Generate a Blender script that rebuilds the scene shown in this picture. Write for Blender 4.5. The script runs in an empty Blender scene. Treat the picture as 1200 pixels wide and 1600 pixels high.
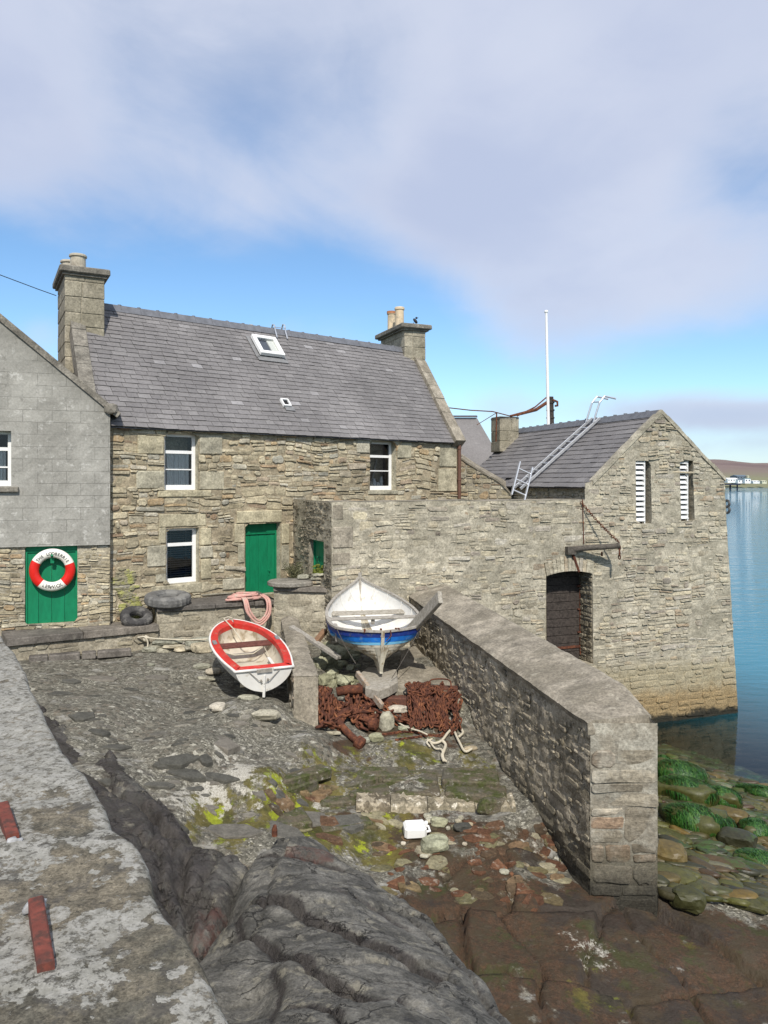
import bpy, math, random
import numpy as np
from mathutils import Vector, Matrix, noise as mn
random.seed(7)
R=random.random; U=random.uniform
col=bpy.context.scene.collection
F=1200.0; HY=755.0; SEA=-5.21
def V(*a): return Vector(a)
def P(px,py,Y): return V((px-600)/F*Y, Y, -(py-HY)/F*Y)
def nz(x,y=0,z=0): return mn.noise(V(x,y,z))
def fb(x,y=0,z=0,o=5): return mn.fractal(V(x,y,z),0.9,2.1,o)
ABS={}
def thing(name,label,cat,loc,group=None):
    o=bpy.data.objects.new(name,None); col.objects.link(o); o.location=loc; ABS[o.name]=V(*loc)
    o.empty_display_size=.2; o['label']=label; o['category']=cat
    if group: o['group']=group
    return o
class MB:
    def __init__(s): s.v=[]; s.f=[]; s.m=[]; s.r=[]; s.cm=0; s.cr=0.5
    def add(s,vs,fs,m=None,r=None):
        b=len(s.v); s.v.extend([tuple(p) for p in vs]); s.r.extend([s.cr if r is None else r]*len(vs))
        s.f.extend([tuple(i+b for i in f) for f in fs]); s.m.extend([s.cm if m is None else m]*len(fs))
    def quad(s,a,b,c,d,**k): s.add([a,b,c,d],[(0,1,2,3)],**k)
    def hexa(s,p,**k):   # p: 8 points bottom 4, top 4
        s.add(p,[(0,3,2,1),(4,5,6,7),(0,1,5,4),(1,2,6,5),(2,3,7,6),(3,0,4,7)],**k)
    def box(s,c,sx,sy,sz,M=None,jit=0,bev=0,**k):
        c=V(*c); M=M or Matrix.Identity(3)
        if bev<=0:
            pts=[]
            for z in(-1,1):
                for x,y in((-1,-1),(1,-1),(1,1),(-1,1)):
                    q=V(x*sx/2+U(-jit,jit),y*sy/2+U(-jit,jit),z*sz/2+U(-jit,jit)); pts.append(c+M@q)
            s.hexa(pts,**k); return
        # bevelled box: 24 verts
        h=[sx/2,sy/2,sz/2]; vs=[]; idx={}
        for x in(-1,1):
            for y in(-1,1):
                for z in(-1,1):
                    J=V(U(-jit,jit),U(-jit,jit),U(-jit,jit))
                    for ax in range(3):
                        q=V(x*h[0],y*h[1],z*h[2])
                        for a in range(3):
                            if a!=ax: q[a]-=(x,y,z)[a]*bev
                        idx[(x,y,z,ax)]=len(vs); vs.append(c+M@(q+J))
        fs=[]
        for ax in range(3):
            o=[a for a in range(3) if a!=ax]
            for sg in(-1,1):
                q=[]
                for a,b in((-1,-1),(1,-1),(1,1),(-1,1)):
                    k3=[0,0,0]; k3[ax]=sg; k3[o[0]]=a; k3[o[1]]=b; q.append(idx[(*k3,ax)])
                fs.append(q if (sg>0)!=(ax==1) else q[::-1])
        for ax in range(3):   # edges parallel to ax
            o=[a for a in range(3) if a!=ax]
            for a in(-1,1):
                for b in(-1,1):
                    def key(t,f):
                        k3=[0,0,0]; k3[ax]=t; k3[o[0]]=a; k3[o[1]]=b; return idx[(*k3,f)]
                    fs.append([key(-1,o[0]),key(1,o[0]),key(1,o[1]),key(-1,o[1])])
        for x in(-1,1):
            for y in(-1,1):
                for z in(-1,1): fs.append([idx[(x,y,z,0)],idx[(x,y,z,1)],idx[(x,y,z,2)]])
        s.add(vs,fs,**k)
    def tube(s,pts,r,n=8,caps=True,closed=False,**k):
        pts=[V(*p) for p in pts]; N=len(pts); rr=r if isinstance(r,(list,tuple)) else [r]*N
        vs=[];fs=[]; up=None
        for i,p in enumerate(pts):
            if closed: t=(pts[(i+1)%N]-pts[i-1]).normalized()
            else: t=(pts[min(i+1,N-1)]-pts[max(i-1,0)]).normalized()
            if up is None: up=t.orthogonal().normalized()
            up=(up-t*up.dot(t)); up=up.normalized() if up.length>1e-6 else t.orthogonal().normalized()
            w=t.cross(up)
            for j in range(n):
                a=2*math.pi*j/n; vs.append(p+(up*math.cos(a)+w*math.sin(a))*rr[i])
        for i in range(N if closed else N-1):
            i2=(i+1)%N
            for j in range(n): fs.append((i*n+j,i*n+(j+1)%n,i2*n+(j+1)%n,i2*n+j))
        if caps and not closed: fs.append(tuple(range(n))[::-1]); fs.append(tuple((N-1)*n+j for j in range(n)))
        s.add(vs,fs,**k)
    def bar(s,a,b,w,h,up=V(0,0,1),bev=0,**k):
        a=V(*a); b=V(*b); t=(b-a); L=t.length; t.normalize(); side=t.cross(up).normalized(); u=side.cross(t)
        M=Matrix((t,side,u)).transposed(); s.box((a+b)/2,L,w,h,M,bev=bev,**k)
    def prism(s,top,depth,down=V(0,0,-1),bev=0,**k):
        top=[V(*p) for p in top]; n=len(top); bot=[p+down*depth for p in top]
        if bev:
            c=sum(top,V(0,0,0))/n
            inn=[p+(c-p).normalized()*bev for p in top]; mid=[p+down*bev for p in top]
            s.add(inn+mid+bot,[tuple(range(n))]+[(i,n+i,n+(i+1)%n,(i+1)%n) for i in range(n)]+[(n+i,2*n+i,2*n+(i+1)%n,n+(i+1)%n) for i in range(n)]+[tuple(range(2*n,3*n))[::-1]],**k)
        else: s.add(top+bot,[tuple(range(n))]+[(i,n+i,n+(i+1)%n,(i+1)%n) for i in range(n)]+[tuple(range(n,2*n))[::-1]],**k)
    def lathe(s,c,prof,n=20,ax=V(0,0,1),**k):
        ax=V(*ax).normalized(); u=ax.orthogonal().normalized(); w=ax.cross(u); c=V(*c); vs=[];fs=[]
        for r,z in prof:
            for j in range(n):
                a=2*math.pi*j/n; vs.append(c+ax*z+(u*math.cos(a)+w*math.sin(a))*r)
        for i in range(len(prof)-1):
            for j in range(n): fs.append((i*n+j,i*n+(j+1)%n,(i+1)*n+(j+1)%n,(i+1)*n+j))
        fs.append(tuple(range(n))[::-1]); fs.append(tuple((len(prof)-1)*n+j for j in range(n)))
        s.add(vs,fs,**k)
ICO={}
def ico(n):
    if n not in ICO:
        import bmesh
        bm=bmesh.new(); bmesh.ops.create_icosphere(bm,subdivisions=n,radius=1)
        ICO[n]=([v.co.copy() for v in bm.verts],[tuple(v.index for v in f.verts) for f in bm.faces]); bm.free()
    return ICO[n]
def stone(mb,c,a,b,h,rot=0,tilt=(0,0),sub=2,rough=.22,flat=.0,seed=None,**k):
    """lumpy, slightly faceted stone: a long, b wide, h high (full sizes), centre c"""
    vs,fs=ico(sub); sd=U(0,99) if seed is None else seed
    M=Matrix.Rotation(rot,3,'Z')@Matrix.Rotation(tilt[0],3,'X')@Matrix.Rotation(tilt[1],3,'Y')
    c=V(*c); out=[]
    for v in vs:
        q=V(*v); m=max(abs(q.x),abs(q.y)); 
        e=1+rough*(nz(q.x*1.3+sd,q.y*1.3,q.z*1.3)*1.3+.45*nz(q.x*3+sd,q.y*3,q.z*3+5))
        sx=math.copysign(abs(q.x)**(.75),q.x); sy=math.copysign(abs(q.y)**(.75),q.y); sz=math.copysign(abs(q.z)**(.6),q.z)
        out.append(c+M@V(sx*a/2*e,sy*b/2*e,sz*h/2*(1+(e-1)*.6)))
    mb.add(out,fs,**k)
def obj(name,mb,mats,parent=None,loc=None,smooth=False,label=None,cat=None,group=None,kind=None,attrs=None):
    me=bpy.data.meshes.new(name)
    if parent is not None: off=ABS[parent.name]
    elif loc is not None: off=V(*loc)
    else: off=V(0,0,0)
    vv=np.array(mb.v,dtype=np.float64)-np.array(off)
    me.from_pydata(vv.tolist(),[],mb.f); 
    if not isinstance(mats,(list,tuple)): mats=[mats]
    for m in mats: me.materials.append(m)
    if len(mats)>1: me.polygons.foreach_set('material_index',np.array(mb.m,dtype=np.int32))
    if smooth: me.polygons.foreach_set('use_smooth',np.ones(len(me.polygons),dtype=bool))
    a=me.attributes.new('rnd','FLOAT','POINT'); a.data.foreach_set('value',np.array(mb.r,dtype=np.float32))
    if attrs is not None:
        for kname,arr in attrs.items():
            c=me.attributes.new(kname,'FLOAT','POINT'); c.data.foreach_set('value',np.asarray(arr,dtype=np.float32))
    me.update()
    o=bpy.data.objects.new(name,me); col.objects.link(o)
    if parent is not None: o.parent=parent; ABS[o.name]=off
    else: o.location=off; ABS[o.name]=off
    if label: o['label']=label
    if cat: o['category']=cat
    if group: o['group']=group
    if kind: o['kind']=kind
    return o
# ---------------- node helper
class NT:
    def __init__(s,name,world=False):
        if world: s.t=world.node_tree; s.t.nodes.clear()
        else:
            s.mat=bpy.data.materials.new(name); s.mat.use_nodes=True; s.t=s.mat.node_tree; s.t.nodes.clear()
    def n(s,typ,**k):
        nd=s.t.nodes.new(typ)
        for a,b in k.items(): setattr(nd,a,b)
        return nd
    def put(s,inp,v):
        if hasattr(v,'is_linked') or isinstance(v,bpy.types.NodeSocket): s.t.links.new(v,inp)
        elif v is not None:
            if isinstance(v,(tuple,list)) and len(v)==3 and inp.type=='RGBA': v=(*v,1)
            inp.default_value=v
    def pos(s): return s.n('ShaderNodeNewGeometry').outputs['Position']
    def oc(s): return s.n('ShaderNodeTexCoord').outputs['Object']
    def vmap(s,v,sc=(1,1,1),rot=(0,0,0),loc=(0,0,0)):
        m=s.n('ShaderNodeMapping'); s.put(m.inputs[0],v); m.inputs['Scale'].default_value=sc; m.inputs['Rotation'].default_value=rot; m.inputs['Location'].default_value=loc; return m.outputs[0]
    def noise(s,v,sc=5,det=5,ro=.55,dist=0,out='Fac'):
        m=s.n('ShaderNodeTexNoise'); s.put(m.inputs['Vector'],v); m.inputs['Scale'].default_value=sc; m.inputs['Detail'].default_value=det; m.inputs['Roughness'].default_value=ro; m.inputs['Distortion'].default_value=dist; return m.outputs[out]
    def vor(s,v,sc=5,feat='F1',out='Distance',rnd=1):
        m=s.n('ShaderNodeTexVoronoi',feature=feat); s.put(m.inputs['Vector'],v); m.inputs['Scale'].default_value=sc; m.inputs['Randomness'].default_value=rnd; return m.outputs[out]
    def m(s,op,a,b=0,c=0,clamp=False):
        m=s.n('ShaderNodeMath',operation=op,use_clamp=clamp); s.put(m.inputs[0],a); s.put(m.inputs[1],b); s.put(m.inputs[2],c); return m.outputs[0]
    def rng(s,v,a,b,c=0,d=1,smooth=True):
        m=s.n('ShaderNodeMapRange',interpolation_type='SMOOTHSTEP' if smooth else 'LINEAR'); s.put(m.inputs[0],v)
        for i,x in enumerate((a,b,c,d)): s.put(m.inputs[i+1],x)
        return m.outputs[0]
    def ramp(s,v,st,const=False):
        m=s.n('ShaderNodeValToRGB'); s.put(m.inputs[0],v); e=m.color_ramp.elements
        if const: m.color_ramp.interpolation='CONSTANT'
        while len(e)<len(st): e.new(.5)
        for i,(p,c) in enumerate(st): e[i].position=p; e[i].color=(*c,1) if len(c)==3 else c
        return m.outputs[0]
    def mix(s,f,a,b,bl='MIX'):
        m=s.n('ShaderNodeMix',data_type='RGBA',blend_type=bl); s.put(m.inputs[0],f); s.put(m.inputs[6],a); s.put(m.inputs[7],b); return m.outputs[2]
    def mul(s,c,v): 
        cc=s.n('ShaderNodeCombineXYZ'); [s.put(cc.inputs[i],v) for i in range(3)]
        return s.mix(1.0,c,cc.outputs[0],'MULTIPLY')
    def attr(s,nm): return s.n('ShaderNodeAttribute',attribute_name=nm).outputs['Fac']
    def z(s,v,i=2): 
        x=s.n('ShaderNodeSeparateXYZ'); s.put(x.inputs[0],v); return x.outputs[i]
    def bump(s,h,st=.5,d=.02,nrm=None):
        b=s.n('ShaderNodeBump'); b.inputs['Strength'].default_value=st; b.inputs['Distance'].default_value=d; s.put(b.inputs['Height'],h)
        if nrm is not None: s.put(b.inputs['Normal'],nrm)
        return b.outputs[0]
    def pbr(s,c,rough=.9,nrm=None,metal=0,spec=.3,**k):
        p=s.n('ShaderNodeBsdfPrincipled'); s.put(p.inputs['Base Color'],c); s.put(p.inputs['Roughness'],rough); s.put(p.inputs['Metallic'],metal); s.put(p.inputs['Specular IOR Level'],spec)
        if nrm is not None: s.put(p.inputs['Normal'],nrm)
        for a,b in k.items(): s.put(p.inputs[a],b)
        o=s.n('ShaderNodeOutputMaterial'); s.t.links.new(p.outputs[0],o.inputs[0]); return s.mat
def simple(name,c,rough=.7,var=.25,sc=8,bst=.2,metal=0,spec=.4,dirt=None,dsc=3,dth=(.5,.7),bd=.01):
    t=NT(name); p=t.oc(); n=t.noise(p,sc,6,.6); cc=t.mul(t.mix(0,c,c),t.rng(n,.25,.75,1-var,1+var,False))
    if dirt: cc=t.mix(t.rng(t.noise(p,dsc,6,.65),dth[0],dth[1]),cc,dirt)
    return t.pbr(cc,rough,t.bump(n,bst,bd),metal,spec)
TINT=(1.03,.985,.91)
PINK=(1.01,.98,.915)
def stonemat(name,pal,lich=(.46,.45,.4),lfac=.45,dark=(.08,.072,.06),dfac=.5,smear=None,sfac=.0,ssc=.8,sth=(.45,.6),str_=(1,1,4),bst=.6,bd=.02,zb=None,seed=0,tint=None):
    t=NT(name); p=t.vmap(t.pos(),loc=(seed,seed,0)); ps=t.vmap(p,str_)
    c=t.ramp(t.attr('rnd'),pal)
    n1=t.noise(ps,4,8,.65); n2=t.noise(p,28,6,.7); n3=t.noise(p,1.1,4,.6)
    c=t.mul(c,t.rng(n1,.28,.72,.5,1.42,False)); c=t.mul(c,t.rng(n2,.3,.7,.55,1.4,False)); c=t.mul(c,t.rng(n3,.3,.7,.8,1.18,False))
    if smear is not None:
        ms=t.m('MULTIPLY',t.rng(t.noise(p,ssc,7,.62,.3),sth[0],sth[1]),sfac); c=t.mix(ms,c,t.mul(t.mix(0,smear,smear),t.rng(n2,.3,.7,.6,1.35,False)))
    c=t.mix(t.m('MULTIPLY',t.rng(t.noise(p,9,8,.7),.56,.68),lfac),c,lich)
    c=t.mix(t.m('MULTIPLY',t.rng(t.noise(t.vmap(ps,loc=(9,3,2)),5,8,.72),.58,.7),dfac),c,dark)
    rough=.92
    c=t.mix(1.0,c,tint or TINT,'MULTIPLY')
    if zb:   # tidal bands: (z0 bottom of dry, colour, ...)
        z=t.z(t.pos()); zz=t.m('ADD',z,t.m('MULTIPLY',t.m('SUBTRACT',t.noise(p,3,6,.7),.5),.55))
        for (za,zb_,cc,f) in zb:
            cn=t.mix(t.rng(t.noise(p,45,5,.7),.4,.62),t.mul(t.mix(0,cc,cc),.55),t.mul(t.mix(0,cc,cc),1.25))
            c=t.mix(t.m('MULTIPLY',t.rng(zz,za,zb_,1,0),f),c,cn)
    h=t.m('ADD',t.m('MULTIPLY',n1,1.0),t.m('ADD',t.m('MULTIPLY',n2,.35),t.m('MULTIPLY',t.noise(p,90,3,.6),.12)))
    return t.pbr(c,rough,t.bump(h,bst,bd),0,.25)
# ---------------- wall frames
class Frame:
    def __init__(s,A,d,batter=None):
        s.A=V(A[0],A[1],0); s.d=V(d[0],d[1],0).normalized(); s.n=V(s.d.y,-s.d.x,0); s.b=batter or (lambda u,z:0.0)
    def u(s,px): k=(px-600)/F; return (k*s.A.y-s.A.x)/(s.d.x-k*s.d.y)
    def Y(s,px): return s.A.y+s.u(px)*s.d.y
    def uz(s,px,py): u=s.u(px); return u,-(py-HY)/F*(s.A.y+u*s.d.y)
    def pt(s,u,z,o=0.0): q=s.A+s.d*u+s.n*(o+s.b(u,z)); q.z=z; return q
    def px(s,px,py,o=0.0): return s.pt(*s.uz(px,py),o)
    def M(s): return Matrix((s.d,-s.n,V(0,0,1))).transposed()   # local x along wall, y inward, z up
    def box(s,mb,u0,u1,z0,z1,o0,o1,bev=0,jit=0,**k):
        mb.box(s.pt((u0+u1)/2,(z0+z1)/2,(o0+o1)/2),abs(u1-u0),abs(o1-o0),abs(z1-z0),s.M(),bev=bev,jit=jit,**k)
    def rect(s,x0,y0,x1,y1):
        c=[s.uz(x,y) for x,y in((x0,y0),(x1,y0),(x0,y1),(x1,y1))]
        return (c[0][0]+c[2][0])/2,(c[1][0]+c[3][0])/2,(c[2][1]+c[3][1])/2,(c[0][1]+c[1][1])/2  # u0,u1,z0,z1
def inside(u,z,h): return h[0]<u<h[1] and h[2]<z<h[3]
def mortar(mb,fr,u0,u1,z0,z1,holes=(),top=None,amp=.012,st=.09,back=0.0,seed=0,m=0,base=0.0):
    def ticks(a,b,ex):
        t=sorted(set([a,b]+[e for e in ex if a<e<b])); out=[]
        for i in range(len(t)-1):
            n=max(1,int((t[i+1]-t[i])/st)); out+= [t[i]+(t[i+1]-t[i])*j/n for j in range(n)]
        return out+[t[-1]]
    us=ticks(u0,u1,[h[0] for h in holes]+[h[1] for h in holes]); zs=ticks(z0,z1,[h[2] for h in holes]+[h[3] for h in holes])
    vs=[];rr=[]
    for z in zs:
        for u in us:
            zz=z if top is None else min(z,top(u)); edge=any(abs(u-h[0])<1e-5 or abs(u-h[1])<1e-5 for h in holes)
            vs.append(fr.pt(u,zz,base+(0 if edge else amp*(nz(u*4+seed,zz*5)+.6*nz(u*11+seed,zz*13)))))
    n=len(us); fs=[]
    for j in range(len(zs)-1):
        for i in range(n-1):
            cu=(us[i]+us[i+1])/2; cz=(zs[j]+zs[j+1])/2
            if any(inside(cu,cz,h) for h in holes): continue
            if top is not None and zs[j]>=max(top(us[i]),top(us[i+1]))-1e-4: continue
            fs.append((j*n+i,j*n+i+1,(j+1)*n+i+1,(j+1)*n+i))
    mb.add(vs,fs,m=m,r=.5)
def rubble(mb,fr,u0,u1,z0,z1,holes=(),top=None,w=(.16,.5),h=(.05,.15),joint=.012,prot=(.006,.035),warp=.03,seed=0,m=1,band=(.22,.42),drop=0,bury=None,rfn=None):
    rs=random.Random(seed+11)
    def wp(u,z): return u+warp*nz(u*1.7+seed,z*2.3,3),z+warp*.9*nz(u*1.1+seed,z*2.0,7)
    leaves=[]
    def split(a,b,c,d,tw,th):
        W=b-a;H=d-c
        if W>tw*1.3 and (W/tw>H/th or H<=th*1.4):
            k=a+W*rs.uniform(.32,.68); split(a,k,c,d,rs.uniform(*w),rs.uniform(*h)); split(k,b,c,d,rs.uniform(*w),rs.uniform(*h))
        elif H>th*1.45:
            k=c+H*rs.uniform(.32,.68); split(a,b,c,k,rs.uniform(*w),rs.uniform(*h)); split(a,b,k,d,rs.uniform(*w),rs.uniform(*h))
        else: leaves.append((a,b,c,d))
    z=z0
    while z<z1:
        H=rs.uniform(*band); H=min(H,z1-z+.001)
        if z1-(z+H)<band[0]*.5: H=z1-z
        u=u0
        while u<u1:
            W=rs.uniform(.6,1.3)
            if u1-(u+W)<.3: W=u1-u
            split(u,u+W,z,z+H,rs.uniform(*w),rs.uniform(*h)); u+=W
        z+=H
    for (a,b,c,d) in leaves:
        if rs.random()<drop: continue
        cu,cz=(a+b)/2,(c+d)/2
        if any(inside(cu,cz,hh) for hh in holes): continue
        if any((a<hh[0]+.01 and b>hh[1]-.01 and d>hh[2]+.01 and c<hh[3]-.01) or (c<hh[2] and d>hh[3] and b>hh[0] and a<hh[1]) for hh in holes): continue
        if top is not None and c+.02>top(cu): continue
        W=b-a;H=d-c; j=joint*rs.uniform(.5,1.5); W2=W/2-j; H2=H/2-j
        if W2<.015 or H2<.008: continue
        cr=min(W2,H2)*rs.uniform(.25,.8); out=[]
        nx=2 if W2>.1 else 1
        per=[]
        for sx,sy in((-1,-1),(1,-1),(1,1),(-1,1)):
            if sx*sy>0: per+= [(sx*W2,sy*(H2-cr)) , (sx*(W2-cr),sy*H2)] if sx>0 else [(sx*W2,sy*(H2-cr)),(sx*(W2-cr),sy*H2)]
            else: per+= [(sx*(W2-cr),sy*H2),(sx*W2,sy*(H2-cr))]
            if (sx,sy)==(-1,-1) or (sx,sy)==(1,1):
                for q in range(nx): 
                    f=(q+1)/(nx+1); x0=sx*(W2-cr); per.append((x0*(1-2*f),sy*H2*rs.uniform(.8,1.08)))
        pr=rs.uniform(*prot)
        if bury is not None: pr-=bury(cu,cz)
        if pr<-.012: continue
        for x,y in per:
            uu,zz=wp(cu+x+rs.uniform(-.004,.004)*min(1,W2*10),cz+y+rs.uniform(-.004,.004))
            for hh in holes:
                if inside(uu,zz,hh):
                    ds=[(abs(uu-hh[0]),0),(abs(uu-hh[1]),1),(abs(zz-hh[2]),2),(abs(zz-hh[3]),3)]; q=min(ds)[1]
                    if q==0: uu=hh[0]
                    elif q==1: uu=hh[1]
                    elif q==2: zz=hh[2]
                    else: zz=hh[3]
            uu=min(max(uu,u0),u1)
            if top is not None: zz=min(zz,top(uu)-.005)
            out.append((uu,zz))
        n=len(out); mu=sum(o[0] for o in out)/n; mz=sum(o[1] for o in out)/n
        tu=rs.uniform(-.06,.06); tz=rs.uniform(-.12,.12); vs=[]
        for (k,dp) in((1,-.02),(1,pr*.55),(None,pr)):
            for (uu,zz) in out:
                if k is None:
                    ins=min(.014,H2*.35); L=math.hypot(uu-mu,zz-mz)+1e-6; f=max(0,1-ins/L); a2=mu+(uu-mu)*f; b2=mz+(zz-mz)*f
                else: a2,b2=uu,zz
                vs.append(fr.pt(a2,b2,dp+((a2-mu)*tu+(b2-mz)*tz if dp>-.015 else 0)))
        vs.append(fr.pt(mu,mz,pr+rs.uniform(-.003,.006)))
        fs=[]
        for q in range(2):
            for i in range(n): fs.append((q*n+i,q*n+(i+1)%n,(q+1)*n+(i+1)%n,(q+1)*n+i))
        for i in range(n): fs.append((2*n+i,2*n+(i+1)%n,3*n))
        mb.add(vs,fs,m=m,r=rs.random() if rfn is None else rfn(cu,cz,rs))
def dressed(mb,fr,rc,o=(-.1,.03),m=2,bev=.014,jit=.006): 
    u0,u1,z0,z1=rc; fr.box(mb,u0+.006,u1-.006,z0+.006,z1-.006,o[0],o[1]+U(-.008,.008),bev=bev,jit=jit,m=m,r=R())
def reveal(mb,fr,h,d=.22,m=2):
    u0,u1,z0,z1=h
    mb.quad(fr.pt(u0,z0,.0),fr.pt(u0,z1,.0),fr.pt(u0,z1,-d),fr.pt(u0,z0,-d),m=m,r=.5)
    mb.quad(fr.pt(u1,z0,.0),fr.pt(u1,z1,.0),fr.pt(u1,z1,-d),fr.pt(u1,z0,-d),m=m,r=.5)
    mb.quad(fr.pt(u0,z1,.0),fr.pt(u1,z1,.0),fr.pt(u1,z1,-d),fr.pt(u0,z1,-d),m=m,r=.5)
    mb.quad(fr.pt(u0,z0,.0),fr.pt(u1,z0,.0),fr.pt(u1,z0,-d),fr.pt(u0,z0,-d),m=m,r=.5)
def slates(mb,E0,E1,R0,R1,gauge=.15,w=.26,m=0,seed=0,wav=.006,hole=None,skip=0.001):
    E0,E1,R0,R1=[V(*p) for p in(E0,E1,R0,R1)]; rs=random.Random(seed)
    A=(E1-E0).normalized(); N=A.cross(R0-E0).normalized(); B=N.cross(A)
    if N.z<0: N=-N
    L=(E1-E0).length; a0,b0=(R0-E0).dot(A),(R0-E0).dot(B); a1,b1=(R1-E0).dot(A),(R1-E0).dot(B)
    H=max(b0,b1); nr=int(H/gauge)+1
    # base board
    mb.quad(E0-N*.03,E1-N*.03,R1-N*.03,R0-N*.03,m=m,r=.5)
    for i in range(nr):
        b=i*gauge; x=-rs.uniform(0,w)-3
        while x<L+3:
            ww=w*rs.uniform(.75,1.25); y=b+rs.uniform(-.006,.006); xa,xb=x+.004,x+ww-.004; x+=ww
            lo=a0*b/b0; hi=L+(a1-L)*b/b1
            xa=max(xa,lo); xb=min(xb,hi)
            if xb-xa<.03: continue
            yt=min(y+gauge*1.25,b0+(b1-b0)*((xa+xb)/2)/L)
            if yt-y<.03: continue
            if hole and hole(( E0+A*(xa+xb)/2+B*(y+gauge/2))): continue
            if rs.random()<skip: continue
            def q(a,bb,n): 
                s_=E0+A*a+B*bb; return s_+N*(n+wav*2.2*nz(a*.9+seed,bb*1.2)+wav*nz(a*3.1+seed,bb*2.9))
            t=.017+rs.uniform(-.003,.006); tw=rs.uniform(-.003,.003); lo2=a0*yt/b0; hi2=L+(a1-L)*yt/b1
            xa2=max(xa,lo2); xb2=min(xb,hi2)
            if xb2<xa2: continue
            c=rs.uniform(-.004,.004)
            mb.add([q(xa,y+c,t+tw),q(xb,y-c,t-tw),q(xb2,yt,.002),q(xa2,yt,.002),q(xa,y+c,t+tw-.012),q(xb,y-c,t-tw-.012),q(xb2,yt,-.01),q(xa2,yt,-.01)],
              [(0,1,2,3),(4,5,1,0),(5,6,2,1),(7,4,0,3)],m=m,r=rs.random())
def hull_interp(xs,ys,t):
    for i in range(len(xs)-1):
        if t<=xs[i+1]:
            f=(t-xs[i])/(xs[i+1]-xs[i]); f2=f
            return ys[i]+(ys[i+1]-ys[i])*f2
    return ys[-1]
# ---------------- materials
FAC=stonemat('facade_stone',[(0,(.36,.325,.235)),(.2,(.48,.44,.33)),(.36,(.25,.225,.165)),(.5,(.40,.37,.285)),(.62,(.54,.50,.385)),(.72,(.34,.34,.30)),(.82,(.42,.33,.21)),(.9,(.27,.20,.14)),(1,(.5,.49,.42))],bst=.8,bd=.02,lfac=.35,dfac=.55)
MORT=stonemat('lime_mortar',[(0,(.30,.265,.195)),(1,(.34,.3,.225))],bst=.8,lfac=.3,dfac=.75,str_=(1,1,1.5))
MORTP=stonemat('pale_mortar',[(0,(.36,.34,.28)),(1,(.36,.34,.28))],bst=.9,lfac=.35,dfac=.6,str_=(1,1,1.6),smear=(.25,.23,.185),sfac=.7,ssc=2)
DRS=stonemat('dressed_sandstone',[(0,(.36,.34,.26)),(.3,(.44,.41,.3)),(.6,(.4,.39,.33)),(1,(.33,.32,.25))],bst=.45,lfac=.25,dfac=.35,str_=(1,1,1.4))
TIDE=[(-4.15,-3.75,(.36,.31,.2),.75),(-4.75,-4.3,(.30,.21,.10),.8),(-5.12,-4.98,(.03,.028,.02),1.0)]
WST=stonemat('warehouse_stone',tint=PINK,pal=[(0,(.34,.315,.25)),(.25,(.45,.42,.34)),(.42,(.27,.25,.2)),(.55,(.38,.34,.265)),(.7,(.5,.46,.35)),(.8,(.33,.26,.185)),(.88,(.26,.23,.2)),(1,(.46,.44,.39))],smear=(.45,.43,.37),sfac=.5,ssc=1.3,sth=(.44,.6),bst=.9,zb=TIDE,seed=3,lfac=.4)
WMO=stonemat('warehouse_mortar',tint=PINK,pal=[(0,(.41,.385,.32)),(1,(.41,.385,.32))],bst=1,lfac=.35,dfac=.6,str_=(1,1,1.8),smear=(.25,.235,.19),sfac=.7,ssc=2,zb=TIDE,seed=3)
PTIDE=[(-3.95,-3.6,(.085,.075,.05),.75),(-4.3,-3.95,(.03,.028,.022),.85)]
PIS=stonemat('pier_stone',tint=PINK,pal=[(0,(.2,.18,.145)),(.3,(.36,.33,.27)),(.5,(.17,.15,.12)),(.75,(.3,.22,.16)),(1,(.4,.37,.31))],smear=(.4,.39,.35),sfac=.6,ssc=1.6,bst=.9,zb=PTIDE,seed=5)
PIM=stonemat('pier_mortar',tint=PINK,pal=[(0,(.36,.35,.31)),(1,(.36,.35,.31))],smear=(.22,.2,.165),sfac=.8,ssc=2.3,bst=1,str_=(1,1,1.8),zb=PTIDE,seed=5)
PID=stonemat('pier_lichen_face',tint=PINK,pal=[(0,(.30,.27,.21)),(.5,(.42,.38,.31)),(1,(.22,.2,.155))],lich=(.5,.47,.39),lfac=.75,smear=(.2,.175,.13),sfac=.6,ssc=1.2,bst=1,bd=.04,zb=PTIDE,seed=8,str_=(1,1,2))
CAP=stonemat('cement_coping',tint=PINK,pal=[(0,(.27,.245,.205)),(1,(.32,.295,.25))],lich=(.42,.4,.34),lfac=.6,smear=(.17,.155,.125),sfac=.7,ssc=1.7,bst=.8,bd=.02,seed=12,str_=(1,1,1))
RET=stonemat('yard_wall_stone',[(0,(.3,.285,.23)),(.4,(.38,.36,.3)),(.7,(.22,.2,.16)),(1,(.34,.31,.23))],smear=(.33,.31,.25),sfac=.6,ssc=2,bst=.9,seed=15)
DSL=stonemat('dark_flagstone',[(0,(.11,.105,.1)),(.5,(.16,.15,.14)),(1,(.2,.185,.165))],lich=(.28,.27,.24),lfac=.3,dfac=.5,bst=.6,seed=17,str_=(1,1,1))
LST=stonemat('loose_stone',[(0,(.3,.29,.24)),(.3,(.36,.36,.3)),(.5,(.26,.27,.23)),(.7,(.42,.4,.32)),(.85,(.35,.29,.2)),(1,(.45,.44,.4))],bst=.5,bd=.01,lfac=.3,dfac=.25,seed=19,str_=(1,1,1.5))
GRS=stonemat('green_tinted_stone',[(0,(.27,.28,.19)),(.5,(.36,.37,.27)),(1,(.31,.33,.25))],bst=.5,bd=.01,lfac=.3,dfac=.25,seed=21,str_=(1,1,1.5))
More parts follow.
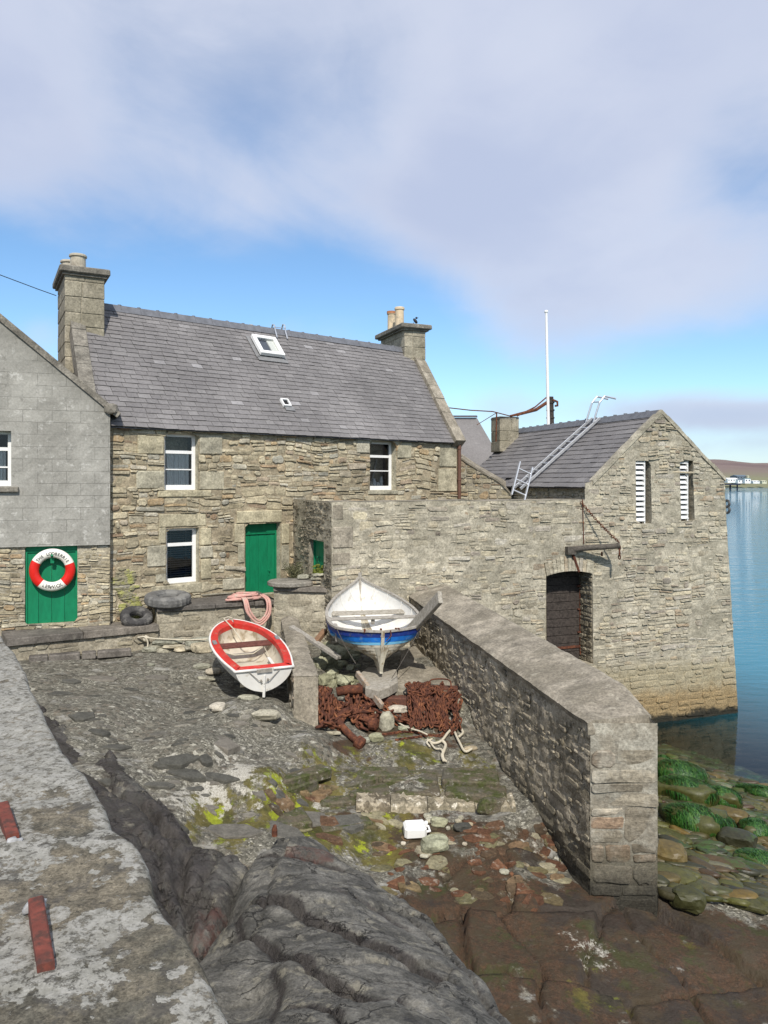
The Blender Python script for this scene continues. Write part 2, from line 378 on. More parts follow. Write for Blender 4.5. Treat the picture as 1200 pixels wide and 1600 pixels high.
def m_render():
    t=NT('lined_cement_render'); p=t.pos(); z=t.z(p); x=t.z(p,0)
    # block lines: object X runs along wall (frame rotated)
    b=t.n('ShaderNodeTexBrick'); cv=t.n('ShaderNodeCombineXYZ'); g=t.n('ShaderNodeVectorMath',operation='DOT_PRODUCT'); t.put(g.inputs[0],p); g.inputs[1].default_value=(.9415,.337,0)
    t.put(cv.inputs[0],g.outputs['Value']); t.put(cv.inputs[1],z)
    nd=t.n('ShaderNodeVectorMath',operation='ADD'); t.put(nd.inputs[0],cv.outputs[0])
    dn=t.n('ShaderNodeVectorMath',operation='SCALE'); t.put(dn.inputs[0],t.noise(p,9,4,.6,out='Color')); dn.inputs['Scale'].default_value=.012; t.put(nd.inputs[1],dn.outputs[0])
    t.put(b.inputs['Vector'],nd.outputs[0]); b.inputs['Scale'].default_value=1; b.inputs['Brick Width'].default_value=.47; b.inputs['Row Height'].default_value=.215; b.inputs['Mortar Size'].default_value=.0045; b.inputs['Mortar Smooth'].default_value=.3
    line=b.outputs['Fac']; n=t.noise(p,30,7,.7); n2=t.noise(p,1.6,7,.65); n3=t.noise(p,7,7,.7)
    line=t.m('MULTIPLY',line,t.rng(t.noise(p,2.3,4,.6),.36,.58))
    c=t.mul(t.mix(t.rng(n2,.35,.68),(.26,.252,.225),(.36,.35,.315)),t.rng(n,.3,.7,.8,1.18,False))
    c=t.mix(t.m('MULTIPLY',t.rng(n3,.56,.66),.6),c,(.56,.55,.51)); c=t.mix(t.m('MULTIPLY',t.rng(t.noise(t.vmap(p,loc=(4,4,4)),6,8,.74),.58,.66),.5),c,(.13,.125,.11))
    # dark weathered band under the verge: real algae staining with ragged shape
    u=g.outputs['Value']; d=t.m('ADD',z,t.m('MULTIPLY',u,.81)); d=t.m('ADD',d,t.m('MULTIPLY',t.m('SUBTRACT',n3,.5),.5))
    c=t.mix(t.m('MULTIPLY',t.rng(d,T0-.7,T0+.1),.5),c,(.15,.145,.125))
    c=t.mix(t.m('MULTIPLY',line,.6),c,(.12,.115,.1))
    h=t.m('SUBTRACT',t.m('ADD',t.m('MULTIPLY',n3,.6),t.m('MULTIPLY',n,.3)),t.m('MULTIPLY',line,.7))
    return t.pbr(c,.95,t.bump(h,.6,.012),0,.2)
def m_slate(name='roof_slate',base=None):
    t=NT(name); p=t.pos(); r=t.attr('rnd')
    c=t.ramp(r,[(0,(.16,.151,.148)),(.3,(.172,.163,.16)),(.55,(.185,.175,.171)),(.75,(.165,.156,.153)),(.9,(.196,.186,.182)),(.98,(.205,.195,.19)),(1,(.3,.29,.29))])
    n=t.noise(p,22,7,.7); n2=t.noise(p,.55,4,.6); 
    c=t.mul(c,t.rng(n,.3,.7,.75,1.2,False)); c=t.mul(c,t.rng(n2,.3,.7,.8,1.22,False))
    c=t.mix(t.m('MULTIPLY',t.rng(t.noise(p,5,8,.72),.58,.7),.4),c,(.27,.26,.25))
    return t.pbr(c,t.rng(n,.3,.7,.55,.8,False),t.bump(t.noise(p,35,6,.65),.35,.008),0,.35)
SLT=m_slate()
RDG=simple('blue_ridge_tile',(.13,.135,.15),.7,.3,9,.4)
LEAD=simple('lead_flashing',(.2,.2,.2),.6,.2,10,.2)
WHT=simple('white_paint',(.8,.8,.78),.5,.05,6,.1,dirt=(.55,.53,.48),dsc=7,dth=(.6,.8))
GRN=None
def m_green():
    t=NT('green_door_paint'); p=t.oc(); n=t.noise(t.vmap(p,(1,1,.3)),14,6,.6)
    c=t.mul(t.mix(0,(.005,.185,.082),(0,0,0)),t.rng(n,.3,.7,.82,1.12,False)); c=t.mix(t.m('MULTIPLY',t.rng(t.noise(p,18,7,.7),.64,.72),.5),c,(.03,.2,.1))
    return t.pbr(c,.5,t.bump(n,.15,.01),0,.3)
GRN=m_green()
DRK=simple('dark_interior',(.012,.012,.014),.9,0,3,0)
def m_glass():
    t=NT('window_glass'); g=t.n('ShaderNodeBsdfGlossy'); g.inputs['Roughness'].default_value=.03; tr=t.n('ShaderNodeBsdfTransparent'); tr.inputs[0].default_value=(.85,.88,.88,1)
    fr=t.n('ShaderNodeFresnel'); fr.inputs[0].default_value=1.5; p=t.oc(); t.put(g.inputs['Normal'],t.bump(t.noise(p,2.5,2,.5),.08,.03))
    mx=t.n('ShaderNodeMixShader'); t.put(mx.inputs[0],t.m('MULTIPLY',fr.outputs[0],1.3,clamp=True)); t.t.links.new(tr.outputs[0],mx.inputs[1]); t.t.links.new(g.outputs[0],mx.inputs[2])
    o=t.n('ShaderNodeOutputMaterial'); t.t.links.new(mx.outputs[0],o.inputs[0]); return t.mat
GLS=m_glass()
CUR=simple('net_curtain',(.85,.84,.8),.9,.12,30,.3)
BLD=simple('venetian_slat',(.10,.095,.085),.5,.2,20,0)
RUST=NT('rusty_iron')
def m_rust():
    t=NT('rusty_iron'); p=t.pos(); n=t.m('ADD',t.noise(p,14,7,.7),t.m('MULTIPLY',t.m('SUBTRACT',t.attr('rnd'),.5),.22)); n2=t.noise(p,50,4,.6)
    c=t.ramp(n,[(.28,(.04,.019,.014)),(.45,(.10,.04,.026)),(.6,(.17,.065,.034)),(.76,(.3,.13,.06))])
    return t.pbr(t.mul(c,t.rng(n2,.3,.7,.7,1.2,False)),.9,t.bump(n2,.8,.01),0,.2)
RUST=m_rust()
RED=simple('red_deck_paint',(.5,.028,.02),.5,.2,10,.12,dirt=(.4,.14,.1),dsc=9,dth=(.52,.72))
BWHT=simple('boat_white',(.7,.69,.65),.5,.1,6,.1,dirt=(.45,.41,.33),dsc=7,dth=(.56,.76))
BCRM=simple('boat_inside_cream',(.55,.5,.4),.6,.2,5,.15,dirt=(.28,.22,.14),dsc=6,dth=(.48,.68))
BBL1=simple('dark_blue_paint',(.012,.035,.2),.5,.25,8,.12,dirt=(.06,.08,.16),dsc=12,dth=(.55,.66))
BBL2=simple('mid_blue_paint',(.01,.14,.5),.5,.25,8,.12,dirt=(.1,.2,.35),dsc=12,dth=(.55,.66))
BBL3=simple('pale_blue_paint',(.16,.42,.62),.4,.15,8,.08)
BCR2=simple('cream_hull_paint',(.5,.47,.38),.6,.2,7,.15,dirt=(.25,.2,.13),dsc=9,dth=(.45,.62))
def m_wood(name,c1,c2,sc=1):
    t=NT(name); p=t.oc(); n=t.noise(t.vmap(p,(3*sc,3*sc,3*sc)),6,8,.7,.8); c=t.mix(t.rng(n,.35,.65),c1,c2); 
    return t.pbr(c,.85,t.bump(n,.6,.01),0,.2)
WGR=m_wood('weathered_grey_wood',(.38,.355,.31),(.24,.22,.19)); WDK=m_wood('dark_wood',(.03,.025,.022),(.075,.062,.054)); WRD=m_wood('brown_thwart',(.09,.035,.028),(.16,.065,.05)); WPL=m_wood('pale_board',(.42,.39,.33),(.26,.235,.19)); WBM=m_wood('grey_beam',(.12,.108,.09),(.06,.052,.044))
PNK=simple('pink_rope',(.56,.31,.26),.9,.25,60,.8,dirt=(.5,.42,.34),dsc=12,dth=(.5,.7))
ROP=simple('cream_rope',(.52,.47,.36),.9,.25,60,.8)
ALU=simple('aluminium',(.62,.63,.64),.38,.12,12,.1,metal=.75)
TYR=simple('old_tyre_rubber',(.045,.043,.042),.85,.4,15,.6,dirt=(.13,.125,.115),dsc=5,dth=(.45,.6))
TYG=simple('bleached_tyre_rubber',(.12,.118,.112),.9,.35,15,.7,dirt=(.2,.195,.18),dsc=5,dth=(.45,.6))
POTC=simple('cream_clay_pot',(.62,.5,.34),.8,.15,8,.3,dirt=(.35,.3,.22),dsc=5); POTG=simple('grey_clay_pot',(.42,.38,.3),.85,.2,8,.3,dirt=(.25,.22,.17),dsc=5); TER=simple('terracotta',(.4,.17,.08),.8,.2,10,.3)
BLK=simple('black_lettering',(.02,.02,.02),.6,.1); LBW=simple('buoy_white',(.78,.76,.68),.4,.06); LBR=simple('buoy_red',(.62,.018,.012),.35,.08)
REDI=simple('red_painted_iron',(.16,.042,.028),.85,.5,18,.9,dirt=(.07,.03,.022),dsc=22,dth=(.45,.65),bd=.006)
LEDP=simple('pale_lead_seal',(.34,.34,.34),.5,.3,20,.8)
PLW=simple('white_plastic',(.82,.82,.8),.35,.04,5,.05)
BRD=simple('black_feathers',(.015,.016,.022),.6,.3,20,.2)
MOSS=simple('moss_clump',(.11,.13,.02),.95,.5,20,1,bd=.02); MOSB=simple('dry_moss',(.12,.07,.03),.95,.5,20,1,bd=.02)
PIPE=simple('brown_downpipe',(.12,.06,.04),.6,.3,12,.2)
# weed
def m_weed():
    t=NT('green_weed'); p=t.pos(); n=t.noise(p,30,5,.7)
    return t.pbr(t.ramp(t.attr('rnd'),[(0,(.01,.03,.005)),(.35,(.012,.06,.008)),(.7,(.03,.1,.012)),(1,(.06,.13,.02))]),.5,t.bump(n,.4,.01),0,.4)
WEED=m_weed()
def m_peb():
    t=NT('beach_stone'); p=t.pos(); r=t.attr('rnd')
    c=t.ramp(r,[(0,(.035,.038,.008)),(.15,(.07,.07,.014)),(.3,(.02,.02,.012)),(.42,(.09,.088,.02)),(.52,(.038,.035,.02)),(.62,(.11,.1,.035)),(.7,(.06,.032,.016)),(.8,(.045,.045,.018)),(.9,(.14,.09,.018)),(.96,(.085,.08,.045)),(1,(.22,.21,.14))])
    n=t.noise(p,18,7,.7); c=t.mul(c,t.rng(n,.3,.7,.6,1.3,False))
    g=t.rng(t.noise(p,1.3,5,.6),.5,.62); nor=t.z(t.n('ShaderNodeNewGeometry').outputs['Normal']); g=t.m('MULTIPLY',g,t.m('MULTIPLY',t.rng(nor,.2,.8),.75)); 
    c=t.mix(t.m('MULTIPLY',g,t.rng(n,.35,.6)),c,(.035,.085,.015))
    return t.pbr(c,t.rng(n,.3,.7,.35,.7,False),t.bump(t.noise(p,40,5,.65),.35,.008),0,.45)
PEB=m_peb()
def m_ground():
    t=NT('yard_ground'); p=t.pos(); moss=t.attr('moss'); rust=t.attr('rust'); wh=t.attr('white'); wet=t.attr('wet')
    n1=t.noise(p,2.2,7,.65); n2=t.noise(p,14,8,.75); n3=t.noise(p,60,5,.7)
    w=t.n('ShaderNodeVectorMath',operation='ADD'); sc=t.n('ShaderNodeVectorMath',operation='SCALE'); t.put(sc.inputs[0],t.noise(p,7,4,.6,out='Color')); sc.inputs['Scale'].default_value=.12; t.put(w.inputs[0],p); t.put(w.inputs[1],sc.outputs[0]); q=t.vmap(w.outputs[0],(1,1.35,1))
    v1=t.vor(q,17,'F1','Distance'); c1=t.vor(q,17,'F1','Color'); v2=t.vor(q,42,'F1','Distance'); c2=t.vor(q,42,'F1','Color')
    peb=t.ramp(t.z(c1,0),[(0,(.058,.055,.042)),(.35,(.12,.112,.09)),(.6,(.172,.162,.13)),(.8,(.125,.105,.08)),(.93,(.245,.232,.185)),(1,(.4,.385,.32))])
    peb2=t.ramp(t.z(c2,1),[(0,(.068,.064,.05)),(.5,(.138,.13,.104)),(.85,(.215,.203,.162)),(1,(.4,.385,.32))])
    c=t.mix(t.rng(n1,.42,.58),peb,peb2); c=t.mul(c,t.rng(n2,.3,.72,.45,1.5,False)); c=t.mul(c,t.rng(n3,.3,.7,.6,1.35,False))
    c=t.mix(t.m('MULTIPLY',t.rng(t.noise(t.vmap(p,(1,1.6,1)),1.7,8,.7,.4),.55,.64),.6),c,(.34,.33,.3))
    c=t.mix(t.m('MULTIPLY',t.rng(t.noise(t.vmap(p,(1,1.6,1),loc=(7,2,0)),2.6,8,.72),.58,.63),.5),c,(.085,.078,.072))
    def att(a,k=1.0,sc_=5): return t.rng(t.m('ADD',a,t.m('MULTIPLY',t.m('SUBTRACT',t.noise(t.vmap(p,loc=(sc_,0,0)),sc_,8,.72),.5),1.9)),.42,.62,0,k)
    rc=t.mix(t.rng(n2,.35,.65),(.078,.042,.023),(.036,.024,.014)); rc=t.mul(rc,t.rng(n3,.3,.7,.6,1.4,False)); rc=t.mix(t.rng(t.noise(p,3,6,.7),.46,.6),rc,(.05,.036,.02)); rc=t.mix(t.rng(t.noise(t.vmap(p,loc=(3,9,1)),2.2,7,.7),.54,.64),rc,(.042,.042,.014))
    c=t.mix(t.m('MULTIPLY',att(rust,1,3),.95),c,rc)
    mc=t.mix(t.rng(n1,.35,.6),(.05,.05,.012),(.12,.1,.025)); mc=t.mix(t.rng(t.noise(p,6,6,.7),.56,.66),mc,(.16,.19,.015)); mc=t.mul(mc,t.rng(n2,.3,.7,.6,1.4,False))
    c=t.mix(att(moss,.9,4),c,mc); c=t.mix(t.rng(t.m('ADD',moss,t.m('MULTIPLY',t.noise(p,3.2,7,.62),1.6)),1.62,1.7,0,.9),c,t.mul(t.mix(0,(.24,.27,.02),(0,0,0)),t.rng(n2,.3,.7,.6,1.4,False)))
    wc=t.mix(t.rng(n3,.4,.6),(.3,.28,.23),(.5,.48,.42)); c=t.mix(att(wh,.9,9),c,wc)
    c=t.mix(t.m('MULTIPLY',att(wet,1,2),.8),c,t.mul(t.mix(0,(.032,.026,.021),(0,0,0)),t.rng(n2,.3,.7,.5,1.8,False)))
    h=t.m('ADD',t.m('MULTIPLY',t.m('SUBTRACT',.7,v1),.5),t.m('ADD',t.m('MULTIPLY',n2,1.1),t.m('ADD',t.m('MULTIPLY',t.m('SUBTRACT',.6,v2),.3),t.m('MULTIPLY',n3,.4))))
    return t.pbr(c,t.rng(wet,.3,.9,.9,.45),t.bump(h,.6,.016),0,.25)
GND=m_ground()
def m_slab():
    t=NT('embedded_slab'); p=t.pos(); n=t.noise(p,9,8,.7); n2=t.noise(p,40,5,.7)
    c=t.ramp(t.attr('rnd'),[(0,(.06,.059,.05)),(.4,(.11,.106,.09)),(.6,(.165,.15,.125)),(.8,(.24,.225,.185)),(1,(.35,.335,.28))]); c=t.mul(c,t.rng(n,.3,.7,.6,1.3,False)); c=t.mul(c,t.rng(n2,.3,.7,.75,1.2,False))
    return t.pbr(c,.85,t.bump(n,.7,.02),0,.3)
SLB=m_slab()
SLR=stonemat('shore_slab_fragments',[(0,(.07,.036,.022)),(.25,(.13,.065,.038)),(.45,(.06,.05,.034)),(.6,(.17,.115,.07)),(.8,(.11,.105,.055)),(1,(.3,.28,.21))],bst=.6,seed=63,str_=(1,1,1))
def m_mossblock():
    t=NT('mossy_step_stone'); p=t.pos(); n=t.noise(p,5,8,.7); n2=t.noise(p,30,6,.7)
    c=t.mix(t.rng(n,.42,.6),(.12,.1,.068),(.06,.07,.02)); c=t.mix(t.rng(t.noise(t.vmap(p,loc=(3,3,3)),3,6,.7),.5,.62),c,(.11,.1,.075)); c=t.mul(c,t.rng(n2,.3,.7,.6,1.35,False))
    c=t.mix(t.m('MULTIPLY',t.rng(t.noise(t.vmap(p,loc=(1,8,3)),11,8,.75),.58,.66),.8),c,(.42,.4,.35))
    return t.pbr(c,.8,t.bump(t.m('ADD',n,n2),.8,.02),0,.3)
MBK=m_mossblock()
def m_rock():
    t=NT('grey_shore_rock'); p=t.pos(); ps=t.vmap(p,(1,1.9,1.6),rot=(0,0,.75)); n=t.noise(ps,2.2,9,.7,.4); n2=t.noise(p,11,8,.72); n3=t.noise(p,55,5,.7)
    c=t.mix(t.rng(n,.38,.62),(.075,.072,.063),(.18,.172,.15)); c=t.mul(c,t.rng(n2,.3,.7,.5,1.45,False)); c=t.mul(c,t.rng(n3,.3,.7,.6,1.35,False))
    c=t.mix(t.m('MULTIPLY',t.rng(t.noise(t.vmap(p,loc=(5,1,2)),6,8,.7),.54,.64),.75),c,(.27,.25,.195))
    c=t.mix(t.m('MULTIPLY',t.rng(t.noise(ps,4,8,.7),.6,.66),.75),c,(.03,.03,.032))
    wv=t.n('ShaderNodeVectorMath',operation='ADD'); ws=t.n('ShaderNodeVectorMath',operation='SCALE'); t.put(ws.inputs[0],t.noise(p,3,6,.65,out='Color')); ws.inputs['Scale'].default_value=.45; t.put(wv.inputs[0],ps); t.put(wv.inputs[1],ws.outputs[0])
    ck=t.m('MULTIPLY',t.rng(t.vor(wv.outputs[0],2.1,'DISTANCE_TO_EDGE'),0,.022,1,0),t.rng(t.noise(p,1.8,4,.6),.42,.55)); ck2=t.m('MULTIPLY',t.rng(t.vor(wv.outputs[0],6.5,'DISTANCE_TO_EDGE'),0,.03,1,0),t.rng(t.noise(p,2.6,4,.6),.5,.6)); ck=t.m('MAXIMUM',ck,t.m('MULTIPLY',ck2,.7)); c=t.mix(t.m('MULTIPLY',ck,.85),c,(.012,.011,.01))
    c=t.mix(t.rng(t.m('ADD',t.attr('wet'),t.m('MULTIPLY',t.m('SUBTRACT',n2,.5),1.2)),.4,.7,0,.85),c,t.mul(t.mix(0,(.035,.03,.028),(0,0,0)),t.rng(n2,.3,.7,.5,1.7,False)))  # wet tone; on the big rock it also holds painted flank and crevice shade
    c=t.mix(t.m('MULTIPLY',t.attr('rust'),t.rng(n2,.35,.6)),c,(.09,.045,.035))
    return t.pbr(c,t.rng(t.attr('wet'),0,1,.8,.3),t.bump(t.m('SUBTRACT',t.m('ADD',t.m('MULTIPLY',n,.5),t.m('ADD',t.m('MULTIPLY',n2,.7),t.m('MULTIPLY',n3,.3))),t.m('MULTIPLY',ck,.5)),.9,.045),0,.35)
ROCK=m_rock()
def m_parapet():
    t=NT('lichen_parapet_stone'); p=t.pos(); n1=t.noise(p,3.2,8,.68); n2=t.noise(p,24,8,.72); n3=t.noise(p,130,4,.7)
    c=t.mix(t.rng(n1,.4,.6),(.10,.093,.072),(.17,.148,.108)); c=t.mul(c,t.rng(n2,.3,.7,.35,1.6,False)); c=t.mul(c,t.rng(n3,.3,.7,.5,1.45,False)); c=t.mix(t.m('MULTIPLY',t.rng(t.noise(p,60,4,.8),.58,.63),.7),c,(.03,.028,.024))
    c=t.mix(t.m('MULTIPLY',t.rng(t.noise(t.vmap(p,loc=(3,1,1)),9,8,.7),.5,.6),.6),c,(.07,.066,.06))
    w=t.n('ShaderNodeVectorMath',operation='ADD'); sc=t.n('ShaderNodeVectorMath',operation='SCALE'); t.put(sc.inputs[0],t.noise(p,14,6,.7,out='Color')); sc.inputs['Scale'].default_value=.07; t.put(w.inputs[0],p); t.put(w.inputs[1],sc.outputs[0])
    y=t.z(p,1)
    big=t.rng(t.m('ADD',t.noise(w.outputs[0],3.6,6,.6),t.rng(y,1.7,3.6,-.05,.13)),.49,.503)
    v=t.vor(w.outputs[0],10,'F1','Distance'); vc=t.z(t.vor(w.outputs[0],10,'F1','Color'),0); sp=t.m('LESS_THAN',v,t.m('MULTIPLY',t.rng(vc,.2,1,0,1,False),.46))
    v2=t.vor(w.outputs[0],23,'F1','Distance'); vc2=t.z(t.vor(w.outputs[0],23,'F1','Color'),0); sp2=t.m('LESS_THAN',v2,t.m('MULTIPLY',t.rng(vc2,.4,1,0,1,False),.42))
    L=t.m('MAXIMUM',big,t.m('MAXIMUM',sp,sp2)); lc=t.mul(t.mix(t.rng(n2,.35,.65),(.23,.222,.19),(.345,.335,.3)),t.rng(n3,.3,.7,.85,1.12,False))
    L=t.m('MULTIPLY',L,t.rng(t.noise(p,34,7,.8),.42,.5,.15,1)); c=t.mix(L,c,lc)
    return t.pbr(c,.95,t.bump(t.m('ADD',t.m('MULTIPLY',n2,.6),t.m('ADD',t.m('MULTIPLY',n3,.25),t.m('MULTIPLY',L,.12))),.8,.012),0,.2)
PARA=m_parapet()
def m_water():
    t=NT('sea_water'); p=t.pos(); g=t.n('ShaderNodeBsdfGlossy'); g.inputs['Roughness'].default_value=.02; tr=t.n('ShaderNodeBsdfTransparent')
    tr.inputs[0].default_value=(.62,.78,.76,1)
    y=t.z(p,1); far=t.rng(y,18,90); 
    w1=t.noise(t.vmap(p,(1,2.6,1)),1.3,4,.55); w2=t.noise(t.vmap(p,(.35,1,1)),.9,3,.5)
    h=t.m('ADD',t.m('MULTIPLY',w1,t.rng(y,13,30,.025,.3)),t.m('MULTIPLY',w2,t.rng(y,14,40,.03,.5)))
    nb=t.bump(h,.55,.25); t.put(g.inputs['Normal'],nb); fr=t.n('ShaderNodeFresnel'); fr.inputs[0].default_value=1.33; t.put(fr.inputs['Normal'],nb)
    deep=t.n('ShaderNodeBsdfDiffuse'); t.put(deep.inputs[0],(.025,.19,.26,1)); md=t.n('ShaderNodeMixShader'); 
    # turbid water column: nearly clear at the beach, opaque blue-green over deep water
    x=t.z(p,0); dep=t.m('ADD',t.m('MULTIPLY',t.m('SUBTRACT',x,6.38),.134),t.m('MULTIPLY',t.m('SUBTRACT',y,12.76),.0924))
    t.put(md.inputs[0],t.rng(dep,.1,1.6,0,.92)); t.t.links.new(tr.outputs[0],md.inputs[1]); t.t.links.new(deep.outputs[0],md.inputs[2])
    mx=t.n('ShaderNodeMixShader'); t.put(mx.inputs[0],t.m('MULTIPLY',fr.outputs[0],1.0,clamp=True)); t.t.links.new(md.outputs[0],mx.inputs[1]); t.t.links.new(g.outputs[0],mx.inputs[2])
    o=t.n('ShaderNodeOutputMaterial'); t.t.links.new(mx.outputs[0],o.inputs[0]); return t.mat
WATER=m_water()
HIL=None
def m_hill():
    t=NT('heather_hill'); p=t.pos(); z=t.z(p); n=t.noise(p,.004,6,.6); c=t.mix(t.rng(n,.42,.58),(.15,.11,.105),(.19,.145,.13)); c=t.mix(t.rng(t.m('ADD',z,t.m('MULTIPLY',n,60)),30,62),(.2,.2,.12),c)
    return t.pbr(c,1,None,0,.1)
HIL=m_hill()
FW=simple('far_white_wall',(.8,.8,.78),.8,.03); FR=simple('far_roof',(.12,.16,.2),.8,.1); FG=simple('far_green_roof',(.12,.2,.2),.8,.1); FY=simple('far_cream_wall',(.6,.58,.42),.8,.05); PILE=simple('dark_pile',(.02,.025,.05),.8,.1)
LANDM=simple('grass_land',(.08,.09,.04),.95,.3,2,.2)
SKR,SKG,SKB=1.25,1.55,1.75
CAP2=stonemat('chimney_coping',[(0,(.17,.165,.15)),(1,(.22,.21,.19))],bst=.7,seed=27,str_=(1,1,1))
HFr=Frame((-5.24,13.93),(.773,.635)); LFr=Frame((-5.87,13.6),(.9415,.337)); CX,CY=-.975,14.27
MFr=Frame((CX,CY),(.9415,.337)); RWr=Frame((-2.02,16.76),(CX+2.02,CY-16.76))
ZE=lambda fr,px,py: fr.uz(px,py)[1]
def win(parent,fr,rc,bars,inner='curtain',depth=.13,fw=.075,nest=None):
    """sash window: frame mesh > pane, curtain or blind; bars: z fractions of rails (from top, thickness)"""
    u0,u1,z0,z1=rc; H=z1-z0; mb=MB()
    fr.box(mb,u0,u0+fw,z0,z1,-depth-.05,-depth,bev=.006); fr.box(mb,u1-fw,u1,z0,z1,-depth-.05,-depth,bev=.006)
    fr.box(mb,u0+fw,u1-fw,z1-fw*.7,z1,-depth-.05,-depth-.004); fr.box(mb,u0+fw,u1-fw,z0,z0+fw*1.35,-depth-.05,-depth-.003,bev=.006)
    for f,th in bars: fr.box(mb,u0+fw,u1-fw,z1-H*f-th/2,z1-H*f+th/2,-depth-.045,-depth-.008)
    w=obj('window',mb,WHT,parent)
    g=MB(); g.quad(*[fr.pt(a,b,-depth-.03) for a,b in((u0+fw*.8,z0+fw),(u1-fw*.8,z0+fw),(u1-fw*.8,z1-fw*.6),(u0+fw*.8,z1-fw*.6))]); obj('pane',g,GLS,w)
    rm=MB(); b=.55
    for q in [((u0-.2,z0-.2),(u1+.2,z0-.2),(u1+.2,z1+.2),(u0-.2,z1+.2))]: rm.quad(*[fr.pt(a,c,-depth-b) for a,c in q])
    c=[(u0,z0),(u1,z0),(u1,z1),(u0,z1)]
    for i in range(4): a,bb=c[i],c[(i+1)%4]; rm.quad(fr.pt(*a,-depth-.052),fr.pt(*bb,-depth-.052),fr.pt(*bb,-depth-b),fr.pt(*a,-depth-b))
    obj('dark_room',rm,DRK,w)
    cu=MB()
    if inner=='curtain':
        n=60; vs=[]
        for j in range(2):
            for i in range(n+1):
                f=i/n; a=u0+fw+(u1-u0-2*fw)*(.08+.84*f); vs.append(fr.pt(a,z0+fw if j==0 else z0+H*.72,-depth-.055+.012*math.sin(f*60+.8*math.sin(f*11))+.008*math.sin(f*23)))
        cu.add(vs,[(i,i+1,n+2+i,n+1+i) for i in range(n)]); obj('curtain',cu,CUR,w,smooth=True)
    elif inner=='blind':
        k=22
        for i in range(k):
            z=z0+fw+(H-1.6*fw)*(i+.5)/k; cu.quad(fr.pt(u0+fw,z-.012,-depth-.085),fr.pt(u1-fw,z-.012,-depth-.085),fr.pt(u1-fw,z+.009,-depth-.105),fr.pt(u0+fw,z+.009,-depth-.105))
        for a in(.2,.8): fr.box(cu,u0+fw+(u1-u0-2*fw)*a-.004,u0+fw+(u1-u0-2*fw)*a+.004,z0+fw,z1-fw,-depth-.083,-depth-.08)
        obj('blind',cu,BLD,w)
    else:
        for k,(a,h_,m_) in enumerate(((.12,.2,WHT),(.3,.16,BCRM),(.45,.24,WHT),(.62,.14,CUR),(.78,.3,BWHT))):
            b2=MB(); uu=u0+fw+(u1-u0-2*fw)*a; b2.lathe(fr.pt(uu,z0+fw+.01,-depth-.14),[(.0,0),(.045,.005),(.05,h_*.5),(.03,h_*.7),(.034,h_*.8),(.0,h_*.8)],10); obj('jar',b2,m_,w)
        b2=MB(); 
        for s in(0,.22): b2.bar(fr.pt(u0+.1+s,z0+.1,-depth-.2),fr.pt(u0+.42+s,z1-.35,-depth-.35),.05,.02,up=fr.n)
        obj('batten',b2,WPL,w)
    return w
def door(parent,fr,rc,depth=.14,planks=5,lintel=0.0,handle=(.8,.42),label=None):
    u0,u1,z0,z1=rc; mb=MB(); pw=(u1-u0)/planks; zt=z1-lintel
    for i in range(planks): fr.box(mb,u0+i*pw+.002,u0+(i+1)*pw-.002,z0,zt,-depth-.04,-depth,bev=.004)
    d=obj('door',mb,GRN,parent,label=label)
    f=MB(); fr.box(f,u0-.001,u0+.035,z0,zt,-depth,-depth+.03); fr.box(f,u1-.035,u1+.001,z0,zt,-depth,-depth+.03)
    if lintel: fr.box(f,u0,u1,zt,z1,-depth-.04,-depth+.035,bev=.006)
    fr.box(f,u0,u1,zt-.03,zt,-depth,-depth+.028)
    obj('door_frame',f,GRN,d)
    h=MB(); p=fr.pt(u0+(u1-u0)*handle[0],z0+(z1-z0)*handle[1],-depth+.001); h.lathe(p,[(.018,0),(.018,.012),(.008,.014),(.008,.03),(.016,.034),(.016,.045)],10,fr.n); h.bar(p+V(0,0,-.02),p+V(0,0,-.1)+fr.n*.01,.02,.012,up=fr.n)
    obj('handle',h,GRN,d); return d
def backing(mb,fr,u0,u1,z0,z1,o=-.35,top=None,m=0,n=24):
    vs=[];
    for i in range(n+1):
        u=u0+(u1-u0)*i/n; vs+= [fr.pt(u,z0,o),fr.pt(u,z1 if top is None else min(z1,top(u)),o)]
    mb.add(vs,[(2*i,2*i+2,2*i+3,2*i+1) for i in range(n)],m=m)
# ================= main house
house=thing('stone_house','two-storey rubble stone house with long slate roof, three sash windows and a green door',"house",HFr.pt(4.5,-2.9,0))
UW=HFr.rect(257,678,310,766); LW=HFr.rect(260,825,311,912); RWn=HFr.rect(578,690,619,766)
RWn=(RWn[0],RWn[1],HFr.uz(598,766)[1],HFr.uz(598,690)[1]); DR=HFr.rect(383,818,438,929)
UL=HFr.u(149); UR=HFr.u(716); zeL=1.135; zeR=1.125
eave=lambda u: zeL+(zeR-zeL)*(u-UL)/(UR-UL)
dl=[(214,680,256,710),(212,735,257,764),(311,680,347,710),(311,736,350,765),(246,766,330,777),
    (248,802,322,823),(247,824,259,850),(229,852,259,886),(242,887,259,910),(312,824,330,852),(312,853,332,872),(313,873,330,905),(236,912,325,929),
    (369,797,440,817),(366,818,382,848),(371,849,382,880),(347,903,382,921),(439,818,452,850),(439,851,452,890),
    (556,684,577,708),(620,690,642,716),(575,766,622,773),(686,690,713,730),(684,732,713,768),(500,682,516,690)]
drc=[]
for q in dl:
    u0,u1,z0,z1=HFr.rect(*q); cx=(q[0]+q[2])/2; drc.append((u0,u1,HFr.uz(cx,q[3])[1],HFr.uz(cx,q[1])[1]))
mb=MB(); holes=[UW,LW,RWn,DR]
mortar(mb,HFr,UL,UR,-3.0,1.13,holes,eave,seed=1,m=0)
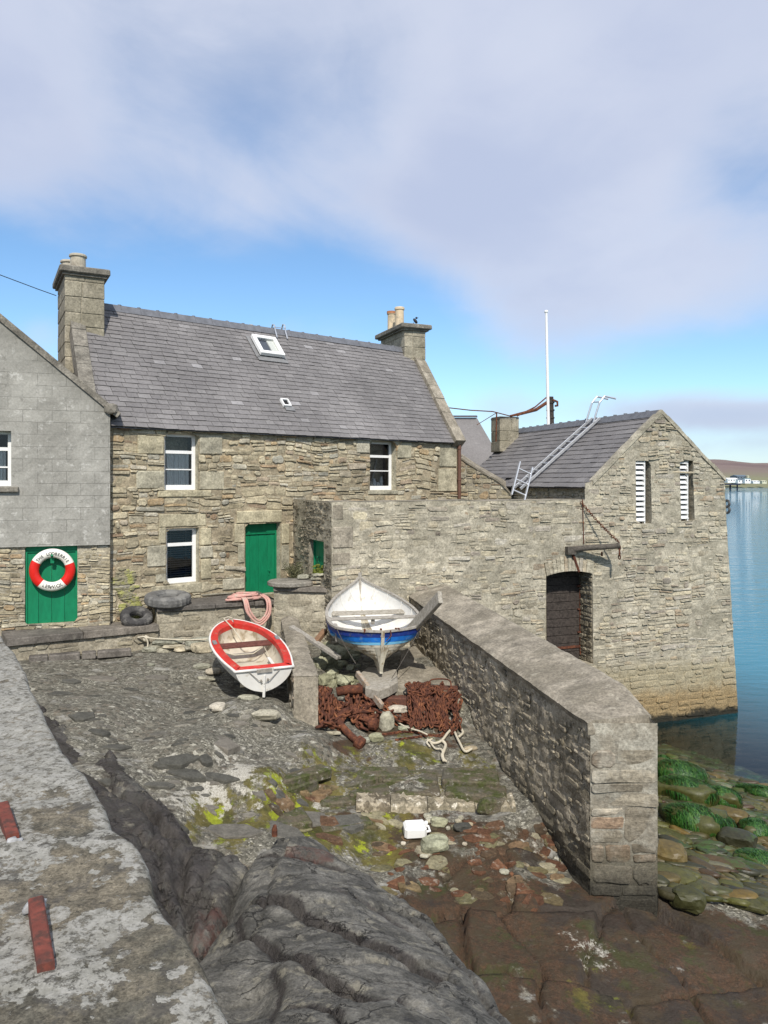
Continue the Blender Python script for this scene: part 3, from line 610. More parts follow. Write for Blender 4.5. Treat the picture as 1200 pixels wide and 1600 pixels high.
rubble(mb,HFr,UL,UR,-3.0,1.13,holes+drc,eave,w=(.12,.62),h=(.035,.19),prot=(-.004,.042),seed=1,m=1,warp=.1,joint=.009,bury=lambda u,z:max(0,.014*(fb(u*.8,z*.8,3,3)+.0)))
for r_ in drc: dressed(mb,HFr,r_,o=(-.1,.03))
for h in holes: reveal(mb,HFr,h,.25)
HB=2.46*2  # house depth
Gd=V(-.386,.922,0).normalized(); GdL=V(-.469,.883,0).normalized()
EL=HFr.pt(UL,zeL); ER=HFr.pt(UR,zeR); ncomp=lambda g:g.dot(-HFr.n)
RL=EL+GdL*(2.46/ncomp(GdL)); RR=ER+Gd*(2.46/ncomp(Gd)); RL.z=3.82; RR.z=3.82
BL=EL+GdL*(HB/ncomp(GdL)); BR=ER+Gd*(HB/ncomp(Gd))
backing(mb,HFr,UL,UR,.0,1.1,-.5)
for a,rd,b in((EL,RL,BL),(ER,RR,BR)):   # gables
    g=[V(a.x,a.y,-3),V(b.x,b.y,-3),V(b.x,b.y,1.12),V(rd.x,rd.y,3.7),V(a.x,a.y,1.12)]; mb.add(g,[(0,1,2,3,4)],m=1,r=.4)
mb.quad(V(BL.x,BL.y,-3),V(BR.x,BR.y,-3),V(BR.x,BR.y,1.12),V(BL.x,BL.y,1.12),m=1,r=.4)
obj('wall',mb,[MORT,FAC,DRS],house)
o_=HFr.n*.13+V(0,0,-.10); E0=EL+o_+HFr.d*.02; E1=ER+o_
rf=MB(); skc_=None
def skyhole(p): return False
slates(rf,E0,E1,RL,RR,gauge=.14,w=.26,seed=3,wav=.003)
rf.quad(BL,BR,RR,RL,r=.3)
roof=obj('roof',rf,SLT,house)
rd=MB(); n=int((RR-RL).length/.42)
for i in range(n):
    a=RL.lerp(RR,i/n)+V(0,0,.0); b=RL.lerp(RR,(i+1)/n); t_=(b-a).normalized(); s=V(-t_.y,t_.x,0)
    if s.dot(HFr.n)<0: s=-s
    q=[a+s*.15-V(0,0,.13),a+s*.05+V(0,0,.035),a-s*.05+V(0,0,.035),a-s*.15-V(0,0,.13)]; q2=[p+(b-a)*.99 for p in q]
    rd.add(q+q2,[(0,4,5,1),(1,5,6,2),(2,6,7,3),(0,1,2,3),(4,7,6,5)],r=R()); rd.box(b+V(0,0,.03),.06,.09,.05)
obj('ridge_tiles',rd,RDG,roof)
# skews (stone copings)
for (e,r0,g,s,wd) in((ER,RR,Gd,1,.34),(EL,RL,GdL,-1,.5)):
    sk=MB(); side=HFr.d*s; st=e+o_*1.05; 
    if s<0: st=e+o_*1.05
    for k in range(7):
        f0,f1=k/7,(k+1)/7-.004
        if s<0 and k<1: continue
        a=st.lerp(r0,f0); b=st.lerp(r0,f1); nrm=HFr.d.cross(r0-st).normalized(); nrm=nrm if nrm.z>0 else -nrm
        up=nrm*(.10+U(-.008,.008)); dn=nrm*-.12
        i0,i1=(-.28,.07) if s>0 else (-.02,.26)
        p=[a+side*i0,a+side*i1,b+side*i1,b+side*i0]
        sk.hexa([q+dn for q in p]+[q+up for q in p],r=R())
    obj('coping',sk,CAP if s>0 else CAP2,house)
# skylight
def roofp(px,py,off=0):   # point on front roof plane at pixel
    A=(E1-E0).normalized(); N=A.cross(RL-E0).normalized(); N=N if N.z>0 else -N
    r_=P(px,py,1); tt=E0.dot(N)/r_.dot(N); return r_*tt+N*off,N,A
NR=roofp(400,550)[1]; AR=roofp(400,550)[2]; BRf=NR.cross(AR); BRf=BRf if BRf.z>0 else -BRf
c0=roofp(416,546,0)[0]; W_,H_=.54,.58
sl=MB(); Mr=Matrix((AR,BRf,NR)).transposed()
for dx,dy,sx,sy in((0,-H_/2,W_+.12,.1),(0,H_/2,W_+.12,.1),(-W_/2-.01,0,.1,H_-.1),(W_/2+.01,0,.1,H_-.1)): sl.box(c0+AR*dx+BRf*dy+NR*.11,sx,sy,.1,Mr,bev=.012)
skl=obj('skylight',sl,WHT,roof); g=MB(); g.quad(*[c0+AR*x+BRf*y+NR*.115 for x,y in((-.24,-.27),(.24,-.27),(.24,.27),(-.24,.27))]); obj('pane',g,GLS,skl)
g=MB(); g.box(c0+NR*.02,W_-.04,H_-.04,.06,Mr); obj('dark_room',g,simple('skylight_inside',(.09,.1,.13),.9),skl)
g=MB(); g.box(c0+AR*.16+NR*.075,.2,H_*.8,.03,Mr); obj('blind',g,CUR,skl)
g=MB(); g.box(c0-BRf*(H_/2+.12)+NR*.033,W_+.26,.16,.012,Mr); g.box(c0-AR*(W_/2+.1)+NR*.033,.1,H_+.2,.012,Mr); g.box(c0+AR*(W_/2+.1)+NR*.033,.1,H_+.2,.012,Mr); obj('flashing',g,LEAD,skl)
c1=roofp(445,632)[0]; g=MB()
for dx,dy,sx,sy in((0,-.1,.2,.03),(0,.1,.2,.03),(-.085,0,.03,.17),(.085,0,.03,.17)): g.box(c1+AR*dx+BRf*dy+NR*.05,sx,sy,.06,Mr)
v_=obj('roof_light',g,WHT,roof); g=MB(); g.box(c1+NR*.03,.14,.17,.03,Mr); obj('pane',g,DRK,v_); g=MB(); g.box(c1-BRf*.17+NR*.033+AR*.05,.24,.12,.01,Mr); obj('flashing',g,LEAD,v_)
# chimneys
def chimney(parent,corner_px,top_py,base_z,Y,wf,wl,gd,pots,mat,cope_h=.13,ov=.1,name='chimney',jut=0):
    """corner_px: screen x of the near left vertical corner; front runs right, side runs away along gd"""
    X=(corner_px-600)/F*Y; zt=-(top_py-HY)/F*Y; g=gd; f=V(g.y,-g.x,0); A=V(X,Y,0); mb=MB(); fr=Frame((X,Y),(f.x,f.y))
    def course(z0,z1,i):
        m_=Matrix((f,g,V(0,0,1))).transposed(); k=[wf*U(.35,.65)]
        for (a,b) in ((0,k[0]),(k[0],wf)): mb.box(A+f*((a+b)/2)+g*(wl/2)+V(0,0,(z0+z1)/2),b-a-.008,wl+U(-.006,.006),z1-z0-.01,m_,bev=.012,jit=.004,r=R())
    z=base_z; 
    while z<zt-.01:
        h=min(U(.26,.34),zt-z); 
        if zt-(z+h)<.15: h=zt-z
        course(z,z+h,0); z+=h
    m_=Matrix((f,g,V(0,0,1))).transposed(); mb.box(A+f*wf/2+g*wl/2+V(0,0,(base_z+zt)/2),wf-.03,wl-.03,zt-base_z,m_,r=.5)
    c=obj(name,mb,mat,parent)
    mb=MB(); mb.box(A+f*wf/2+g*wl/2+V(0,0,zt+cope_h/2),wf+2*ov,wl+2*ov,cope_h,m_,bev=.02,jit=.004,r=.2); mb.box(A+f*wf/2+g*wl/2+V(0,0,zt-.02),wf+ov*.9,wl+ov*.9,.05,m_,r=.2); obj('coping',mb,CAP2,c)
    for (a,b,r0,h,mt,capm) in pots:
        mb=MB(); p=A+f*(wf*a)+g*(wl*b)+V(0,0,zt+cope_h); mb.lathe(p,[(r0*1.02,0),(r0*.95,h*.1),(r0*.92,h*.86),(r0*1.08,h*.88),(r0*1.08,h*.96),(r0*.98,h),(r0*.75,h),(r0*.72,h*.9)],18)
        o=obj('chimney_pot',mb,mt,c)
        if capm: mb=MB(); mb.lathe(p,[(r0*1.1,h*.9),(r0*1.12,h*1.02),(r0*.8,h*1.03)],18); obj('pot_rim',mb,capm,o)
    return c
CHS=stonemat('chimney_stone',[(0,(.29,.275,.225)),(.5,(.35,.33,.275)),(1,(.25,.238,.195))],lich=(.4,.38,.3),smear=(.19,.18,.14),sfac=.6,bst=.8,seed=25,str_=(1,1,1),lfac=.5)
# left chimney: front base y514 at px 102..160, top 425
Yl=15.35
chimney(house,101,425,2.2,Yl,.76,1.5,GdL,[(.42,.42,.165,.42,POTG,None),(.25,.75,.16,.4,POTG,None)],CHS)
Yr=21.55
chimney(house,632,513,2.6,Yr,.66,1.75,Gd,[(.24,.4,.135,.62,POTC,None),(.22,.72,.125,.6,POTC,TER)],CHS,ov=.14)
win(house,HFr,UW,[(.32,.06),(.63,.022)],'curtain'); win(house,HFr,LW,[(.3,.065)],'blind'); win(house,HFr,RWn,[(.3,.06),(.6,.025)],'jars',depth=.17)
door(house,HFr,DR,.18,4,.2,(.78,.32))
# eaves boards / downpipe
dp=MB(); u=UR-.0; dp.tube([HFr.pt(u-.03,z,.07) for z in(1.0,.6,.2,-.1,-.4)],.045,10); 
for z in(.9,.1): dp.tube([HFr.pt(u-.03,z-.03,.07),HFr.pt(u-.03,z+.03,.07)],.055,10)
obj('downpipe',dp,PIPE,house)
# ================= left gabled building
lh=thing('gabled_outhouse','grey cement-rendered gable end at the left with a green door and rubble base','outbuilding',LFr.pt(-1,-2.6,0))
ULc=LFr.u(172); q0=LFr.uz(0,497); q1=LFr.uz(166,634); sl_=(q0[1]-q1[1])/(q0[0]-q1[0]); T0=q1[1]-sl_*q1[0]
gtop=lambda u: q1[1]+sl_*(u-q1[0]) if u>-3.2 else q1[1]+sl_*(-3.2-q1[0])-.82*(-3.2-u)
T0=q1[1]+.81*(LFr.A.x*.9415+LFr.A.y*.337)+.81*q1[0]
REN=m_render()
LD=LFr.rect(39,853,121,974); W2=LFr.rect(-40,673,18,760); zr=ZE(LFr,80,853)
mb=MB(); mortar(mb,LFr,-5.4,ULc,zr,gtop(-3.2),[W2,(LD[0],LD[1],-2,LD[3])],gtop,amp=.01,st=.08,seed=4,m=0,base=.05)
mortar(mb,LFr,-5.4,ULc,-3.0,zr+.01,[LD],None,seed=5,m=1)
rubble(mb,LFr,-5.4,ULc,-3.0,zr-.01,[LD],None,w=(.12,.4),h=(.035,.1),prot=(.0,.035),seed=5,m=2,band=(.15,.3),warp=.07,joint=.008)
reveal(mb,LFr,W2,.25,0); reveal(mb,LFr,LD,.15,2)
mb.quad(*[LFr.pt(u,zr,o) for u,o in((-5.4,.062),(ULc,.062),(ULc,-.02),(-5.4,-.02))],m=0)
# quoin edge at the right
mortar(mb,Frame(LFr.pt(ULc,0,.05)[:2],(-LFr.n.x,-LFr.n.y)),0,5,-3,gtop(ULc),m=1)
obj('wall',mb,[REN,MORTP,FAC],lh)
mb=MB()
back=-LFr.n
for (ua,ub) in((q1[0]+.22,-3.2),(-3.2,-6.0)):
    a=LFr.pt(ua,gtop(ua)+.02,.09); b=LFr.pt(ub,gtop(ub)+.02,.09); nrm=(b-a).cross(back).normalized(); nrm=nrm if nrm.z>0 else -nrm
    p=[a,b,b+back*.4,a+back*.4]; mb.hexa([x-nrm*.06 for x in p]+[x+nrm*.045 for x in p])
cp=obj('verge_coping',mb,CAP2,lh)
mb=MB()
for (ua,ub) in((ULc,-3.2),(-3.2,-5.8)):
    a=LFr.pt(ua,gtop(ua)-.02,-.2); b=LFr.pt(ub,gtop(ub)-.02,-.2); mb.quad(a,b,b+back*5,a+back*5)
obj('roof',mb,SLT,lh)
mb=MB(); stone(mb,LFr.pt(ULc+.02,gtop(ULc)-.0,.03),.26,.24,.2,.34,rough=.2); obj('skew_stone',mb,CAP2,lh)
win(lh,LFr,W2,[(.32,.06),(.65,.025)],'curtain',.14)
mb=MB(); LFr.box(mb,W2[0]-.1,W2[1]+.12,W2[2]-.1,W2[2]-.005,-.1,.12,bev=.01); obj('sill',mb,CAP2,lh)
door(lh,LFr,LD,.07,4,.08,(.9,.6))
# lifebuoy
c=LFr.px(82,890,.05); mb=MB(); Rm,rm=.295,.082; n,k=72,14; vs=[];fs=[];ms=[]
lb=thing('lifebuoy','red and white ring lifebuoy with black lettering hung on the green door','lifebuoy',c)
def ang(px,py): return 0
for i in range(n):
    a=2*math.pi*i/n
    for j in range(k):
        b=2*math.pi*j/k; r_=Rm+rm*math.cos(b); p=c+LFr.d*(r_*math.cos(a))+V(0,0,r_*math.sin(a))+LFr.n*(rm*.8*math.sin(b)); vs.append(p)
for i in range(n):
    am=math.degrees(2*math.pi*(i+.5)/n); w_=(22<am<152) or (232<am<308)
    for j in range(k): fs.append((i*k+j,i*k+(j+1)%k,((i+1)%n)*k+(j+1)%k,((i+1)%n)*k+j)); ms.append(0 if w_ else 1)
cuts=[0]+[i for i in range(1,n) if ms[i*k]!=ms[(i-1)*k]]; cuts=cuts[1:]+[cuts[1]+n]
for a_,b_ in zip(cuts[:-1],cuts[1:]):
    m2=MB(); m2.add([vs[(i%n)*k+j] for i in range(a_,b_+1) for j in range(k)],[(i*k+j,i*k+(j+1)%k,(i+1)*k+(j+1)%k,(i+1)*k+j) for i in range(b_-a_) for j in range(k)]); red=ms[(a_%n)*k]; obj('white_ring_section' if not red else 'red_ring_section',m2,LBR if red else LBW,lb,smooth=True)
def letters(txt,c,fr,rad,a0,a1,size,off,flip=False,parent=None):
    mb=MB(); n=len(txt)
    for i,ch in enumerate(txt):
        if ch==' ': continue
        cu=bpy.data.curves.new('letter','FONT'); cu.body=ch; cu.size=size; cu.align_x='CENTER'; cu.offset=.0012; o=bpy.data.objects.new('letter',cu); col.objects.link(o); bpy.context.view_layer.update()
        me=o.to_mesh(); a=math.radians(a0+(a1-a0)*i/(n-1)); rd_=V(math.cos(a),math.sin(a),0); up=rd_ if not flip else -rd_; rt=V(up.y,-up.x,0)
        out=[]
        for v in me.vertices:
            q=rd_*rad+rt*v.co.x+up*(v.co.y-size*.35); r_=q.length; dd=(r_-Rm)/rm; o_2=rm*.8*math.sqrt(max(0,1-dd*dd))+off; out.append(c+fr.d*q.x+V(0,0,q.y)+fr.n*o_2)
        mb.add(out,[tuple(p.vertices) for p in me.polygons]); o.to_mesh_clear(); bpy.data.objects.remove(o); bpy.data.curves.remove(cu)
    obj('lettering',mb,BLK,parent)
letters('THE LODBERRIE',c,LFr,Rm,142,31,.072,.003,False,lb); letters('LERWICK',c,LFr,Rm-.005,243,298,.085,.003,True,lb)
mb=MB(); mb.tube([c+V(0,0,.235)-LFr.n*.02,c+V(0,0,.235)+LFr.n*.06,c+V(0,0,.27)+LFr.n*.1],.02,8); mb.box(c+V(0,0,.2)-LFr.n*.0,.06,.03,.16,LFr.M()); o=obj('wooden_peg',mb,GRN,lb)
# ================= yard (middle) wall with return
yw=thing('courtyard_wall','tall rubble courtyard wall with a return holding a small green door, running to the waterside store','wall',MFr.pt(2,-3.2,0))
SPL=MFr.u(914); zt=-.345; ytop=lambda u: -.345+.012*nz(u*1.7,3)*2
mb=MB(); RD=RWr.rect(483,844,506,900); L=(V(CX,CY,0)-V(-2.02,16.76,0)).length
AD=MFr.rect(853,892,925,1040); 
def archz(u): f=(u-AD[0])/(AD[1]-AD[0]); return AD[3]-.08*(2*f-1)**2
bury=lambda u,z: max(0,.036*(fb(u*1.1,z*1.1,5,4)+.12))
BT=lambda u,z: 0.0
WUR=MFr.u(1131.5)
def batter(u,z): return 0
mortar(mb,MFr,0,SPL,-3.4,-.33,[AD],ytop,seed=7,m=0,base=.004)
q=[(519,823,552,856),(519,863,548,883),(519,788,536,812),(606,866,622,892)]
dq=[]
for x in q[:3]:
    u0,u1,z0,z1=MFr.rect(*x); dq.append((u0,u1,z0,z1))
def pal_mid(u,z,rs): return rs.random()
rubble(mb,MFr,0,SPL,-3.4,-.36,[AD]+dq,ytop,w=(.12,.5),h=(.035,.16),prot=(-.004,.032),seed=7,m=1,bury=bury,warp=.07,joint=.01)
for x in dq: dressed(mb,MFr,x,o=(-.1,.02))
# top surface
for i in range(40):
    a,b=SPL*i/40,SPL*(i+1)/40; mb.quad(MFr.pt(a,ytop(a),.01),MFr.pt(b,ytop(b),.01),MFr.pt(b,ytop(b)+.01,-.5),MFr.pt(a,ytop(a)+.01,-.5),m=2,r=.6)
# return wall
mortar(mb,RWr,0,L,-3.2,-.34,[RD],None,seed=9,m=3); rubble(mb,RWr,0,L,-3.2,-.36,[RD],None,w=(.1,.3),h=(.04,.1),prot=(-.002,.03),seed=9,m=4,bury=bury)
reveal(mb,RWr,RD,.18,2); backing(mb,MFr,0,SPL,-3.4,-.34,-.5,m=1)
DKS=stonemat('dark_wall_stone',[(0,(.2,.18,.14)),(.5,(.28,.26,.21)),(1,(.15,.135,.1))],smear=(.09,.085,.065),sfac=.8,ssc=1.8,bst=1,seed=31)  # darker stone palette for the return wall and the arch jamb
obj('wall',mb,[WMO,WST,CAP,MORTP,DKS],yw)
door(yw,RWr,RD,.12,3,.03,(.3,.5))
# ================= warehouse
wh=thing('waterside_store','rubble stone store with a slate roof and slit windows standing in the sea','building',MFr.pt(7.5,SEA,0))
pk=MFr.uz(1033,643); el=MFr.uz(927,752); er=MFr.uz(1131.5,747)
def wtop(u): 
    return pk[1]+(el[1]-pk[1])*(pk[0]-u)/(pk[0]-el[0]) if u<pk[0] else pk[1]+(er[1]-pk[1])*(u-pk[0])/(er[0]-pk[0])
bu=lambda u,z: 0.0
# sideways batter at the right corner: u stretched with depth
class BF(Frame):
    def pt(s,u,z,o=0.0):
        f=min(1,max(0,(u-5.5)/(WUR-5.5))); uu=u+f*.33*max(0,(er[1]-z))/4.9+ (f*.03*nz(z*2.1,4)); return Frame.pt(s,uu,z,o+.03*max(0,-z-1)/3)
WF=BF((CX,CY),(.9415,.337))
back0=-MFr.n; S1=MFr.rect(993,720,1017,818); S2=MFr.rect(1062,720,1083,814); mb=MB()
wt=lambda u: ytop(u) if u<el[0] else wtop(u)
st=lambda u: wtop(u) if u>=el[0] else (el[1] if u>SPL else 0)
mortar(mb,WF,SPL,WUR,-6.2,pk[1],[S1,S2,AD],st,seed=13,m=0,amp=.016,st=.1)
rubble(mb,WF,SPL,WUR,-3.9,pk[1],[S1,S2,AD],st,w=(.12,.48),h=(.035,.15),prot=(-.004,.034),seed=13,m=1,bury=bury,warp=.07,joint=.01)
rubble(mb,WF,SPL,WUR,-6.2,-3.9,[AD],None,w=(.2,.55),h=(.1,.22),prot=(-.004,.03),seed=14,m=1,joint=.015)
for h in(S1,S2): reveal(mb,WF,h,.4,1)
reveal(mb,WF,AD,.5,1)
jf=Frame(WF.pt(AD[1],0,0)[:2],(-back0.x,-back0.y)); jf.n=-MFr.d; jf.A=WF.pt(AD[1],0,0)+back0*.5; jf.A.z=0; jf.d=-back0
rubble(mb,jf,.02,.5,AD[2],AD[3],w=(.12,.3),h=(.06,.14),prot=(.005,.03),seed=77,m=2)
# arch fill above curve + voussoirs
for i in range(13):
    f0,f1=i/13,(i+1)/13; a,b=AD[0]+(AD[1]-AD[0])*f0,AD[0]+(AD[1]-AD[0])*f1-.008; za,zb_=archz(a),archz(b); h=.26+U(-.05,.05); k=.05*(2*f0-1)
    vv=[WF.pt(a,za,-.3),WF.pt(b,zb_,-.3),WF.pt(b,zb_,.03),WF.pt(a,za,.03),WF.pt(a+k,za+h,-.3),WF.pt(b+k,zb_+h,-.3),WF.pt(b+k,zb_+h,.03+U(-.01,.01)),WF.pt(a+k,za+h,.03+U(-.01,.01))]; mb.hexa(vv,m=1,r=R())
# right + back + left side
e2=WF.pt(WUR,-6,0); back=-MFr.n; Ln=6.3
def sidep(u,z,s): return WF.pt(u,z,0)+back*s
for s0 in range(8):
    for z0 in range(12):
        a=s0*Ln/8; b=a+Ln/8; za=-6+z0*(er[1]+6)/12; zb_=-6+(z0+1)*(er[1]+6)/12; mb.quad(sidep(WUR,za,a),sidep(WUR,za,b),sidep(WUR,zb_,b),sidep(WUR,zb_,a),m=1,r=R())
lf=Frame(MFr.pt(el[0],0,0)[:2],(back.x,back.y)); lf.n=V(-.9415,-.337,0)
mortar(mb,lf,0,Ln,-.8,.02,m=0,amp=.02); rubble(mb,lf,.1,Ln,-.6,.0,w=(.12,.4),h=(.05,.12),seed=33,m=1)
g=[MFr.pt(el[0],-3)+back*Ln,MFr.pt(WUR,-3)+back*Ln,MFr.pt(WUR,er[1])+back*Ln,MFr.pt(pk[0],pk[1])+back*Ln,MFr.pt(el[0],el[1])+back*Ln]; mb.add(g,[(0,1,2,3,4)],m=1)
obj('wall',mb,[WMO,WST,DKS],wh)
rf=MB(); ov=back*.06; s=-MFr.d*.16+V(0,0,-.13)
E0w=MFr.pt(*el)+ov+s; E1w=MFr.pt(*el)+back*Ln+s; R0w=MFr.pt(pk[0],pk[1]-.02)+ov; R1w=MFr.pt(pk[0],pk[1]-.02)+back*Ln
slates(rf,E1w,E0w,R1w,R0w,gauge=.165,w=.34,seed=5,wav=.006)
s=MFr.d*.1+V(0,0,-.07); slates(rf,MFr.pt(*er)+ov+s,MFr.pt(*er)+back*Ln+s,R0w,R1w,gauge=.3,w=.5,seed=6)
wroof=obj('roof',rf,SLT,wh)
rd=MB(); n=16
for i in range(n):
    a=R0w.lerp(R1w,i/n)+V(0,0,.01); b=R0w.lerp(R1w,(i+1)/n)+V(0,0,.01); s=MFr.d
    q=[a-s*.15-V(0,0,.1),a-s*.04+V(0,0,.05),a+s*.04+V(0,0,.05),a+s*.15-V(0,0,.1)]; q2=[p+(b-a)*.985 for p in q]; rd.add(q+q2,[(0,4,5,1),(1,5,6,2),(2,6,7,3),(0,1,2,3),(4,7,6,5)],r=R())
    rd.box(b+V(0,0,.05),.07,.05,.05)
obj('ridge_tiles',rd,RDG,wroof)
# gable verge mortar fillet
mb=MB()
for (ua,ub) in((el[0]-.02,pk[0]),(pk[0],er[0]+.02)):
    nseg=10
    for i in range(nseg):
        a=ua+(ub-ua)*i/nseg; b=ua+(ub-ua)*(i+1)/nseg; A_=WF.pt(a,wtop(a)+.0,.03); B_=WF.pt(b,wtop(b)+.0,.03); h1=.05+U(-.012,.012); mb.hexa([A_-V(0,0,.05),B_-V(0,0,.05),B_+back*.16-V(0,0,.05),A_+back*.16-V(0,0,.05),A_+V(0,0,h1),B_+V(0,0,h1),B_+back*.16+V(0,0,h1),A_+back*.16+V(0,0,h1)],r=R())
obj('coping',mb,WMO,wh)
# chimney at the far gable
Yc=21.9; chimney(wh,781,652,.9,Yc,.62,.55,back,[],CHS,cope_h=.03,ov=0.0)
for s_ in(S1,S2):
    mb=MB(); u0,u1,z0,z1=s_; uw=u0+(u1-u0)*.68
    WF.box(mb,u0+.005,u0+.03,z0,z1,-.1,-.04)
    WF.box(mb,uw-.02,uw,z0,z1,-.1,-.04)
    k=12
    for i in range(k):
        z=z0+(z1-z0)*(i+.4)/k; h=(z1-z0)/k*.62; A0=[WF.pt(u0+.03,z,-.03),WF.pt(uw-.02,z,-.03),WF.pt(uw-.02,z+h,-.1),WF.pt(u0+.03,z+h,-.1)]; mb.hexa(A0+[p+V(0,0,.014)+WF.n*.004 for p in A0])
    L_=obj('louvre',mb,WHT,wh); d_=MB(); WF.box(d_,u0,u1,z0,z1,-.42,-.39); WF.box(d_,u0,uw,z0,z1,-.16,-.14); obj('dark_room',d_,DRK,wh)
# arched sea door
mb=MB(); u0,u1,z0,z1=AD; ue=u0+(u1-u0)*.985
for i in range(11):
    za=z0+(z1-z0)*i/11; WF.box(mb,u0-.3,ue,za+.004,za+(z1-z0)/11-.004,-.52,-.46+U(-.008,.008),bev=.006,r=R())
sd_=obj('door',mb,WDK,wh,label='weathered dark plank door in the arched opening'); h=MB(); h.tube([WF.pt(ue,z0+.1,-.44),WF.pt(ue,z1-.35,-.44)],.018,8); h.box(WF.pt((u0+ue)/2,z0+.28,-.45),ue-u0,.02,.05,MFr.M()); 
for f in(.3,.55,.8): h.box(WF.pt(ue-.02,z0+(z1-z0)*f,-.44),.1,.05,.03,MFr.M())
obj('iron_frame',h,RUST,sd_)
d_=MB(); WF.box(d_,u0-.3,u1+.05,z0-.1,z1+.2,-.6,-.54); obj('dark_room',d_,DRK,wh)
# derrick beam
bm=thing('hoist_beam','short round timber hoist beam over the arched doorway, held by a rusty chain stay','hoist beam',MFr.px(888,858,0))
a=MFr.px(889,859,.04); b_=MFr.px(966,852,.0)+MFr.n*.55; b_=P(968,852,b_.y); mb=MB(); mb.tube([a+(b_-a)*f+V(0,0,.01*math.sin(f*5)) for f in(0,.2,.4,.6,.8,1)],[.062,.062,.06,.06,.058,.056],12); obj('timber',mb,WBM,bm)
mb=MB(); mb.tube([b_-(b_-a).normalized()*.05,b_-(b_-a).normalized()*.0],.062,12); mb.box(a-V(0,0,.01),.2,.16,.16,MFr.M()); obj('iron_collar',mb,WBM,bm)
def link(mb,c,t_,up,L=.06,r=.009,n=10,k=5,**kk):
    t_=t_.normalized(); up=(up-t_*up.dot(t_)); up=up.normalized() if up.length>.01 else t_.orthogonal().normalized(); w_=L*.32
    pts=[]
    for i in range(n):
        a=2*math.pi*i/n; x=math.cos(a); pts.append(c+t_*(math.copysign(abs(x)**.8,x)*L*.62)+up*(math.sin(a)*w_))
    mb.tube(pts,r,k,closed=True,**kk)
def chain(mb,pts,L=.06,r=.009,up=V(0,0,1),**kk):
    pts=[V(*p) for p in pts]; d=0; flip=0; step=L*.86
    for i in range(len(pts)-1):
        a,b=pts[i],pts[i+1]; l=(b-a).length; t_=(b-a)/max(l,1e-6)
        while d<l:
            c=a+t_*d; mb.cr=R(); u_=up if flip%2==0 else t_.cross(up); u_=u_+V(U(-.25,.25),U(-.25,.25),U(-.25,.25)); link(mb,c,t_+V(U(-.1,.1),U(-.1,.1),U(-.1,.1)),u_,L,r,**kk); flip+=1; d+=step
        d-=l
mb=MB(); t0=MFr.px(907,786,.05); t1=b_+V(0,0,.05); chain(mb,[t0,t0.lerp(t1,.33)-V(0,0,.03),t0.lerp(t1,.66)-V(0,0,.03),t1],.06,.008); chain(mb,[b_-V(0,0,.05),b_-V(0,0,.3)],.075,.012); obj('chain',mb,RUST,bm)
mb=MB(); mb.tube([MFr.px(909,780,.03),MFr.px(911,850,.03)],.009,6); mb.tube([MFr.px(893,865,.05),MFr.px(903,893,.03)],.03,6); mb.tube([MFr.px(935,862,.12),MFr.px(936,868,.1)],.02,6); obj('iron_strap',mb,RUST,bm)
# ================= side wall between house and store
sw=Frame((1.95,20.05),(1.3,-.55)); A_=P(713,755,20.1); B_=P(800,755,19.3); sw=Frame((A_.x,A_.y),(B_.x-A_.x,B_.y-A_.y)); Ls=(V(B_.x,B_.y,0)-V(A_.x,A_.y,0)).length
kz=[(713,712),(735,727),(760,742),(782,754),(800,774)]
def stop(u):
    X=sw.A.x+sw.d.x*u; Y=sw.A.y+sw.d.y*u; px=600+F*X/Y; return -(np.interp(px,[k[0] for k in kz],[k[1] for k in kz])-HY)/F*Y
mb=MB(); mortar(mb,sw,0,Ls,-.8,1,top=stop,seed=20,m=0); rubble(mb,sw,0,Ls,-.8,1,top=stop,w=(.15,.45),h=(.08,.2),seed=20,m=1,prot=(.0,.03))
for i in range(12):
    a,b=Ls*i/12,Ls*(i+1)/12; p=[sw.pt(a,stop(a),.04),sw.pt(b,stop(b),.04),sw.pt(b,stop(b),-.35),sw.pt(a,stop(a),-.35)]; mb.hexa(p+[x+V(0,0,.05) for x in p],m=2,r=R())
o=obj('side_wall',mb,[MORTP,FAC,CAP],None,loc=sw.pt(0,-3,0),label='low rubble wall with a sloping cement coping between the house corner and the store',cat='wall')
# ================= building behind
bh=thing('rear_store','slate-roofed building behind, seen between the house and the flagpole','building',P(740,755,26))
mb=MB(); rf=MB(); a=P(640,652,27.5); b=P(745,652,26.5); c=P(805,755,24.5); d_=P(640,755,25.5); slates(rf,d_,c,a,b,gauge=.18,w=.3,seed=8); obj('roof',rf,SLT,bh)
mb.quad(V(d_.x,d_.y+.1,-3),V(c.x,c.y+.1,-3),c+V(0,.1,-.05),d_+V(0,.1,-.05)); mb.add([V(b.x,b.y,-3),V(c.x,c.y+.1,-3),c+V(0,.1,-.05),b-V(0,0,.05)],[(0,1,2,3)]); obj('wall',mb,MORTP,bh)
mb=MB(); mb.bar(a+V(0,0,.03),b+V(0,0,.03),.15,.06); obj('ridge_tiles',mb,RDG,bh)
# distant house whose pots show over the ridge
dh=thing('far_house','hidden house whose row of six clay chimney pots shows over the main ridge','house',P(375,755,34))
mb=MB(); mb.box(P(375,0,34)*0+V(P(375,755,34).x,34,3.2),2.6,.6,7.2); mb.box(V(P(375,755,34).x-1,37,0),9,6,6.0); obj('wall',mb,MORTP,dh)
for i,x in enumerate((356,363,370,378,385,392)):
    mb=MB(); p=P(x,515,34); p.z=6.75; mb.lathe(p,[(.11,-.1),(.1,.1),(.095,.2),(.11,.26),(.08,.26)],12); obj('chimney_pot',mb,(POTG,POTG,TER,POTC,POTC,POTC)[i],dh)
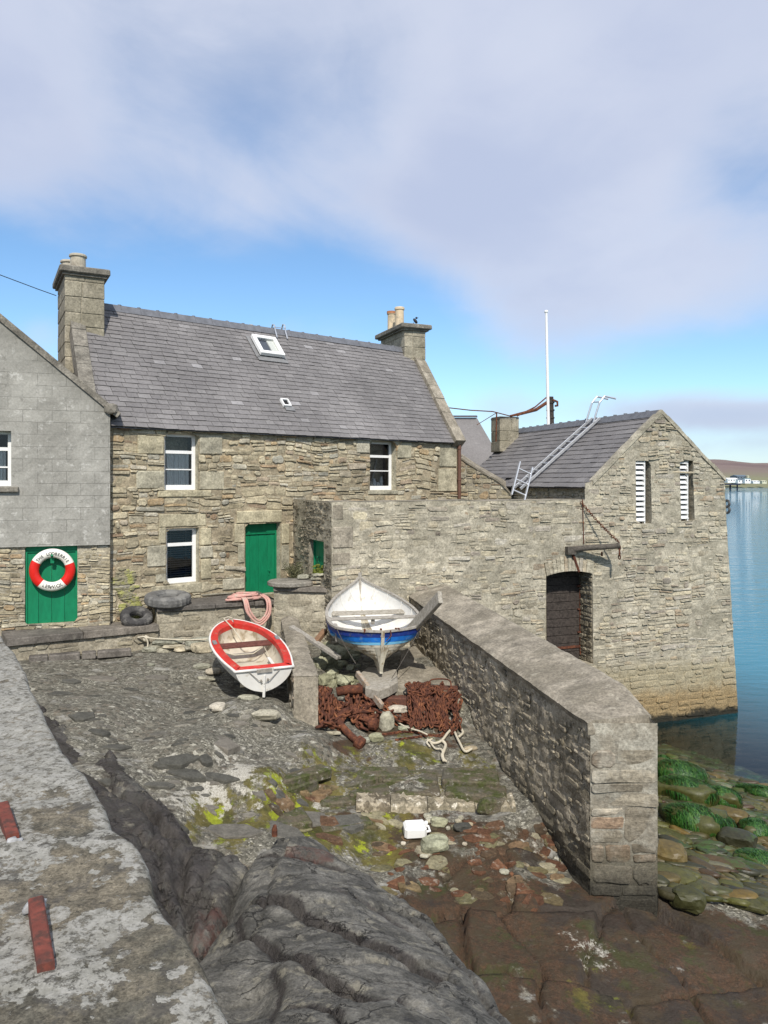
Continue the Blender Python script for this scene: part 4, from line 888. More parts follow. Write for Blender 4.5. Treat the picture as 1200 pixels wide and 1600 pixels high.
# roof hooks
hk=thing('roof_ladder_hooks','pair of bent metal roof-ladder hooks over the house ridge beside the skylight','ladder hooks',roofp(440,522)[0])
mb=MB()
for x in(430,446):
    Yk=(RL.lerp(RR,(x-123)/(650-123))).y; p0=roofp(x+2,530+ (x-430)*.12,.05)[0]; rz=RL.lerp(RR,.62); A_=P(x,522+(x-430)*.1,p0.y+.1); mb.tube([p0,A_+V(0,0,.1),P(x-1,508,A_.y+.02),P(x-4,507,A_.y+.15),P(x-7,519,A_.y+.3)],.018,6)
mb.tube([P(429,511,18.6),P(446,513,19.0)],.01,5); obj('hook',mb,ALU,hk)
# ================= mast
fp=thing('mast','white flagpole and thick dark post standing behind the store ridge','mast',V(P(858,755,22.5).x,22.5,-3))
mb=MB(); mb.tube([P(857,680,22.45),P(853.5,487,22.45)],[.05,.035],10); mb.lathe(P(853.5,487,22.45),[(.05,-.03),(.06,0),(.04,.04)],10); obj('pole',mb,WHT,fp)
mb=MB(); mb.tube([V(P(861,755,22.6).x,22.6,-3),P(861,700,22.6),P(859.5,620,22.6)],[.12,.11,.1],10)
for z in(628,640,652): mb.tube([P(860,z,22.6),P(860,z+2,22.6)],.125,10)
obj('post',mb,WDK,fp)
mb=MB(); mb.tube([P(856,628,22.5),P(838,640,22.3),P(815,646,22.1),P(797,650,22)],[.05,.05,.045,.03],7); mb.tube([P(856,619,22.5),P(836,636,22.3),P(808,650,22)],.022,6); mb.tube([P(864,625,22.5),P(871,628,22.4),P(871,634,22.4),P(867,634,22.4)],.035,7); mb.tube([P(797,650,22),P(770,643,21.6),P(735,641,21.2),P(700,637,20.8)],.016,5); obj('stay_wire',mb,RUST,fp)
mb=MB(); mb.tube([P(776,645,21.7),P(775,690,21.7)],.02,5); mb.tube([P(776,645,21.7),P(745,664,21.7)],.01,5); obj('iron_rod',mb,RUST,fp)
cb=MB(); pts=[P(-60,405,14.5),P(-20,422,14.7),P(20,437,14.9),P(60,452,15.1),P(88,462,15.3)]; cb.tube(pts,.008,5); obj('overhead_cable',cb,DRK,None,loc=pts[-1],label='thin dark overhead cable running from the left chimney out of view',cat='cable')
# ================= ladders
def ladder(name,a,b,wd,side,rung,label,mat=ALU,hooks=False,grp=None):
    t_=thing(name,label,'ladder',a,grp); a=V(*a); b=V(*b); ax=(b-a).normalized(); side=(side-ax*side.dot(ax)).normalized(); nrm=ax.cross(side)
    for s in(-1,1): mb=MB(); mb.bar(a+side*wd/2*s,b+side*wd/2*s,.028,.065,up=nrm,bev=.004); obj('stile',mb,mat,t_)
    n=int((b-a).length/rung)
    for i in range(n): mb=MB(); p=a+ax*(rung*(i+.5)); mb.tube([p-side*wd/2,p+side*wd/2],.016,8); obj('rung',mb,mat,t_)
    if hooks:
        for s in(-1,1):
            p=b+side*wd/2*s; up=nrm if nrm.z>0 else -nrm; mb=MB(); mb.tube([p-ax*.2+up*.03,p+ax*.22+up*.3,p+ax*.42+up*.34,p+ax*.62+up*.1,],.024,8); obj('roof_hook',mb,mat,t_)
        mb=MB(); mb.tube([b+ax*.25+up*.3-side*wd/2,b+ax*.25+up*.3+side*wd/2],.015,6); obj('cross_bar',mb,mat,t_)
    return t_
NW=(E0w-E1w).cross(R0w-E0w).normalized(); NW=NW if NW.z>0 else -NW
def wroofp(px,py,off): r_=P(px,py,1); return r_*(E0w.dot(NW)/r_.dot(NW))+NW*off
la=P(806,774,wroofp(815,760,.05).y-.15); lb_=wroofp(935,658,.1); la=wroofp(812,768,.1)
ladder('roof_ladder',la,lb_,.36,(E0w-E1w).normalized(),.27,'long aluminium ladder lying up the slate roof of the store with hooks over the ridge',hooks=True)
p=MFr.px(812,772,-.2); q=P(822,726,p.y+.35); p=P(809,778,p.y)
ladder('short_ladder',p,q,.3,MFr.d,.26,'short upright ladder end showing above the courtyard wall beside the long roof ladder')
# bird
bd=thing('starling','small black bird perched on the coping of the right chimney','bird',P(649,503,21.8))
mb=MB(); c=P(649,501.5,21.7); vs,fs=ico(2); M_=Matrix.Rotation(.9,3,'Y'); mb.add([c+M_@V(v.x*.09,v.y*.045,v.z*.045) for v in vs],fs); h=c+V(.03,0,.085); mb.add([h+v*.032 for v in vs],fs); mb.lathe(h+V(.025,0,0),[(.012,0),(.001,.04)],6,(1,0,.1)); mb.box(c+V(-.05,0,-.1),.02,.035,.1); 
for s in(-.015,.015): mb.tube([c+V(0,s,-.04),c+V(0,s,-.1)],.004,4)
obj('body',mb,BRD,bd,smooth=True)
# ================= ground height field
CA=[(50,1030,-2.95),(230,1025,-3.0),(330,1022,-3.02),(430,1025,-3.05),(120,1100,-3.0),(20,1060,-2.95),(400,1095,-3.1),(300,1150,-3.2),(150,1200,-3.2),(60,1150,-3.1),(470,1150,-3.42),(400,1200,-3.45),(250,1250,-3.5),(360,1290,-3.8),(480,1290,-3.98),(540,1215,-3.78),
 (505,1100,-3.38),(600,1085,-3.3),(600,1150,-3.63),(670,1030,-3.11),(720,1090,-3.33),(760,1160,-3.67),(820,1240,-3.9),(905,1380,-4.32),(650,1310,-4.12),(700,1400,-4.28),(600,1350,-4.2),(850,1500,-4.38),(1100,1450,-4.47),(1190,1440,-4.55),(1000,1590,-4.5),(1190,1590,-4.62),(700,1590,-4.42),(400,1500,-4.2),(300,1400,-4.0),(560,960,-2.95),(520,1000,-3.05),(640,1215,-3.82),(760,1215,-3.85),(590,1250,-4.0),(740,1262,-4.05),(530,1262,-3.95)]
CAP_=np.array([[(x-600)/F*(z/(-(y-HY)/F)),z/(-(y-HY)/F),z] for x,y,z in CA])
def ZA(X,Y):
    num=0;den=0
    for a,b,c in CAP_:
        w=1/(((X-a)**2+(Y-b)**2)+.02)**1.6; num=num+w*c; den=den+w
    return num/den
def pierx(Y): return 4.093-.243*Y
def ZB(X,Y):
    z=-3.176-.134*X-.0924*Y; return np.where(z<-5.35,-5.35+(z+5.35)*2.2,z)
SEEDS=[(760,1400),(690,1360),(640,1420),(760,1500),(830,1400),(870,1480),(980,1500),(930,1590),(1090,1480),(1180,1560),(1060,1590),(780,1590),(700,1500),(1150,1450),(620,1380),(850,1320),(790,1330)]
def gpx(px,py,z): s=z/(-(py-HY)/F); return ((px-600)/F*s,s)
SP=np.array([gpx(x,y,-4.4) for x,y in SEEDS])
def _grid(X,Y):
    za=ZA(X,Y); zb=ZB(X,Y); side=np.clip((X-pierx(Y)-.35)/.2,0,1); lo=np.clip((Y-7.9)/.5,0,1); k=side*lo; return za*(1-k)+zb*k
def detail(x,y,zb):
    k=1 if y>8.8 else .45; n=k*(.022*fb(x*1.1,y*1.1,0,4)+.014*nz(x*4,y*4,2))+.006*nz(x*11,y*11,4)
    return zb+n
def slabz(x,y,z):
    """big flat shore slabs with open joints in the lower right"""
    m=max(0,min(1,(9.0-y)/.6))*(1 if x<pierx(y)+.3 or y<8.1 else max(0,1-(y-8.1)/.3))
    if m<=0 or x<.2: return z
    xx=x+.1*nz(x*1.5,y*1.5,1)+.02*nz(x*7,y*7,3); yy=y+.1*nz(x*1.5,y*1.5,8)+.02*nz(x*7,y*7,6)
    d=np.sqrt(((SP-(xx,yy))**2).sum(1)); o=np.argsort(d); e=d[o[1]]-d[o[0]]; rr=random.Random(int(o[0])*7+1); h=rr.uniform(-.04,.1); tx=rr.uniform(-.06,.06); ty=rr.uniform(-.05,.05)
    g=min(1,e/.05); return z+m*(h*g+tx*(x-SP[o[0]][0])+ty*(y-SP[o[0]][1])-.15*(1-g)**1.5)
def Zs(x,y):
    z=float(_grid(np.array(x,dtype=float),np.array(y,dtype=float))); return slabz(x,y,detail(x,y,z))
def gp(px,py):
    dx=(px-600)/F; dz=-(py-HY)/F; lo=None; Y=4.5; prev=None
    while Y<22:
        z=Zs(dx*Y,Y)
        if dz*Y<z:
            a,b=Y-.25,Y
            for _ in range(14):
                m=(a+b)/2
                if dz*m<Zs(dx*m,m): b=m
                else: a=m
            return V(dx*b,b,dz*b)
        Y+=.25
    return V(dx*20,20,dz*20)
def stains(lst,xs,ys):
    a=np.zeros(len(xs))
    for px,py,r,am in lst:
        g=gp(px,py); 
        a=np.maximum(a,am*np.exp(-(((xs-g.x)**2+((ys-g.y)*.75)**2)/(r*r))))
    return a
def hgrid(x0,x1,y0,y1,st):
    nx=int((x1-x0)/st)+1; ny=int((y1-y0)/st)+1; X,Y=np.meshgrid(np.linspace(x0,x1,nx),np.linspace(y0,y1,ny)); Z=_grid(X,Y); vs=[]
    for j in range(ny):
        for i in range(nx): x=X[j,i];y=Y[j,i]; vs.append((x,y,slabz(x,y,detail(x,y,Z[j,i]))))
    return vs,[(j*nx+i,j*nx+i+1,(j+1)*nx+i+1,(j+1)*nx+i) for j in range(ny-1) for i in range(nx-1)],X.ravel(),Y.ravel()
vs,fs,gx,gy=hgrid(-7.2,9.2,4.4,17.6,.035)
mb=MB(); mb.add(vs,fs)
MOSSL=[(440,1260,.55,.8),(500,1215,.45,.72),(560,1225,.4,.75),(640,1175,.6,.62),(740,1200,.4,.62),(620,1290,.4,.6),(480,1310,.5,.8),(335,1275,.3,1.0),(385,1290,.2,.95),(520,1250,.3,.8),(600,1275,.25,.85),(575,1330,.15,.75),(330,1275,.35,.8),(370,1300,.3,.75),(560,1190,.4,.6),(480,1250,.5,.62),(520,1290,.4,.6),(640,1190,.5,.6),(740,1190,.35,.55),(590,1330,.4,.75),(430,1290,.3,.6),(560,1310,.3,.8),(900,1550,.3,.45),(860,1400,.25,.4),(950,1560,.3,.5),(1080,1480,.2,.5),(700,1235,.6,.5),(300,1290,.2,.6)]
RUSTL=[(960,1428,.5,1.0),(1040,1425,.4,1.0),(900,1405,.35,.9),(450,1275,.5,.6),(520,1290,.5,.6),(660,1310,.5,.75),(720,1300,.45,.75),(780,1330,.5,.7),(830,1400,.5,.8),(880,1440,.5,.9),(560,1180,.35,.6),(800,1450,.9,1.0),(900,1530,.9,1.0),(1050,1560,.9,1.0),(1150,1500,.7,1.0),(720,1540,.8,1.0),(720,1430,.6,.9),(545,1165,.3,.8),(600,1130,.5,.8),(690,1120,.4,.6),(500,1120,.3,.6),(710,1160,.3,.5),(760,1420,.8,.75),(700,1480,.9,.85),(820,1500,.8,.7),(960,1480,.8,.75),(1080,1530,.9,.8),(640,1340,.4,.6),(740,1340,.4,.6),(700,1370,.5,.75),(1000,1590,.7,.7),(1180,1560,.8,.8),(640,1590,.8,.8),(900,1440,.6,.7),(840,1340,.4,.55)]
WHL=[(375,1205,.28,.75),(330,1240,.3,.7),(290,1250,.25,.65),(350,1180,.2,.6),(265,1250,.2,.6),(700,1240,.35,.55),(600,1245,.35,.5),(760,1245,.25,.5),(400,1225,.35,.45),(440,1235,.3,.45),(290,1245,.3,.42),(380,1180,.25,.45),(270,1190,.3,.4),(640,1220,.3,.4),(930,1490,.25,.5),(900,1470,.2,.45),(810,1290,.2,.4),(390,1110,.3,.35),(500,1260,.2,.5),(830,1330,.25,.4)]
WETL=[(960,1425,.5,.6),(1040,1420,.35,.6),(720,1450,.7,.45),(1000,1540,1.0,.5),(1100,1450,.5,.5),(870,1560,.5,.45),(830,1350,.3,.6),(640,1370,.3,.5),(900,1420,.6,.6),(1050,1590,.5,.6),(1000,1440,.3,.6),(160,1270,.7,.7),(210,1330,.6,.8),(760,1220,.2,.6),(100,1200,.4,.5),(1170,1590,.6,.6)]
ax={k:stains(l,gx,gy) for k,l in(('moss',MOSSL),('rust',RUSTL),('white',WHL),('wet',WETL))}
be=((gx>[pierx(y)+.5 for y in gy])&(gy>8.2)); sub_=be&(gx*.134+gy*.0924>1.98); ax['moss']=np.where(be,.55,ax['moss']); ax['wet']=np.where(be,np.where(sub_,.05,.6),ax['wet']); ax['rust']=np.where(be,0,ax['rust'])
obj('ground',mb,GND,smooth=True,kind='structure',attrs=ax)
# embedded flags in the yard surface (one paving surface)
mb=MB()
def flag(g,a,b,rot,th,n=7,r=None,up=.025,target=None):
    pts=[]
    for i in range(n):
        t_=2*math.pi*i/n+U(-.25,.25); q=V(math.cos(t_)*a/2*U(.75,1.1),math.sin(t_)*b/2*U(.75,1.1),0); q=Matrix.Rotation(rot,3,'Z')@q; p=V(g.x+q.x,g.y+q.y,0); p.z=Zs(p.x,p.y)*.5+g.z*.5+up; pts.append(p)
    (target or mb).prism(pts,th,bev=.012,r=R() if r is None else r)
for (px,py,a,b,r_) in [(345,1160,.5,.28,.6),(275,1188,.55,.18,.1),(320,1187,.18,.14,.05),(245,1060,.45,.2,.55),(160,1062,.55,.22,.6),(205,1078,.22,.1,.1),(300,1030,.3,.1,.7),(255,1195,.3,.12,.15),(345,1217,.5,.12,.1),(290,1210,.45,.16,.1),(465,1210,.62,.14,.05),(250,1230,.4,.14,.3),(110,1065,.3,.2,.3),(95,1085,.35,.2,.15),(470,1285,.7,.35,.5),(540,1285,.6,.3,.35),(365,1300,.7,.25,.5),(440,1300,.6,.3,.45),(130,1120,.35,.2,.15),(155,1145,.3,.15,.1),(180,1170,.35,.16,.2)]:
    flag(gp(px,py),a*1.05,b*1.3,U(-.3,.3),.08,random.choice((5,6,7)),r_)
for _ in range(150):
    px=U(70,490); py=U(1035,1290); 
    if px<40+(py-1000)*.55: continue
    a=U(.08,.26); flag(gp(px,py),a,a*U(.3,.7),U(-.5,.5),.05,random.choice((5,6,7)),U(0,.75),.012)
obj('paving',mb,SLB,kind='structure')
mb=MB()
for _ in range(110):
    px=U(590,880); py=U(1285,1410); a=U(.08,.32); flag(gp(px,py),a,a*U(.4,.8),U(-.6,.6),.06,random.choice((5,6,7,8)),U(0,1),.015)
for _ in range(26):
    px=U(420,590); py=U(1225,1310); a=U(.15,.5); flag(gp(px,py),a,a*U(.3,.6),U(-.4,.4),.07,random.choice((5,6,7)),U(.3,.9),.02)
obj('shore_paving',mb,SLR,kind='structure')
# mossy step courses
mb=MB()
def course(pts,dep,th,z_up,n=None,mat=0):
    for (xa,ya,xb,yb) in pts:
        a=gp(xa,ya);b=gp(xb,yb); d=(b-a); d.z=0; L=d.length; d.normalize(); k=V(-d.y,d.x,0); z=(a.z+b.z)/2+z_up
        M_=Matrix((d,k,V(0,0,1))).transposed(); c=(a+b)/2+k*dep/2; c.z=z-th/2; mb.box(c,L-.02,dep,th,M_,bev=.02,jit=.012,r=R())
course([(538,1232,594,1233),(596,1233,686,1232),(688,1232,782,1234)],.46,.34,.10)
course([(546,1251,614,1251),(616,1251,690,1251),(692,1251,792,1254)],.36,.3,.085)
course([(560,1212,640,1213),(642,1213,735,1212)],.3,.2,.02)
course([(440,1232,500,1236),(500,1262,560,1258),(430,1290,490,1296),(505,1300,585,1292)],.4,.2,.05)
course([(430,1218,520,1222)],.25,.14,.06)
o=obj('slipway_steps',mb,MBK,None,loc=gp(660,1240),label='mossy stone steps across the slipway below the rusty chains',cat='steps')
mb=MB()
def crust(xa,xb,y,n):
    for i in range(n):
        px=xa+(xb-xa)*(i+U(-.3,.3))/n; g=gp(px,y+U(-3,3)); stone(mb,g+V(0,.05,.06),U(.1,.3),U(.1,.2),U(.12,.2),U(-.3,.3),(0,0),2,.25,r=R())
for (xa,xb) in((556,610),(611,668),(669,742),(743,806)):
    g0=gp(xa,1268); g1=gp(xb,1269); n_=14; vs_=[]
    for q in range(n_+1):
        b_=g0.lerp(g1,q/n_); h_=.09+.035*nz(q*.7,xa); o_y=.03*nz(q*.5,xb)
        for (yy,zz) in((-.02,-.08),(0,h_*.7),(.05,h_),(.3,h_+.02),(.3,-.1)): vs_.append(b_+V(0,yy+o_y,zz+.01*nz(q*1.3,yy*9)))
    mb.add(vs_,[(5*q+k,5*q+k+1,5*q+k+6,5*q+k+5) for q in range(n_) for k in range(4)],r=R())
obj('crusted_footing',mb,stonemat('white_crusted_stone',[(0,(.13,.11,.08)),(.5,(.24,.22,.17)),(1,(.1,.09,.05))],lich=(.72,.7,.63),lfac=.95,smear=(.42,.38,.3),sfac=.7,ssc=7,sth=(.5,.56),dfac=.6,bst=.9,seed=61,str_=(1,1,1)),None,loc=gp(680,1262),label='rough white-crusted footing stones along the foot of the mossy steps',cat='footing')
# ---- seabed, sea, land, hills
mb=MB(); mb.quad(V(-3000,17.4,-9),V(4000,17.4,-9),V(4000,4000,-9),V(-3000,4000,-9)); mb.quad(V(9.1,-60,-9),V(400,-60,-9),V(400,17.5,-9),V(9.1,17.5,-9))
mb.quad(V(9.1,-60,-9),V(9.1,17.5,-9),V(5,17.5,-8.9),V(5,-60,-8.9))
obj('seabed',mb,simple('seabed_sand',(.08,.1,.05),.9),kind='structure')
mb=MB(); mb.quad(V(1.0,8.6,SEA),V(6000,8.6,SEA),V(6000,6000,SEA),V(1.0,6000,SEA)); mb.quad(V(4.0,-200,SEA-.0),V(6000,-200,SEA),V(6000,8.6,SEA),V(4.0,8.6,SEA)); obj('sea',mb,WATER,kind='structure')
mb=MB(); h=[V(-60,13.2,-3.05),V(-6.9,13.2,-3.05),V(2.6,17.2,-3.05),V(2.6,60,-3.0),V(-60,60,-3)]; mb.add(h,[(0,1,2,3,4)]); mb.quad(V(-60,-40,-1.9),V(-7.1,-40,-1.9),V(-7.1,13.3,-3.05),V(-60,13.3,-3.05)); mb.quad(V(-7.2,-40,-3.3),V(9,-40,-6),V(9,4.45,-4.9),V(-7.2,4.45,-3.4)); obj('land',mb,LANDM,kind='structure')
mb=MB(); nx=80; ny=14; vs=[]
for j in range(ny+1):
    for i in range(nx+1):
        Y=900+ (j/ny)**1.3*2200; px=900+i*9; X=(px-600)/F*Y; f=j/ny; prof=np.interp(px,[900,1060,1110,1135,1180,1230,1300,1600],[.9,1,1,.97,.86,.87,.8,.6]); hgt=SEA+1.0+ (np.interp(f,[0,.12,.45,1],[0,.12,.62,1]))*(SEA*-1+ 33*3100/1200)*prof + 6*nz(px*.02,f*4)*f
        vs.append((X,Y,hgt if j else SEA-1))
mb.add(vs,[(j*(nx+1)+i,j*(nx+1)+i+1,(j+1)*(nx+1)+i+1,(j+1)*(nx+1)+i) for j in range(ny) for i in range(nx)]); obj('hills',mb,HIL,smooth=True,kind='structure')
# far buildings
def fbld(name,px0,px1,pyt,pyb,Y,dp,wm,rm,label,roof=True):
    t_=thing(name,label,'building',P((px0+px1)/2,pyb,Y)); a=P(px0,pyb,Y); b=P(px1,pyt,Y); mb=MB(); mb.box(V((a.x+b.x)/2,Y+dp/2,(a.z+b.z)/2-.5),b.x-a.x,dp,b.z-a.z+1); obj('wall',mb,wm,t_)
    mb=MB(); h=(b.x-a.x)*.12 if roof else .4; h=min(h,2.6); mb.add([V(a.x-.3,Y-.3,b.z),V(b.x+.3,Y-.3,b.z),V(b.x+.3,Y+dp,b.z),V(a.x-.3,Y+dp,b.z),V(a.x,Y+dp/2,b.z+h),V(b.x,Y+dp/2,b.z+h)],[(0,1,5,4),(2,3,4,5),(0,4,3),(1,2,5)]); obj('roof',mb,rm,t_)
    n=max(2,int((px1-px0)/4))
    for i in range(n): mb=MB(); x=a.x+(b.x-a.x)*(i+.5)/n; mb.box(V(x,Y-.05,(a.z+b.z)/2+.2),(b.x-a.x)/n*.35,.2,(b.z-a.z)*.35); obj('window',mb,PILE,t_)
    pass
for k in [('shore_shed',1137,1153,748.5,753,905,12,FW,FW,'low white shed at the left end of the far shore'),('shore_warehouse',1153,1163,750,754,900,14,FW,FR,'white building with a blue-grey roof on the far shore, next to the sheds'),('fish_plant',1152,1169,744,749,940,20,FR,FR,'long blue-grey industrial building rising behind the white ones on the far shore'),('shore_house',1164,1173,748,754,895,10,FW,FG,'white gabled building in the middle of the far shore'),('shore_church',1168,1170.5,743,748,935,5,FY,FY,'narrow cream tower block above the white building on the far shore'),('shore_cottage',1177,1187,752,754.2,900,9,FW,FW,'long low white building near the right of the far shore'),('boat_shed',1191,1198,751.5,754.5,905,9,FY,FY,'small cream buildings at the right edge of the far shore')]:
    fbld(*k)
jt=thing('jetty','dark timber-piled jetty just past the corner of the stone store on the far water','jetty',P(1138,766,565))
mb=MB(); a=P(1120,756,560); b=P(1143,756,575); mb.box((a+b)/2+V(0,0,-.3),b.x-a.x,14,1.0); obj('deck',mb,PILE,jt)
for i in range(7): mb=MB(); x=a.x+(b.x-a.x)*(i+.5)/7; mb.tube([V(x,563+i%2*6,-1),V(x,563+i%2*6,SEA-2)],.55,8); obj('pile',mb,PILE,jt)
qy=thing('quay','dark stone quay end beyond the stone store','quay',P(1130,800,62))
mb=MB(); mb.box(V(P(1110,755,60).x,66,-5.3),P(1133.2,755,60).x-P(1087,755,60).x,12,4.2,bev=.1); obj('wall',mb,simple('quay_stone',(.2,.19,.16),.9,.3,2,.5),qy)
for k,(px,py) in enumerate(((1135.8,787),(1136,796.5))):
    c=P(px,py,59.7); mb=MB(); mb.tube([c+V(.26*math.cos(a)*.5,-.26*math.cos(a)*.5,.25*math.sin(a)) for a in [2*math.pi*i/16 for i in range(16)]],.1,8,closed=True); obj('fender_tyre',mb,TYR,None,loc=c,label=('upper' if k==0 else 'lower')+' black tyre fender hanging at the corner of the quay beyond the store',cat='tyre')
# ================= pier wall
th_=.70; zL=lambda Y:-2.5-(8.0-Y)*.05
mb=MB(); PA=V(pierx(8.0),8.0,0); PB=V(pierx(14.75),14.75,0); dpv=(PA-PB).normalized()
pl_=Frame((PB.x,PB.y),(dpv.x,dpv.y)); LP=(PA-PB).length   # faces left
topz=lambda u: zL(PB.y+dpv.y*u)
mortar(mb,pl_,0,LP,-4.9,-2.0,top=topz,seed=21,m=0,amp=.032,st=.05); rubble(mb,pl_,0,LP,-4.9,-2.15,top=topz,w=(.08,.3),h=(.03,.12),prot=(-.024,.022),seed=21,m=1,warp=.05)
ed=V(-dpv.y,dpv.x,0); 
if ed.x<0: ed=-ed
ed=(P(1027,755,8.0+.0)-P(922,755,8.0)); ed.z=0; ed.normalize()
pe=Frame((PA.x,PA.y),(ed.x,ed.y)); zE=-2.5
mortar(mb,pe,0,th_,-4.9,zE,seed=23,m=2,amp=.014); rubble(mb,pe,0,th_,-4.9,zE-.1,w=(.3,.6),h=(.13,.3),prot=(.0,.022),seed=24,m=3,band=(.25,.5),joint=.01,bury=lambda u,z:.012*(z>-3.6)*max(0,fb(u*2,z*1.3,2,2)+.2))
# back face and top
pb=Frame((PA.x+ed.x*th_,PA.y+ed.y*th_),(-dpv.x,-dpv.y)); mortar(mb,pb,0,LP,-5.6,-1.9,top=lambda u:topz(u*-1+LP)+.17*min(1,u/.55)-.04,seed=29,m=2,amp=.03)
nseg=120; rows=12; vs=[]
for i in range(nseg+1):
    u=LP*i/nseg; e=min(1,(LP-u)/.55)
    for j in range(rows+1):
        f=j/rows; q=pl_.pt(u,0,.035-f*(th_+.05)) if True else 0; q.z=topz(u)+.02+(.03+.17*e)*f-(.025 if j in(0,rows) else 0)+.014*fb(u*3,f*2,1,4)+.006*nz(u*14,f*9); q.x+=.015*nz(u*3,f,5); vs.append(q)
mb.add(vs,[(i*(rows+1)+j,i*(rows+1)+j+1,(i+1)*(rows+1)+j+1,(i+1)*(rows+1)+j) for i in range(nseg) for j in range(rows)],m=4,r=.5)
v2=[]
for i in range(nseg+1): a=vs[i*(rows+1)]; v2+= [a,a-V(0,0,.07)+pl_.n*-.03]
mb.add(v2,[(2*i,2*i+1,2*i+3,2*i+2) for i in range(nseg)],m=4)
v2=[]; i=nseg
for j in range(rows+1): a=vs[i*(rows+1)+j]; v2+=[a,V(a.x,a.y,zE-.12)+pe.n*.012]
mb.add(v2,[(2*j,2*j+1,2*j+3,2*j+2) for j in range(rows)],m=4)
obj('slipway_wall',mb,[PID,PID,PIM,PIS,CAP],None,loc=V(PA.x,PA.y,-4.4),label='long sloping stone wall with cement coping along the right side of the slipway',cat='wall')
# ================= small divider wall
mb=MB(); a=P(439,968,14.3); b=P(459,1058,10.9); c_=P(497,1058,10.9); d_=P(466,967,14.3)
a.z=d_.z=-2.53; b.z=c_.z=-2.74
PE_=[P(461,1142,10.86),P(497,1142,10.86)]
for (p,q,kk) in((a,b,0),(c_,d_,1),(b,c_,2)):
    fr=Frame((p.x,p.y),(q.x-p.x,q.y-p.y)); L_=(V(q.x,q.y,0)-V(p.x,p.y,0)).length; tz=lambda u,p=p,q=q,L_=L_: p.z+(q.z-p.z)*u/L_
    mortar(mb,fr,0,L_,-4.0,-2.5,top=tz,seed=40+kk,m=0,amp=.02)
    if kk!=2: rubble(mb,fr,0,L_,-4.0,-2.56,top=tz,seed=40+kk,m=1,prot=(-.012,.016),w=(.15,.4),h=(.06,.16))
n=30; vs=[]
for i in range(n+1):
    f=i/n; l=a.lerp(b,f); r_=d_.lerp(c_,f)
    for j in range(7): g=j/6; q=l.lerp(r_,g); q.z+=(.045*math.sin(g*math.pi)+.02*nz(f*9,g*3))*(1-f**8)+.004; q.x+=.02*nz(f*5,g,2); vs.append(q)
mb.add(vs,[(i*7+j,i*7+j+1,(i+1)*7+j+1,(i+1)*7+j) for i in range(n) for j in range(6)],m=0,r=.5)
obj('divider_wall',mb,[CAP,PIS],None,loc=V(b.x,b.y,-3.4),label='short thick cement-covered wall between the red dinghy and the chains',cat='wall',smooth=True)
# ================= ledges / retaining wall
def ledge(name,pts,zt,zb,thick,label,slab=True,seed=0,over=.06,back_=.9,hole=None,mt=None):
    """pts: front line as two world points"""
    t_=thing(name,label,'wall',V(pts[0].x,pts[0].y,zb)); a,b=pts; fr=Frame((a.x,a.y),(b.x-a.x,b.y-a.y)); L_=(V(b.x,b.y,0)-V(a.x,a.y,0)).length; mb=MB(); 
    mortar(mb,fr,0,L_,zb-.3,zt-thick+.01,seed=seed,m=0,amp=.015); rubble(mb,fr,0,L_,zb-.3,zt-thick-.005,seed=seed,m=1,prot=(-.014,.03),w=(.18,.5),h=(.08,.24),band=(.2,.4),bury=lambda u,z:max(0,.02*(fb(u*1.2,z,seed,3)+.2)))
    mb.quad(fr.pt(0,zt-thick,.0),fr.pt(L_,zt-thick,0),fr.pt(L_,zt-thick,-back_),fr.pt(0,zt-thick,-back_)); mb.quad(fr.pt(0,zb-.3,0),fr.pt(0,zt-thick,0),fr.pt(0,zt-thick,-back_),fr.pt(0,zb-.3,-back_)); mb.quad(fr.pt(L_,zb-.3,0),fr.pt(L_,zt-thick,0),fr.pt(L_,zt-thick,-back_),fr.pt(L_,zb-.3,-back_))
    obj('masonry',mb,[MORTP,RET],t_); mb=MB(); u=0
    while u<L_-.01:
        w_=U(.7,1.2); 
        if L_-(u+w_)<.4: w_=L_-u
        fr.box(mb,u+.004,u+w_-.004,zt-thick,zt+U(-.005,.005),-back_,over+U(-.015,.015),bev=.012,jit=.006,r=R()); u+=w_
    obj('slab_top',mb,DSL,t_); return t_,fr,L_
A1=P(10,995,12.65); B1=P(247,974,14.0); t1,f1,l1=ledge('lower_ledge',(A1,B1),-2.56,-2.98,.13,'low ledge with a dark flagstone top below the green door with the lifebuoy',seed=51,back_=.75)
A2=P(245,950,14.05); B2=P(432,934,15.0); t2,f2,l2=ledge('middle_ledge',(A2,B2),-2.27,-3.05,.09,'retaining wall with a dark flagstone top below the lower house window',seed=52,back_=1.3)
A3=P(428,922,14.75); B3=P(523,916,14.55); t3,f3,l3=ledge('upper_ledge',(A3,B3),-1.99,-3.05,.085,'highest retaining wall with dark flagstone top below the small green doors',seed=53,back_=2.2)
mb=MB()
# dark threshold stones at foot of lower ledge
for (x0,x1,y) in((45,75,1035),(76,125,1031),(128,150,1028),(152,205,1026)):
    a=P(x0,y,12.75+(x0-45)/160*.6); b=P(x1,y,12.75+(x1-45)/160*.6); a.z=b.z=-2.93; mb.bar(a,b,.2,.12,bev=.015,r=U(0,.5))
obj('kerb',mb,DSL,kind='structure')
